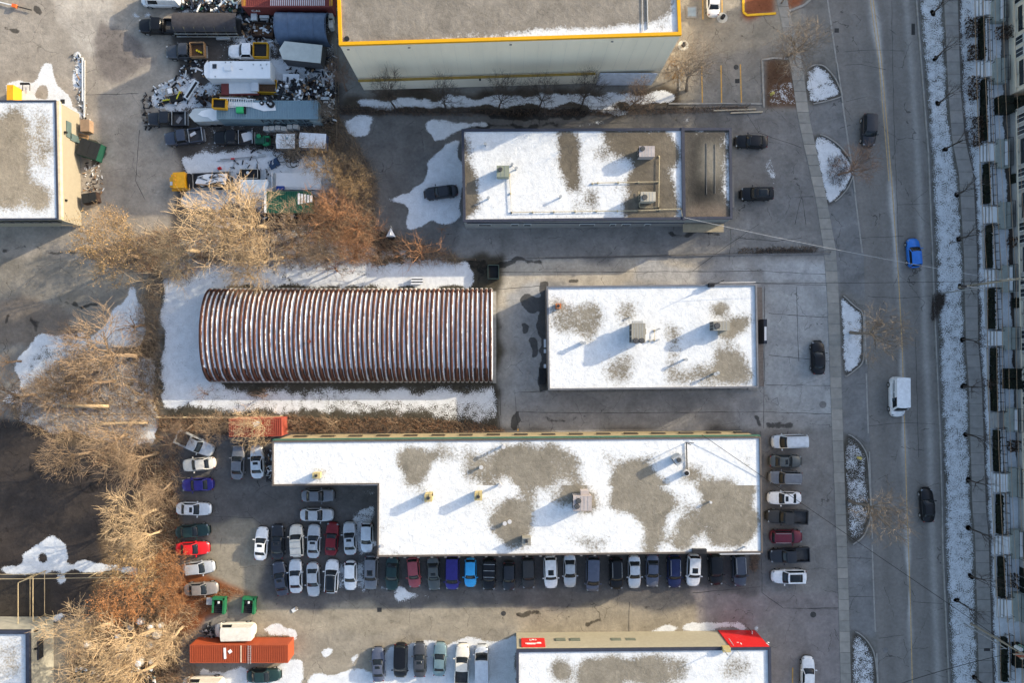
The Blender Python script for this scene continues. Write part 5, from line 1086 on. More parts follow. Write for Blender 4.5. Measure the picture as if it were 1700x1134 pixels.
# building block
h=16.5; xN,xS=1672,1697
def fx_(y): return xN+(y+60)*(xS-xN)/1260.
for bi,(y0,y1) in enumerate(((-205,158),(186,1400))):
    a,c=W(fx_(y0),y0),W(fx_(y1),y1); dpt=12
    t=thing('townhouse_block',['pale townhouse block in the top right corner, above the dark garden gap','long townhouse block along the right edge below the dark garden gap'][bi],'townhouse block',((a.x+c.x)/2+dpt/2,(a.y+c.y)/2,0))
    b=MB(); b.prism([a.to_2d(),c.to_2d(),(c.x+dpt,c.y),(a.x+dpt,a.y)],0,h); b.build('wall',greyst if bi else cream,t)
    b=MB(); b.prism([(a.x-.2,a.y),(c.x-.2,c.y),(c.x+dpt,c.y),(a.x+dpt,a.y)],h,h+.3); b.build('roof',concd,t)
    y=y0+8; k=0
    while y<y1-20 and y<1200:
        if y>-60:
            bay=(k%4 in(0,1)); big=(k%4 in (2,3))
            p=W(fx_(y+10),y+10)
            if not big:
                for zz in (2.1,4.9):
                    b=MB(); b.box((p.x-.04,p.y,zz),(.12,1.3,1.5)); f=b.build('window',M('window_white',(.55,.54,.50)),t); b=MB(); b.box((p.x-.1,p.y+.0,zz+.0),(.06,1.05,1.25)); g=b.build('pane',glass,f)
                    b=MB(); b.box((p.x-.13,p.y,zz),(.05,.06,1.25)); b.build('glazing_bar',M('window_white',(.55,.54,.50)),f)
            else:
                b=MB(); b.box((p.x-.15,p.y,1.6),(.3,1.9,.25)); b.build('band',cream,t)
                for zz in (2.6,5.4):
                    b=MB(); b.box((p.x-.04,p.y,zz),(.12,1.7,1.3)); b.build('door_recess',glass,t)
                    b=MB(); b.box((p.x-.25,p.y,zz+.9),(.5,2.0,.35)); b.build('lintel',cream if bi==0 else M('band_grey',(.36,.35,.34)),t)
        y+=24 if k%2 else 20; k+=1
    for zz in (1.2,3.9): b=MB(); b.prism([(a.x-.12,a.y),(c.x-.12,c.y),(c.x,c.y),(a.x,a.y)],zz,zz+.22); b.build('string_course',cream,t)
# shrubs in gardens
SH=[(1600,1619,32,65,1.1,bsh,'bushy brown shrub by the path near the top right'),(1603,1619,76,104,1.0,bsh,'second brown shrub by the path, below the first'),(1605,1620,128,168,1.1,bsh,'third brown shrub by the path beside the hedge'),(1610,1626,195,245,1.1,bsh,'ragged brown shrub where the path bends'),
 (1648,1674,47,68,1.3,bsh,'wide reddish brown shrub between two snowy gardens at the top'),(1646,1676,163,192,1.6,evg,'dark evergreen mass at the gap between the townhouse blocks'),(1675,1700,165,185,2.0,evg,'tall dark evergreen filling the gap at the right edge'),(1675,1688,290,306,1.0,evg,'small dark shrub against the facade beside the fourth garden'),
 (1668,1684,395,412,1.2,bsh,'rusty brown shrub near the facade above the utility pole'),(1678,1692,495,512,1.2,evg,'small dark bush against the facade below the pole'),(1659,1692,611,646,1.9,evg,'big square dark evergreen beside the brown path shrub'),(1636,1650,630,646,.9,bsh,'small ginger shrub in the hedge line'),
 (1668,1700,730,750,1.2,bsh,'dark brown bush below the wide stone porch'),(1673,1684,950,975,1.2,bsh,'dark reddish bush in the snowy garden near the bottom'),(1690,1704,940,990,1.4,evg,'dark bush cut by the right edge near the bottom'),(1677,1691,1065,1105,1.3,evg,'dark rounded bush below the second utility pole')]
for x0,x1,y0,y1,hh_,m_,lab in SH: hedge(x0,x1,y0,y1,hh_,lab,None,m_,'shrub',.55,True if m_ is evg else False)
# ================================================================ TREES
bark={'gold':M('bark_gold',(.43,.315,.19),var=.25,scale=2),'tan':M('bark_tan',(.26,.185,.12),var=.3,scale=2),'brown':M('bark_brown',(.16,.11,.075),var=.3,scale=2),'dark':M('bark_dark_shaded',(.06,.048,.04),var=.3,scale=2),'rust':M('twig_rust',(.26,.135,.07),var=.35,scale=2),'red':M('twig_red',(.19,.13,.10),var=.3,scale=2),'grey':M('bark_grey',(.20,.165,.13),var=.3,scale=2)}  # dark bark has shade put into its colour, for trees standing in shade
leafm={'gold':M('leaf_gold',(.34,.225,.10),var=.4,scale=2,rough=.9),'rust':M('leaf_rust',(.30,.135,.05),var=.45,scale=2,rough=.9)}
def treekit(seed,spread,levels,leaf,multi,twig=.012):
    r=random.Random(seed); tr=MB(); cr=MB(); lf=MB()
    def rv(): return Vector((r.gauss(0,1),r.gauss(0,1),r.gauss(0,1)))
    def grow(p,d,L,rad,lv):
        n=3 if lv<3 else 2; pts=[p]; rs=[rad]
        for i in range(n):
            d=(d+rv()*(.13 if lv<2 else .2)+Vector((0,0,.06))).normalized(); p=p+d*L/n; pts.append(p); rs.append(rad*(1-.55*(i+1)/n))
        (tr if lv<2 else cr).tube(pts,rs,6 if lv<2 else 3,0,False)
        if lv>=levels:
            if leaf:
                for _ in range(leaf):
                    q=p-d*r.uniform(0,L)+rv()*.07; a=rv().normalized()*r.uniform(.018,.036); e=a.orthogonal().normalized()*a.length
                    lf.add([q-a-e,q+a-e,q+a+e,q-a+e],[(0,1,2,3)])
            return
        k=[5,5,5,5,3][lv] if lv<5 else 3
        if lv==0: k=multi
        for i in range(k):
            t_=r.uniform(.35,1.0) if lv else r.uniform(.75,1.0); j=min(n-1,int(t_*n)); q=pts[j].lerp(pts[j+1],t_*n-j)
            ax=d.orthogonal().normalized(); ax.rotate(Matrix.Rotation(2*math.pi*(i+r.random()*.7)/k,3,d)); ang=r.uniform(.4,.95)*spread
            nd=(d*math.cos(ang)+ax*math.sin(ang)).normalized()
            grow(q,nd,L*r.uniform(.58,.85),max(twig,rad*(1-.5*t_)*.62),lv+1)
    grow(Vector((0,0,0)),Vector((0,0,1)),2.6,.17,0)
    return tr.mesh('trunk',[bark['tan']]),cr.mesh('crown',[bark['tan']]),(lf.mesh('leaves',[leafm['gold']]) if leaf else None)
TK={k:treekit(*a) for k,a in {'a':(11,1.0,4,0,6),'b':(23,1.15,4,0,7),'c':(37,.85,4,0,6),'l':(41,1.0,4,4,6),'m':(53,1.2,4,5,7),'s':(61,.9,3,0,4),'u':(77,1.1,3,0,6)}.items()}
TKR={}; TKH={}
for k,(a,b_,c) in TK.items():
    co=np.array([v.co[:] for v in b_.vertices]); TKR[k]=float(np.percentile(np.hypot(co[:,0],co[:,1]),93)); TKH[k]=float(np.percentile(co[:,2],97))
TLAB=set()
def tree(k,px,py,rpx,lab,bk='tan',group=None,name='bare_tree',hs=1.0,lf='gold',lean=None):
    """rpx: crown radius in picture px"""
    assert lab not in TLAB,lab
    TLAB.add(lab); p=W(px,py); s=px2m(rpx)*.93/TKR[k]
    t=thing(name,lab,'tree' if rpx>16 or name!='shrub' else 'shrub',tuple(p),group,rnd.uniform(0,6.28)); t.scale=(s,s,s*hs if hs<3 else hs/TKH[k])
    if lean: t.rotation_euler=(lean[0],lean[1],rnd.uniform(-.3,.3))
    for nm,me in zip(('trunk','crown','leaves'),TK[k]):
        if me is None: continue
        o=part(nm,me,t); o.material_slots[0].link='OBJECT'; o.material_slots[0].material=leafm[lf] if nm=='leaves' else bark[bk]
    return t
TW=[('l',232,428,62,'bushy golden tree beside the beige building shadow','tan',1.0,'gold'),('m',215,398,44,'smaller golden tree at the top of the left thicket','tan',1.,'gold'),('b',385,402,88,'largest pale golden bare tree, above the hut','gold',1.05,0),('a',445,378,70,'pale bare tree below the green-roofed shed','gold',1,0),('c',330,418,64,'pale leaning bare tree at the upper left lot corner','gold',1,0),
 ('b',470,428,66,'pale bare tree whose twigs reach over the hut roof','gold',1,0),('a',420,462,38,'low pale tree touching the top of the hut roof','gold',.9,0),('b',572,352,58,'russet bare tree right of the green-roofed shed','rust',1,0),('m',588,300,40,'tan leafy tree by the fence above the russet tree','tan',1,'gold'),('l',545,285,36,'thin golden tree at the yard fence beside the blue shape','tan',.9,'gold'),
 ('a',598,390,44,'brown bare tree right of the russet tree','rust',1,0),('c',500,392,50,'tan bare tree between the shed and the lot line','tan',1,0),('b',590,428,46,'rusty bare tree above the middle of the hut','rust',1,0),('u',702,430,44,'spreading brown bush-like tree above the right half of the hut','rust',1,0),('s',733,382,15,'small orange sapling above the spreading brown tree','rust',1,0),('c',548,432,36,'thin tan tree between two rusty trees above the hut','tan',1,0),
 ('a',228,592,66,'wide tan bare tree left of the hut','tan',1.05,0),('b',190,632,58,'dark brown bare tree above the fallen logs','brown',1,0),('c',130,650,56,'bare tree at the left end of the fallen logs','tan',1,0),('a',60,655,42,'bare tree near the left edge above the dark field','brown',1,0),('u',35,600,30,'brown low bush between snow patches at the left edge','brown',1,0),('b',150,560,34,'low bare bush on the snow left of the hut','brown',1,0),
 ('u',240,540,38,'thin bare tree beside the western lot line','brown',1,0),('b',210,722,64,'wide tan bare tree drooping over the dark field','tan',1,0),('a',150,752,44,'lower tan bare tree on the dark field edge','tan',1,0),('c',262,752,50,'tan tree crowding the tilted silver pickup','tan',1,0),('b',285,800,42,'tan tree beside the indigo car','tan',1,0),('a',262,845,50,'tan tree beside the pale silver car with sunroof','gold',1,0),
 ('c',270,880,44,'golden tree beside the dark green car of the left column','gold',1,0),('l',255,920,44,'orange-gold leafy tree beside the red car','tan',1,'gold'),('m',288,938,40,'bright orange leafy tree beside the small silver hatchback','rust',1,'rust'),('l',245,975,48,'russet leafy tree above the boulders','rust',1,'rust'),('m',292,990,34,'orange leafy tree beside the taupe car','rust',1,'rust'),
 ('b',192,1030,62,'golden bare tree at the left of the boulders','gold',1,0),('a',255,1045,66,'golden bare tree over the boulders','gold',1,0),('b',180,1088,70,'golden bare tree at the bottom edge, left of the boulders','gold',1,0),('c',262,1100,64,'golden bare tree at the bottom edge, right of the boulders','gold',1,0),('a',305,1040,42,'ochre bare tree touching the orange container','gold',1,0),('c',220,1120,50,'russet bare tree cut by the bottom edge','rust',1,0),('u',320,1120,26,'small dry tree beside the cut-off cream van','brown',1,0),
 ('a',658,184,30,'small dark bare tree, first from the left under the warehouse wall','dark',9.5,0),('c',740,182,34,'small dark bare tree, second under the warehouse wall','dark',9.5,0),('c',828,184,36,'dark bare tree, third under the warehouse wall','dark',9.5,0),('a',893,184,33,'dark bare tree, fourth under the warehouse wall','dark',9.5,0),('a',963,181,34,'dark bare tree, fifth under the warehouse wall','dark',9.5,0),('b',1040,182,36,'brown bare tree, last under the warehouse wall','brown',9.5,0),
 ('l',1118,130,24,'ochre shrub in the kerbed island at the warehouse corner','brown',.8,'gold'),('b',1140,150,58,'wide grey-brown bare tree over the parking lines','grey',1,0),('b',1308,92,60,'wide grey-brown bare tree over the west pavement near the top','grey',1,0),('u',1290,118,26,'brown shrub at the corner of the upper snow plot','brown',.8,0),
 ('a',1392,290,38,'bare reddish tree on the second snow island','red',8.5,0),('a',1412,552,48,'bare brown tree on the third snow island leaning over the road','grey',11,0),('a',1410,832,48,'bare grey-brown tree on the long speckled snow island','grey',11,0),
 ('u',1297,5,22,'small grey tree in the mulch bed at the top','grey',1,0),('c',575,150,34,'bare reddish tree at the warehouse left corner','red',1,0),('b',552,205,30,'bare grey tree over the end of the blue-grey container','grey',1,0),('a',500,262,32,'grey bare tree over the tangled hoses','grey',1,0),('u',445,655,20,'tiny bare shrub on the snow below the hut','red',.7,0),('u',345,655,24,'pinkish twiggy shrub on the snow below the hut left end','red',.6,0),
 ('a',440,700,40,'pale bare tree arching over the red container','gold',1,0),('c',370,708,36,'tan bare tree left of the red container','tan',1,0),('u',300,450,30,'low pale shrub at the left end of the north lot line','tan',1,0),('u',560,450,28,'low brown shrub hanging over the hut roof edge','rust',1,0),('u',640,440,26,'low brown shrub between two trees on the north lot line','brown',1,0),('u',500,700,24,'low brown shrub right of the red container','brown',.8,0),('u',560,700,24,'low dry shrub in the scrub strip above the long building','tan',.8,0),('u',660,702,22,'dark dry shrub in the scrub strip near its right end','brown',.8,0),('b',320,705,34,'brown bare tree at the lower left lot corner','brown',1,0)]
for k,x,y,r_,lab,bk,hs,lf in TW: tree(k,x,y,r_,lab,bk,'bare winter trees',hs=hs,lf=lf or 'gold')
SP=[(1548,22),(1552,97),(1557,172),(1569,247),(1587,323),(1591,397),(1594,476),(1597,563),(1599,641),(1602,720),(1606,797),(1609,877),(1611,957),(1588,997),(1617,1125)]
on=['first','second','third','fourth','fifth','sixth','seventh','eighth','ninth','tenth','eleventh','twelfth','thirteenth','fourteenth','last']
mulch=M('mulch',(.02,.017,.014),var=.4,scale=8)
for i,(x,y) in enumerate(SP):
    t=tree('s',x,y,24,f"thin street sapling on the snowy east verge, {on[i]} from the top",'dark','saplings planted along the east verge',name='street_sapling',hs=1.55)
    s=t.scale.x; 
    b=MB(); 
    for _ in range(7): a=rnd.uniform(0,6.3); q=rnd.uniform(0,.3); b.cyl((math.cos(a)*q/s,math.sin(a)*q/s,.01),rnd.uniform(.15,.28)/s,.06/s,8)
    b.cyl((0,0,0),.035/s,2.4/s,6); part('mulch_ring',b.mesh('mulch_ring',[mulch]),t)
# undergrowth ------------------------------------------------------------
def brush(lab,poly,n,mats,L=1.0,zh=.7,cat='undergrowth',r=.022,lean=(0,0)):
    xs=[p[0] for p in poly]; ys_=[p[1] for p in poly]; X=NR.uniform(min(xs),max(xs),n*2); Y=NR.uniform(min(ys_),max(ys_),n*2); ok=inpoly(X,Y,poly); X=X[ok];Y=Y[ok]
    vs=[];fs=[];mi=[]
    for i in range(len(X)):
        p=W(X[i],Y[i]); a=rnd.uniform(0,6.28); l=L*rnd.uniform(.4,1.3); z0=rnd.uniform(0,zh*.5)
        pts=[p+Vector((0,0,z0))]; d=Vector((math.cos(a)+lean[0],math.sin(a)+lean[1],rnd.uniform(.1,1.1))).normalized()
        for k in range(2):
            pts.append(pts[-1]+d*l/2); d=(d+Vector((rnd.gauss(0,.35),rnd.gauss(0,.35),-.35))).normalized()
        m_=rnd.randrange(len(mats)); o=len(vs)
        for k,q in enumerate(pts):
            w_=r*(1-.3*k); vs+=[(q.x-w_,q.y,q.z),(q.x+w_*.5,q.y+w_*.9,q.z),(q.x+w_*.5,q.y-w_*.5,q.z+w_)]
        for k in range(2):
            for j in range(3): fs.append((o+k*3+j,o+k*3+(j+1)%3,o+k*3+3+(j+1)%3,o+k*3+3+j)); mi.append(m_)
    me=bpy.data.meshes.new('undergrowth'); me.from_pydata(vs,[],fs)
    for m_ in mats: me.materials.append(m_)
    me.polygons.foreach_set('material_index',mi); o=bpy.data.objects.new('undergrowth',me); COL.objects.link(o); tagg(o,lab,cat,None,'stuff'); return o
G_,T_,B_,R_,D_=bark['gold'],bark['tan'],bark['brown'],bark['rust'],bark['dark']
brush('tangled dry brush along the lot line above the hut',[(130,425),(270,380),(520,390),(640,385),(760,425),(770,440),(640,436),(500,442),(350,440),(300,470),(265,460)],9000,[G_,T_,B_,R_],1.1)
brush('dry brush strip between the hut lot and the long building',[(262,690),(480,690),(560,695),(700,694),(820,706),(840,716),(700,718),(480,718),(470,700),(380,700),(380,722),(262,716)],6500,[T_,B_,R_,bark['dark']],.6,.4)
brush('tangled brush in the thicket left of the hut',[(255,440),(268,440),(266,700),(220,740),(60,720),(20,690),(20,660),(100,600),(150,570),(215,575),(235,500)],11000,[T_,B_,B_,G_],1.1)
brush('dry brush between the parked cars and the dark field',[(200,730),(300,725),(300,760),(300,1000),(330,1010),(325,1134),(120,1134),(110,1080),(180,1000),(240,930),(225,850),(245,800),(140,760)],8500,[T_,G_,R_,B_],1.2)
brush('grey-brown brush around the yard fence corner',[(490,230),(560,190),(600,250),(628,300),(625,400),(520,400),(520,330),(560,300),(540,270)],6000,[T_,B_,G_,bark['grey']],1.1)
brush('low weeds and leaf litter below the warehouse wall',[(560,176),(700,180),(1000,182),(1240,176),(1240,184),(1000,192),(700,192),(560,190)],3200,[bark['dark'],B_,bark['red']],.5,.3)
brush('leaf litter and dry stems in the rust-coloured drift by the taupe car',[(285,975),(340,965),(420,985),(350,1010),(300,1040)],1500,[R_,T_],.4,.15)
brush('dry twigs beside the orange container',[(420,1058),(480,1055),(485,1068),(430,1066)],700,[R_,B_],.5,.3)
brush('stubbly weeds along the northern kerb strip',[(1225,412),(1355,409),(1358,418),(1225,421)],500,[bark['dark'],B_],.4,.2)
brush('dry stems against the long building corner',[(1244,918),(1262,920),(1255,950),(1246,945)],250,[B_,bark['red']],.5,.2)
brush('dark shrub clumps on the second snow island',[(1375,262),(1405,258),(1408,290),(1395,310),(1372,300)],260,[bark['dark']],.7,.3)
brush('dark weeds around the street light on the east verge',[(1548,490),(1568,487),(1566,505),(1552,530),(1545,530)],500,[bark['dark']],.6,.3)
# fallen logs
def log(lab,pts,r,mat=bark['gold']):
    p=[W(*q)+Vector((0,0,r+.25)) for q in pts]; b=MB(); b.tube(p,[r,r*1.05,r*.9,r*.8][:len(p)],9); tagg(b.build('fallen_log',mat,origin=tuple(p[0]),smooth=True),lab,'log')
log('thick yellow fallen log with a dark cut end in the thicket',[(107,673),(145,674),(184,674)],.26); log('second yellow fallen log lying beside the snowy path',[(150,708),(180,703),(225,702),(248,702)],.22)
log('broken pale branch reaching to the corner of the long building',[(400,740),(430,736),(462,722),(480,716)],.13,bark['tan'])
log('pale fallen branch lying across the white car beside the long building',[(420,748),(436,740),(450,730)],.10,bark['tan'])
# ================================================================ POLES AND WIRES
polew=M('pole_wood',(.30,.26,.20),var=.2,scale=3); wirem=M('wire_black',(.012,.012,.012),rough=.6); wireb=M('wire_brown',(.28,.19,.12),rough=.6)
def wire(lab,a,b,sag=.6,r=.022,mat=wirem,grp='overhead wires'):
    P=[a.lerp(b,i/20)-Vector((0,0,sag*4*(i/20)*(1-i/20))) for i in range(21)]; m=MB(); m.tube(P,r,5); tagg(m.build('overhead_wire',mat,origin=tuple(a)),lab,'wire',grp)
def upole(px,py,lab,cans=()):
    p=W(px,py); t=thing('utility_pole',lab,'utility pole',tuple(p))
    b=MB(); b.tube([p,p+Vector((0,0,11.5))],[.17,.12],10); b.build('pole',polew,t)
    for z in (10.9,9.8): b=MB(); b.box((p.x,p.y,z),(2.6,.12,.14)); b.build('crossarm',polew,t)
    for dx in (-1.2,-.7,.7,1.2):
        b=MB(); b.cyl((p.x+dx,p.y,10.97),.05,.2,8); b.build('insulator',M('insulator_white',(.6,.58,.5)),t)
    b=MB(); b.tube([p+Vector((-.1,0,8.2)),p+Vector((1.6,.1,8.4))],.05,6); b.build('bracket',galv,t)
    for dx,dy,z,c in cans:
        b=MB(); b.cyl((p.x+dx,p.y+dy,z),.26,.9,14); b.build('transformer_can',c,t)
    return p
pA=upole(1592,477,'wooden utility pole on the east verge level with the middle lot, crossarms on top')
pB=upole(1612,1036,'wooden utility pole near the bottom right with transformer cans and crossarms',((-.1,.45,8.6,M('can_grey',(.5,.52,.52),rough=.5)),(.1,-.5,8.6,M('can_rust',(.35,.10,.06),rough=.5)),(.6,.4,8.3,M('can_green',(.12,.2,.17)))))
dirn=(pB-pA).normalized(); pN=pA-dirn*(pB-pA).length*1.1; pS=pB+dirn*30
for k,(dx,z,rr) in enumerate(((-1.2,11.15,.02),(1.2,11.15,.02),(.7,9.9,.022),(0,8.4,.03),(0,7.4,.035),(-.6,6.6,.03))):
    o=Vector((dx,0,z))
    wn=['outermost west','outermost east','upper middle','middle','thick lower','lowest'][k]
    wire(f"{wn} brown wire running along the pavement north of the middle pole",pN+o,pA+o,.7,rr,wireb); wire(f"{wn} brown wire running between the two utility poles",pA+o,pB+o,.7,rr,wireb); wire(f"{wn} brown wire running south of the lower utility pole",pB+o,pS+o,.4,rr,wireb)
wire('wire crossing the road from the middle utility pole to the two-part roof corner',pA+Vector((0,0,9)),W(1136,361,6.5),1.2,.025,M('wire_pale',(.4,.4,.4)))
wire('black wire crossing the road from the middle utility pole to the central building',pA+Vector((0,0,8.5)),W(1180,470,6.5),1.2,.025)
wire('black wire crossing the road from the lower utility pole to the long building mast',pB+Vector((0,0,9)),W(1165,722,8.3),1.0,.035)
wire('black wire from the lower utility pole down to the bottom edge of the road',pB+Vector((0,0,9)),W(1380,1180,9),1.0,.035)
p=W(1563,487); t=thing('street_light','tall grey street light on the east verge just below the middle utility pole','street light',tuple(p))
b=MB(); b.tube([p,p+Vector((0,0,8.5))],[.11,.07],10); b.build('pole',galv,t); b=MB(); b.tube([p+Vector((0,0,8.4)),p+Vector((-1.3,0,8.8)),p+Vector((-2.6,.1,8.9))],.04,6); b.build('arm',galv,t); b=MB(); b.box((p.x-2.8,p.y+.1,8.88),(.7,.28,.13)); b.build('lamp_head',dk,t)
p=W(1615,1039); t=thing('street_light','street light arm beside the lower utility pole reaching over the verge','street light',tuple(W(1600,1036)))
p=W(1600,1036); b=MB(); b.tube([p,p+Vector((0,0,8.2))],[.11,.07],10); b.build('pole',galv,t); b=MB(); b.tube([p+Vector((0,0,8.1)),p+Vector((-2.4,0,8.5))],.04,6); b.build('arm',galv,t); b=MB(); b.box((p.x-2.7,p.y,8.5),(.7,.28,.13)); b.build('lamp_head',dk,t)
# ================================================================ FENCES
def fence(lab,pts,h=1.6,step=2.6,mat=galv,name='chain_link_fence',rails=(1.0,.1),r=.03):
    P=[W(*q) for q in pts]; t=thing(name,lab,'fence',tuple(P[0]))
    for a,c in zip(P,P[1:]):
        L=(c-a).length; n=max(1,int(L/step))
        for i in range(n+1):
            q=a.lerp(c,i/n); b=MB(); b.tube([q,q+Vector((0,0,h))],r*1.3,5); b.build('post',mat,t)
        for f in rails: b=MB(); b.tube([a+Vector((0,0,h*f)),c+Vector((0,0,h*f))],r,5); b.build('rail',mat,t)
fenm=M('fence_brown',(.16,.12,.08),var=.3); palef=M('fence_tan',(.45,.36,.22),var=.15)
fence('dark chain link fence between the warehouse verge and the two-part building',[(572,186),(800,187),(1105,181),(1240,178)],1.5,3,M('fence_dark',(.05,.045,.04)))
fence('wire fence at the right edge of the truck yard',[(561,60),(563,190),(566,300)],1.8,3,fenm); fence('grey wire fence from the truck yard fence down to the lot line',[(590,232),(592,300),(600,400)],1.8,3,fenm)
fence('fence along the north lot line above the hut',[(268,427),(500,425),(790,432)],1.5,3.2,fenm); fence('fence along the south lot line below the hut',[(268,692),(440,692),(470,690)],1.5,3.2,palef)
fence('low wire fence along the snowy path at the left thicket',[(110,688),(262,687)],1.3,3,fenm); fence('fence between the thicket and the column of parked cars',[(268,740),(266,860),(275,1000)],1.6,3.2,fenm)
fence('tan wire fence along the snow strip of the dark field',[(-60,954),(60,953),(262,950)],2.2,4,palef,r=.045)
fence('tall tan steel frame beside the small corner building',[(52,958),(76,948),(76,1020),(92,1022)],2.6,6,palef,name='metal_gantry',r=.05); fence('tan steel frame bay against the corner building roof',[(52,958),(52,1040)],2.6,3.5,palef,name='metal_gantry',r=.05)
fence('thin low railing along the kerb between the north lot and the middle lot',[(800,431),(1050,426),(1255,420),(1378,418)],.35,6,M('rail_dark',(.06,.055,.05)),name='low_railing',rails=(1.0,))
b=MB(); 
for a,c in (((905,428),(1225,423)),((1225,423),(1378,421))): b.quadbeam(W(*a),W(*c),.2,0,.15)
stru(b.build('kerb',concd))
# ================================================================ YARD AND LOT OBJECTS
def thingbox(name,lab,cat,px,py,ang,h,parts,group=None):
    t=T(name,lab,cat,px,py,ang,h,group)
    for p_ in parts: 
        if p_[0]=='b': bx(t,p_[1],p_[2],p_[3],p_[4],*(p_[5:]))
        elif p_[0]=='c': cy(t,p_[1],p_[2],p_[3],p_[4],p_[5])
    return t
grn=M('dumpster_green',(.015,.075,.05),var=.2,scale=2,rough=.6); dbr=M('dark_brown_steel',(.04,.025,.02),var=.3); gold_=M('bright_green',(.04,.40,.14)); whs=M('white_plastic',(.62,.64,.64),var=.1)
def dumpster(lab,px,py,ang,mat,L=1.9,Wd=1.3,h=1.3,lid=True,op=None):
    t=T('dumpster',lab,'dumpster',px,py,ang,h)
    b=MB(); b.prism([(-L/2,-Wd/2),(L/2,-Wd/2),(L/2,Wd/2),(-L/2,Wd/2)],.1,.3); part('base',b.mesh('base',[mat]),t); frame_(t,-L/2,L/2,-Wd/2,Wd/2,.1,h,.07,mat,'side_wall')
    if lid:
        for s in (-1,1): bx(t,'lid',(s*L/4,0,h+.04),(L/2-.04,Wd,.06),M('lid_black',(.02,.022,.024)))
    else: bx(t,'contents',(0,0,h*.55),(L-.15,Wd-.15,.2),op or black)
    return t
dumpster('green dumpster with black lid leaning by the beige building wall',147,247,-18,grn,2.9,2.3,1.4)
dumpster('dark open bin near the lower corner of the beige building',148,328,10,dbr,2.0,1.3,1.1)
dumpster('dark open-top bin at the north edge of the middle lot beside the snow',819,451,0,M('bin_teal',(.03,.05,.05)),1.5,1.9,1.3,False)
dumpster('yellow open skip full of dark scrap beside the snowed-over trailer',441,142,-2,yel,2.9,1.7,1.1,False,brown)
dumpster('yellow hopper with dark load standing on the blue-grey container',378,184,-3,yel,1.8,1.25,.9,False,black).location.z=2.96
thingbox('plastic_tub','bright green plastic tub on the blue-grey container roof','tub',400,183.5,0,3,[('b','tub',(0,0,.25),(1.0,.75,.5),gold_),('b','rim',(.62,0,.2),(.2,.9,.4),black)]).location.z=2.96
thingbox('crate','tan wooden crate against the beige building corner','crate',141,208,0,1,[('b','box',(0,0,.5),(1.2,1.6,1.0),M('crate_tan',(.30,.20,.13),var=.2)),('b','lid',(0,0,1.02),(1.25,1.65,.05),M('crate_top',(.26,.18,.12)))])
thingbox('pallet','wooden pallet above the green dumpster by the beige wall','pallet',132,225,-12,1,[('b','board',(0,-.35+.35*k,.3),(1.5,.22,.08),wood) for k in range(3)]+[('b','block',(s*.6,0,.15),(.12,.9,.25),wood) for s in(-1,1)])
thingbox('steel_bin','amber sheet steel bin on the snow above the beige building','bin',23,157,0,1,[('b','side',(0,0,.9),(.9,2.2,1.7),yel),('b','edge',(-.55,0,1.1),(.25,2.3,.3),wood)])
t=T('steel_bench','black folding stand on the snow above the beige building','stand',42,139,0,.5)
bx(t,'top',(0,0,.6),(1.3,.3,.08),black)
for s in(-1,1): bx(t,'leg',(s*.5,-.35,.3),(.07,1.0,.07),black)
t=T('barrier_pole','white and orange barrier pole lying at the top left corner','barrier',16,7,-14,.3); bx(t,'pole',(-1.2,0,.3),(3.4,.14,.14),whs); bx(t,'pole_end',(1.9,0,.3),(2.6,.12,.12),black); bx(t,'cone',(.8,-.05,.4),(.6,.45,.35),M('orange_plastic',(.65,.12,.03)))
for k,(x,y0,y1,m_,l) in enumerate(((138,96,168,whs,'long white pipe lying beside the beige building, upper one'),(141.5,100,190,galv,'long grey pipe lying beside the beige building'),(141,150,195,whs,'short white pipe lying by the dumpster crate'))):
    b=MB(); a,c=W(x,y0)+Vector((0,0,.15)),W(x,y1)+Vector((0,0,.15)); b.tube([a,c],.11,8); tagg(b.build('loose_pipe',m_,origin=tuple(a)),l,'pipe')
bx_=lambda *a:a
# snow-covered trailer with red corner
t=T('flat_trailer','red and white trailer buried in snow below the travel trailer','trailer',398,146,0,.9)
bx(t,'deck',(0,0,.7),(5.2,1.8,.3),maroonc); bx(t,'snow',(.5,0,.92),(3.9,1.5,.18),snowm,.02); bx(t,'white_panel',(2.2,.3,1.1),(1.0,1.7,.4),whp); wheels(t,(-.3,.6),.85,.3)
t=T('flat_trailer','pale grey utility trailer with snow and wheels on it right of the yellow skip','trailer',478,148,-14,.9)
bx(t,'deck',(0,0,.6),(3.4,2.0,.2),M('grey_deck',(.22,.27,.29))); bx(t,'snow',(-.7,.2,.75),(1.5,1.2,.1),snowm,.1); frame_(t,-1.7,1.7,-1,1,.6,.95,.06,galv,'side_rail'); 
for x,y in ((-1.3,.6),(.3,-.6),(.8,.1)): cy(t,'spare_wheel',(x,y,.72),.3,.2,black)
thingbox('door_sheet','white sheet panel lying on scrap above the grey utility trailer','panel',483,129,-3,.8,[('b','panel',(0,0,.7),(2.3,1.2,.08),whp,.03),('b','beam',(0,-.1,.5),(.2,1.3,.3),dk)])
thingbox('fibreglass_tub','brown open tub with a scrap of snow left of the blue-grey shelter','tub',436,48,-5,.8,[('b','floor',(0,0,.3),(2.8,1.7,.15),brown),('b','side',(0,.9,.5),(3,.1,.8),dbr),('b','side',(0,-.9,.5),(3,.1,.8),dbr),('b','side',(1.5,0,.5),(.1,1.8,.8),dbr),('b','side',(-1.5,0,.5),(.1,1.8,.8),dbr),('b','snow',(.4,0,.42),(.9,.4,.06),snowm,-.5)])
thingbox('generator','white and black generator frame above the brown tub','generator',432,27,0,1,[('b','base',(0,0,.3),(2.4,1.0,.4),black),('b','cover',(-.9,0,.75),(.8,.9,.5),whs),('b','tank',(.5,.1,.7),(1.3,.35,.3),whs),('b','tank',(.5,-.3,.7),(1.1,.2,.25),galv)])
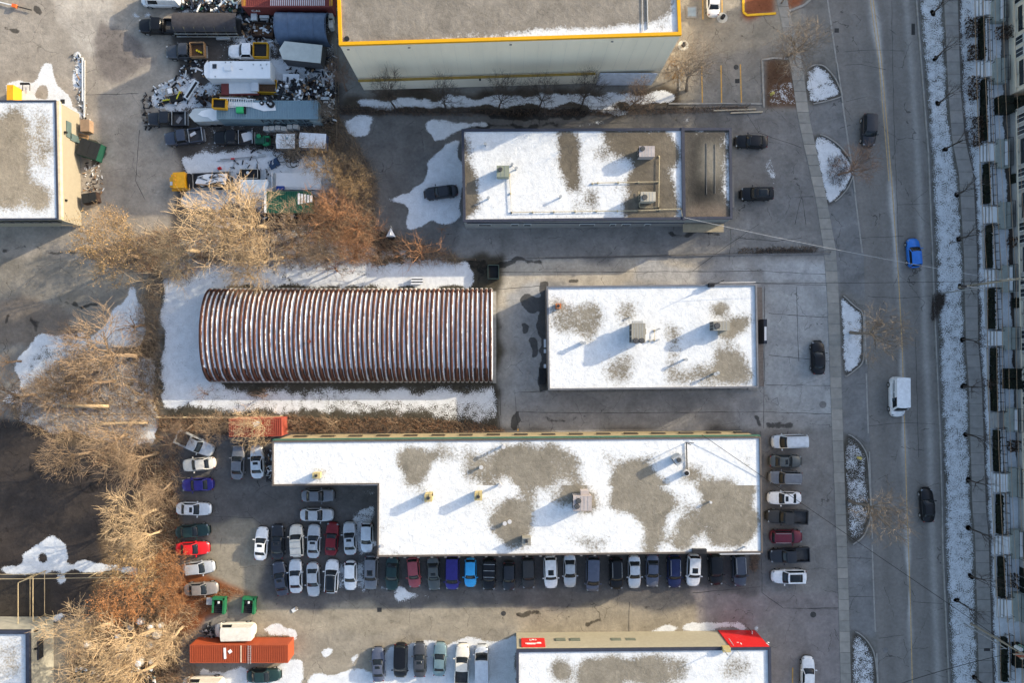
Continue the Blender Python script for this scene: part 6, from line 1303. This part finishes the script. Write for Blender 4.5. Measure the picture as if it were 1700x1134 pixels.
for k,(y,l) in enumerate(((24,'upper'),(37,'lower'))): thingbox('white_crate',f"{l} white box leaning on the fence right of the blue-grey shelter",'box',549,y+1,4,1,[('b','box',(0,0,.5),(.55,1.3,1.0),whs),('b','lid',(0,0,1.02),(.6,1.35,.05),whs)],'white boxes beside the yard fence')
for k in range(6):
    thingbox('bulk_bag',f"{['first','second','third','fourth','fifth','sixth'][k]} from the left of the white tubs along the blue-grey container",'tub',441+k*9.8,212.5-(k%3)*.7-(2 if k>3 else 0),rnd.uniform(-8,8),1,[('b','body',(0,0,.45),(.72,.62,.9),whs),('b','lid',(0,0,.93),(.66,.56,.06),M('lid_cream',(.55,.53,.48)))],'white tubs along the container')
# vehicles/equipment small
t=T('tractor','small green tractor with hoses beside a white box trailer','tractor',437,232,0,1.2)
bx(t,'bonnet',(-.5,0,.8),(1.3,.9,.7),grn); bx(t,'body',(.3,0,.7),(.9,1.3,.6),M('tractor_green',(.02,.20,.09))); cy(t,'tank',(-.6,.5,1.1),.3,.3,M('tractor_green',(.02,.20,.09))); bx(t,'seat',(.6,0,1.2),(.4,.5,.3),black); wheels(t,(-.7,.7),.75,.42)
t=boxtrailer('white flat-topped box trailer right of the small green tractor',474,234,0,2.5,2.0,1.9,.1,mat=whp,side=M('trailer_side_dark',(.08,.08,.085))); bx(t,'roof_patch',(.2,.4,1.93),(.3,.3,.05),blueg)
boxtrailer('white snowy box trailer under grey branches at the right of the yard',519,233,-3,3.6,2.0,1.9,.1,mat=M('snowy_roof',(.70,.72,.76),var=.12,scale=2),side=M('trailer_side_blue',(.06,.08,.15)))
thingbox('stove','black rectangular stove with a pale rim above the white canopy','stove',413,288,0,.8,[('b','body',(0,0,.4),(2.6,1.3,.8),black),('b','rim',(0,.62,.82),(2.5,.08,.06),M('cream_rim',(.5,.46,.38))),('b','rim',(0,-.62,.82),(2.5,.08,.06),M('cream_rim',(.5,.46,.38))),('b','rim',(-1.25,0,.82),(.08,1.3,.06),M('cream_rim',(.5,.46,.38))),('b','rim',(1.25,0,.82),(.08,1.3,.06),M('cream_rim',(.5,.46,.38))),('c','pot',(-.1,.1,.8),.22,.15,whs),('b','board',(1.9,0,.3),(.7,1.3,.1),galv)])
t=T('canopy','white sagging fabric canopy left of the green-roofed shed','canopy',420,313,0,1.8)
b=MB(); n=8
for j in range(n+1):
    for i in range(n+1):
        x=-2+4*i/n; y=-1.35+2.7*j/n; b.v.append((x+.12*math.sin(j*1.3),y,1.55+.38*(1-(y/1.35)**2)-.12*abs(math.sin(i*math.pi/4+.4))))
for j in range(n):
    for i in range(n): q=j*(n+1)+i; b.f.append((q,q+1,q+n+2,q+n+1)); b.m.append(0)
part('fabric',b.mesh('fabric',[M('canopy_white',(.66,.69,.70),var=.1)],True),t)
for x in(-1.9,1.9):
    for y in(-1.25,1.25): cy(t,'pole',(x,y,0),.03,1.6,galv,6)
# green shed
t=T('shed','green ribbed-roof shed with snow on its right end','shed',478,335,0,2.4)
b=MB(); b.box((0,0,1.1),(6.0,2.7,2.2)); part('wall',b.mesh('wall',[M('shed_wall',(.03,.06,.045))]),t)
b=MB(); b.box((0,0,2.28),(6.3,3.0,.1)); rf_=part('roof',b.mesh('roof',[M('green_roof',(.018,.10,.065),var=.15)]),t)
rbm=MB(); rbm.box((0,0,2.36),(.07,2.95,.06)); rbm=rbm.mesh('roof_rib',[M('green_roof',(.018,.10,.065))])
for k in range(26): part('roof_rib',rbm,t,(-3+6*k/25,0,0))
for k in range(5): bx(t,'roof_snow',(1.5+.42*k,.45,2.37),(.3,1.5-.15*k,.06),snowm)
bx(t,'gable_trim',(-3.1,0,2.42),(.3,3.0,.06),whp,.0)
thingbox('timber_beam','pale timber beam leaning between the canopy and the shed','beam',413,336,32,1.3,[('b','beam',(0,0,1.2),(2.9,.16,.14),M('pale_timber',(.45,.38,.28))),('b','support',(1.1,0,.55),(.14,.14,1.1),wood),('b','support',(-1.1,0,.55),(.14,.14,1.1),wood)])
thingbox('concrete_slab','pale broken concrete slab under the big golden tree','slab',374,370,-20,.3,[('b','slab',(0,0,.15),(3.0,1.8,.25),M('slab_pink',(.38,.33,.31))),('b','slab',(2.1,.4,.15),(1.4,1.0,.25),conc)])
t=T('flat_trailer','white snow-laden flatbed trailer with a blue cover at its corner','trailer',492,300,0,.9)
bx(t,'deck',(0,0,.6),(6.8,2.3,.25),whp); bx(t,'snow',(.2,.1,.78),(6.2,2.0,.14),snowm); bx(t,'blue_cover',(-2.2,-1.0,.92),(1.1,.5,.25),M('cover_blue',(.02,.06,.28))); bx(t,'end_board',(-3.3,0,1.0),(.1,2.2,.5),whp); bx(t,'end_board',(-3.0,0,.95),(.06,2.2,.4),galv); wheels(t,(1.2,2.1),1.0,.33)
t=T('hose_coil','tangled black hoses on the snow above the white flatbed trailer','hoses',474,262,0,.4)
for k in range(9):
    x,y,r_=rnd.uniform(-1.3,1.3),rnd.uniform(-.8,.8),rnd.uniform(.35,.8); b=MB(); b.tube([(x+r_*math.cos(a),y+r_*.8*math.sin(a),.15+.1*math.sin(a*2+k)+.03*k) for a in np.linspace(0,6.0,18)],.05,5); part('hose',b.mesh('hose',[black]),t)
bx(t,'blue_board',(-1.7,-.7,.1),(1.5,1.2,.06),M('blue_board',(.03,.06,.12)),.5)
thingbox('grey_cylinder','pale grey cylinder standing by the brown bush at the yard corner','cylinder',547,295,0,1,[('c','tank',(0,0,0),.4,1.6,M('tank_grey',(.3,.34,.33))),('c','cap',(0,0,1.6),.3,.12,galv)])
t=T('antenna_mast','thin metal mast with red joint lying on the yard snow','mast',395,264,5,.2); bx(t,'mast',(0,0,.2),(6.0,.10,.10),galv,.0); bx(t,'mast',(0,.16,.2),(5.0,.05,.05),dk); bx(t,'red_joint',(-.7,.1,.28),(.45,.2,.16),M('red_plastic',(.55,.03,.03))); bx(t,'bracket',(3.4,.25,.2),(1.0,.35,.08),galv)
thingbox('jerry_can','small red can on the yard snow above the tow truck bed','can',364,279,20,.3,[('b','body',(0,0,.2),(.45,.3,.4),M('red_plastic',(.55,.03,.03))),('b','cap',(.1,0,.42),(.12,.1,.06),black)])
thingbox('snow_chute','white trough with a black channel on the yard snow','trough',317,148,57,.6,[('b','trough',(0,0,.3),(2.9,.75,.5),whs),('b','channel',(0,-.08,.56),(2.6,.32,.04),black)])
thingbox('boulder_slab','flat grey stone slab among snow beside a yellow plough frame','slab',280,152,10,.5,[('b','stone',(0,0,.25),(1.0,1.1,.4),conc),('b','stone',(.2,.1,.5),(.6,.7,.15),snowm)])
t=T('plough_frame','yellow and black plough frame on snow beside the stone slab','plough',288,160,0,.5)
bx(t,'beam',(-.6,-.4,.4),(2.0,.14,.2),M('plough_yellow',(.55,.50,.05)),.12); bx(t,'beam',(.7,.2,.5),(.16,1.2,.2),M('plough_yellow',(.55,.50,.05)),-.4); bx(t,'blade',(.3,-.2,.3),(1.6,.9,.5),black,.3); bx(t,'blade',(-1.6,-.8,.2),(1.6,.35,.2),dk,.35)
for k,(x,y) in enumerate(((330,162),(340,160),(349,163),(357,161),(335,168),(352,168))): 
    thingbox('barrel',f"{['first','second','third','fourth','fifth','sixth'][k]} of the dark drums clustered behind the travel trailer's nose",'drum',x,y,0,.9,[('c','drum',(0,0,0),.32,.9,dbr),('c','lid',(0,0,.9),.27,.03,black)],'dark drums in the yard')
for k in range(5): 
    a=W(362+k*2,157+k*2.4)+Vector((0,0,.35+.05*k)); c=W(420-k*3,156+k*2.6)+Vector((0,0,.35)); b=MB(); b.tube([a,c],.08,6); tagg(b.build('long_pole',[wood,brown,wood,whs,dbr][k],origin=tuple(a)),f"{['topmost','second','middle','fourth','lowest'][k]} of the long poles stacked above the blue-grey container",'pole','long poles stacked in the yard')
t=T('pallet_rack','white slatted rack of metal hoops above the yellow hopper','rack',394,171,-2,2.8); t.location.z=2.96
for k in range(15): bx(t,'slat',(-2.2+.31*k,0,.1),(.08,1.0,.1),whs)
bx(t,'rail',(0,.5,.15),(4.6,.1,.1),whs); bx(t,'rail',(0,-.5,.15),(4.6,.1,.1),whs)
TY=[(451,174,.5,'big tyre with a black hub on the blue-grey container'),(447,172,.34,'tyre with a grey hub beside the biggest tyre'),(436,172,.3,'small wheel with a white hub above the container lettering'),(482,166,.42,'yellow-rimmed wheel with white hub in the scrap area')]
for x,y,r_,l in TY:
    t=T('tyre',l,'tyre',x,y,0,2.8 if x<470 else .3); t.location.z=2.97 if x<470 else 0
    b=MB(); b.cyl((0,0,0),r_,.25,18); part('rubber',b.mesh('rubber',[black if x<470 else M('rim_yellow',(.45,.38,.1))]),t); cy(t,'hub',(0,0,.25),r_*.4,.05,whs if 'white' in l else (galv if 'grey' in l else dk))
for x,y,m_,l,a in ((487,176,whs,'small white box in the scrap heap, left one',5),(509,177,whs,'small white box in the scrap heap, right one',-12),(497,178,galv,'grey machine part between two white boxes in the scrap heap',8),(541,178,M('tan_plastic',(.35,.27,.18)),'tan bucket at the right end of the scrap heap',0),(515,168,blueg,'pale blue curved sheet on the scrap heap',10)):
    thingbox('scrap_box',l,'box',x,y,a,1,[('b','body',(0,0,.4),(.8,.65,.7),m_),('b','lid',(0,0,.78),(.7,.55,.06),m_)])
for k,(x,y,L,a) in enumerate(((524,142,3.4,-52),(530,150,4.2,-50),(518,152,3.0,-46),(538,190,3.2,-58),(545,196,2.6,-48))):
    p=W(x,y); t=thing('plank',f"{['uppermost','second','third','fourth','lowest'][k]} slanting plank beside the scrap heap at the yard fence",'plank',(p.x,p.y,0),'slanting planks in the yard',R(a)); bx(t,'board',(0,0,.4+.05*k),(L,.2,.08),wood if k%2 else M('grey_timber',(.2,.17,.15))); bx(t,'block',(0,0,.2),(.2,.3,.35),wood)
def debris(lab,poly,n,sz,mats,zmax=.8,name='scrap_heap',cat='scrap heap'):
    xs=[p[0] for p in poly]; ys_=[p[1] for p in poly]; b=MB()
    X=NR.uniform(min(xs),max(xs),n*2); Y=NR.uniform(min(ys_),max(ys_),n*2); ok=inpoly(X,Y,poly)
    for x,y in zip(X[ok],Y[ok]):
        p=W(x,y); L=sz*rnd.choice((.3,.5,.8,1.6)); m_=rnd.randrange(len(mats))
        b.box((p.x,p.y,rnd.uniform(.05,zmax)),(L,sz*rnd.uniform(.1,.5),sz*rnd.uniform(.1,.4)),rnd.uniform(0,3.14),m_,(rnd.uniform(-.4,.4),'Y'))
    tagg(b.build(name,mats),lab,cat,None,'stuff')
mixm=[dk,black,dbr,galv,wood,whs,snowm,M('navy_metal',(.03,.035,.05)),black,dk]
debris('mixed scrap heap at the right end of the blue-grey container',[(455,158),(470,140),(520,135),(555,150),(556,205),(520,205),(500,195),(470,170)],360,.8,mixm,1.4)
debris('small scrap and snow clumps by the drums and poles',[(250,150),(300,125),(330,135),(365,150),(425,155),(460,160),(455,168),(300,172),(250,180)],260,.5,mixm,.4)
debris('scrap and buckets along the top edge left of the dark red container',[(300,-5),(385,-5),(400,15),(415,22),(350,22),(300,10)],260,.7,mixm+[grn,blueg],.8)
debris('dark machine parts scattered between the parked trucks and trailers',[(300,100),(345,98),(345,130),(300,120)],40,.5,mixm,.4)
debris('cables and parts scattered on snow right of the tow truck',[(383,255),(470,240),(470,285),(395,330),(383,320)],70,.4,[dk,black,galv],.3)
debris('dark rubble and offcuts behind the white box trailer',[(540,90),(560,90),(560,160),(500,140),(470,120),(480,112),(530,118)],120,.5,mixm,.5)
debris('dark oily parts in front of the row of black pickups',[(235,150),(252,150),(255,215),(240,215)],30,.4,[dk,black,dbr],.2)
debris('loose parts between the generator and the brown tub',[(395,12),(425,20),(458,20),(458,75),(400,68),(405,40)],120,.6,mixm,.5)
debris('scrap behind the green-roofed shed',[(455,352),(520,352),(515,368),(430,362)],90,.7,mixm,.5); debris('rubbish beside the long building corner and white sedan',[(440,745),(452,748),(452,800),(443,800)],60,.35,mixm,.3)
debris('rubbish along the fence by the beige building',[(120,90),(135,88),(150,200),(140,215),(130,180)],80,.35,[dk,galv,wood,whs],.15); debris('debris patch near the dumpster wall',[(140,270),(165,260),(175,320),(140,330)],60,.3,[dk,dbr,wood,snowm],.1)
debris('bicycles and scrap beside the cream van',[(340,1045),(352,1030),(360,1062),(340,1066)],60,.4,[black,dk,galv],.5)
debris('dark clutter below the boulders at the bottom edge',[(130,1105),(260,1108),(262,1134),(262,1160),(120,1160)],240,.7,[black,dk,dbr,whs,M('teal_shutter',(.09,.13,.13))],1.0)
car('van','white',268,-1,180,'white utility van cut by the top edge, left of the scrap')
# small objects in lots
t=T('storage_chest','white slatted storage chest on the snow above the hut','chest',692,466,0,.7)
bx(t,'body',(0,0,.35),(1.5,.7,.6),dk)
for s in(-1,0,1): bx(t,'slat',(0,s*.38,.68),(1.7,.2,.06),whp)
t=T('garden_shed','small dark hut with a pointed snowy roof at the north lot line','shed',648,388,0,1.5)
bx(t,'wall',(0,-.2,.7),(1.1,1.2,1.4),black); b=MB(); b.add([(-.9,-.5,1.4),(.9,-.5,1.4),(0,1.3,1.5),(0,-.2,2.0)],[(0,1,3),(1,2,3),(2,0,3),(0,2,1)]); part('roof',b.mesh('roof',[snowm]),t)
b=MB(); b.tube([(.4,.9,1.4),(.1,1.5,2.3)],.05,5); part('finial',b.mesh('finial',[galv]),t); t.scale=(.75,.7,.8)
def cart(lab,px,py,ang):
    t=T('forklift',lab,'forklift',px,py,ang,1.2)
    bx(t,'counterweight',(0,.95,.7),(1.7,.3,.8),M('kelly_green',(.02,.14,.06),rough=.5)); bx(t,'side_frame',(-.8,-.1,.6),(.22,2.0,.6),M('kelly_green',(.02,.14,.06))); bx(t,'side_frame',(.8,0,.7),(.3,2.3,.8),M('kelly_green',(.02,.14,.06)))
    bx(t,'engine_deck',(0,-.6,.5),(1.35,1.1,.5),black); bx(t,'seat',(0,.25,.7),(.6,.6,.35),dk); bx(t,'control_box',(.05,.45,.95),(.22,.3,.2),whs)
    for k in range(3): bx(t,'deck_bar',(0,-.95+.3*k,.78),(1.3,.08,.06),dk)
    wheels(t,(-.7,.7),.9,.3); return t
t=cart('green forklift on leaves above the cream van, with a grey rack on its left',361,1007,-3); bx(t,'rack',(-1.4,.4,.6),(.8,1.0,.08),galv); cart('green forklift beside the leaf drift, right of the pair above the cream van',411,1007,-4)
rock=M('boulder',(.40,.38,.34),var=.25,scale=2,bump=.3)
def boulder(lab,px,py,r_,snowy):
    p=W(px,py); t=thing('boulder',lab,'boulder',(p.x,p.y,0),'boulders under the golden trees',rnd.uniform(0,6)); b=MB(); rr=random.Random(int(px*7)); n=9
    for j,(z,f) in enumerate(((0,.95),(.35,1.0),(.7,.85),(.85,.55))):
        for k in range(n): a=2*math.pi*k/n; q=r_*f*(.88+.24*rr.random()); b.v.append((q*math.cos(a),q*math.sin(a)*.85,z*r_))
    for j in range(3):
        for k in range(n): b.f.append((j*n+k,j*n+(k+1)%n,(j+1)*n+(k+1)%n,(j+1)*n+k)); b.m.append(0)
    b.f.append(tuple(3*n+k for k in range(n))); b.m.append(0); part('rock',b.mesh('rock',[rock],False),t)
    if snowy: cy(t,'snow_cap',(0,0,.8*r_),r_*.62,.12,snowm,9,r_*.4)
for k,(x,y,r_,s_,l) in enumerate(((235,1031,.65,1,'white-topped boulder, highest of the cluster under the golden trees'),(252,1040,.6,1,'white-topped boulder just right of the highest one'),(268,1038,.5,1,'white-topped boulder at the upper right of the cluster'),(245,1051,.55,0,'bare tan boulder below the highest pair'),(262,1053,.75,0,'broad grey boulder at the right of the cluster'),(217,1042,.5,0,'bare boulder left of the highest white-topped one'),
  (197,1056,.5,1,'pale boulder standing apart at the left of the cluster'),(147,1070,.6,1,'flat white stone alone on the dry grass by the corner building'),(215,1075,.6,0,'grey boulder at the lower left of the cluster'),(250,1070,.6,0,'brown-grey boulder in the centre of the cluster'),(233,1099,.8,1,'large snow-topped square boulder at the bottom of the cluster'),(252,1098,.45,1,'small snow-topped boulder right of the large bottom one'),(200,1090,.5,0,'bare boulder near the lower left trees'),(172,1106,.45,0,'reddish grey boulder near the bottom left'))): boulder(l,x,y,r_,s_)
for x,y,l in ((1134.5,75,'round concrete lamp base with a salt ring at the warehouse corner'),(1199,29,'round concrete lamp base with a salt ring below the parked white car')):
    p=W(x,y); t=thing('lamp_base',l,'lamp base',(p.x,p.y,0)); b=MB(); b.cyl((p.x,p.y,.003),.75,.02,16); b.build('salt_ring',M('salt_stain',(.5,.48,.42),var=.2),t); b=MB(); b.cyl((p.x,p.y,0),.28,.6,14); b.build('base',dk,t)
p=W(1148,20); t=thing('utility_pad','pale square utility pad on the tarmac right of the warehouse','utility pad',(p.x,p.y,0)); b=MB(); b.box((p.x,p.y,.06),(1.45,1.6,.12)); b.build('pad',conc,t); b=MB(); b.box((p.x,p.y,.14),(1.1,1.2,.05)); b.build('cover',M('pad_blue',(.28,.34,.38)),t)
for k,(x,y,L) in enumerate(((1220,182,6),(1240,186,4.5))): thingbox('timber_sleeper',['long pale timber lying by the fence below the yellow parking lines','shorter pale timber lying by the fence below the yellow parking lines'][k],'timber',x,y,2,.2,[('b','timber',(0,0,.15),(L,.18,.18),M('pale_timber',(.45,.38,.28))),('b','wedge',(L/2-.2,0,.05),(.2,.3,.1),wood)])
for k,(x,y,m_,l) in enumerate(((1280,157,M('hydrant_yellow',(.6,.5,.15)),'yellow fire hydrant in the speckled snow plot at the top'),(1424,760,M('hydrant_yellow',(.6,.5,.15)),'yellow fire hydrant on the long speckled snow island'))):
    p=W(x,y); t=thing('fire_hydrant',l,'hydrant',(p.x,p.y,0)); b=MB(); b.cyl((p.x,p.y,0),.17,.7,12); b.cyl((p.x,p.y,.7),.21,.08,12); b.cyl((p.x,p.y,.78),.1,.12,8); b.build('barrel',m_,t); b=MB(); b.tube([(p.x-.3,p.y,.5),(p.x+.3,p.y,.5)],.08,8); b.build('outlet',m_,t)
p=W(1245,1046); t=thing('sign_post','thin sign post on the snow strip beside the red cladding','sign post',(p.x-.3,p.y+.3,0)); b=MB(); b.tube([(p.x-.3,p.y+.3,0),(p.x-.3,p.y+.3,1.8)],.04,6); b.build('post',dk,t); b=MB(); b.box((p.x-.3,p.y+.3,1.7),(.06,.4,.3)); b.build('sign',wm,t)
for i,(x,y) in enumerate(((489,983),)): 
    t=T('rag_heap','crumpled pale sheet lying on the sunlit lane near the angled slate sedan','rag',489,1013,20,.1); bx(t,'cloth',(0,0,.08),(.8,.5,.12),whs,.2); bx(t,'cloth',(.3,.1,.12),(.4,.35,.1),M('tan_cloth',(.4,.33,.25)),.8)
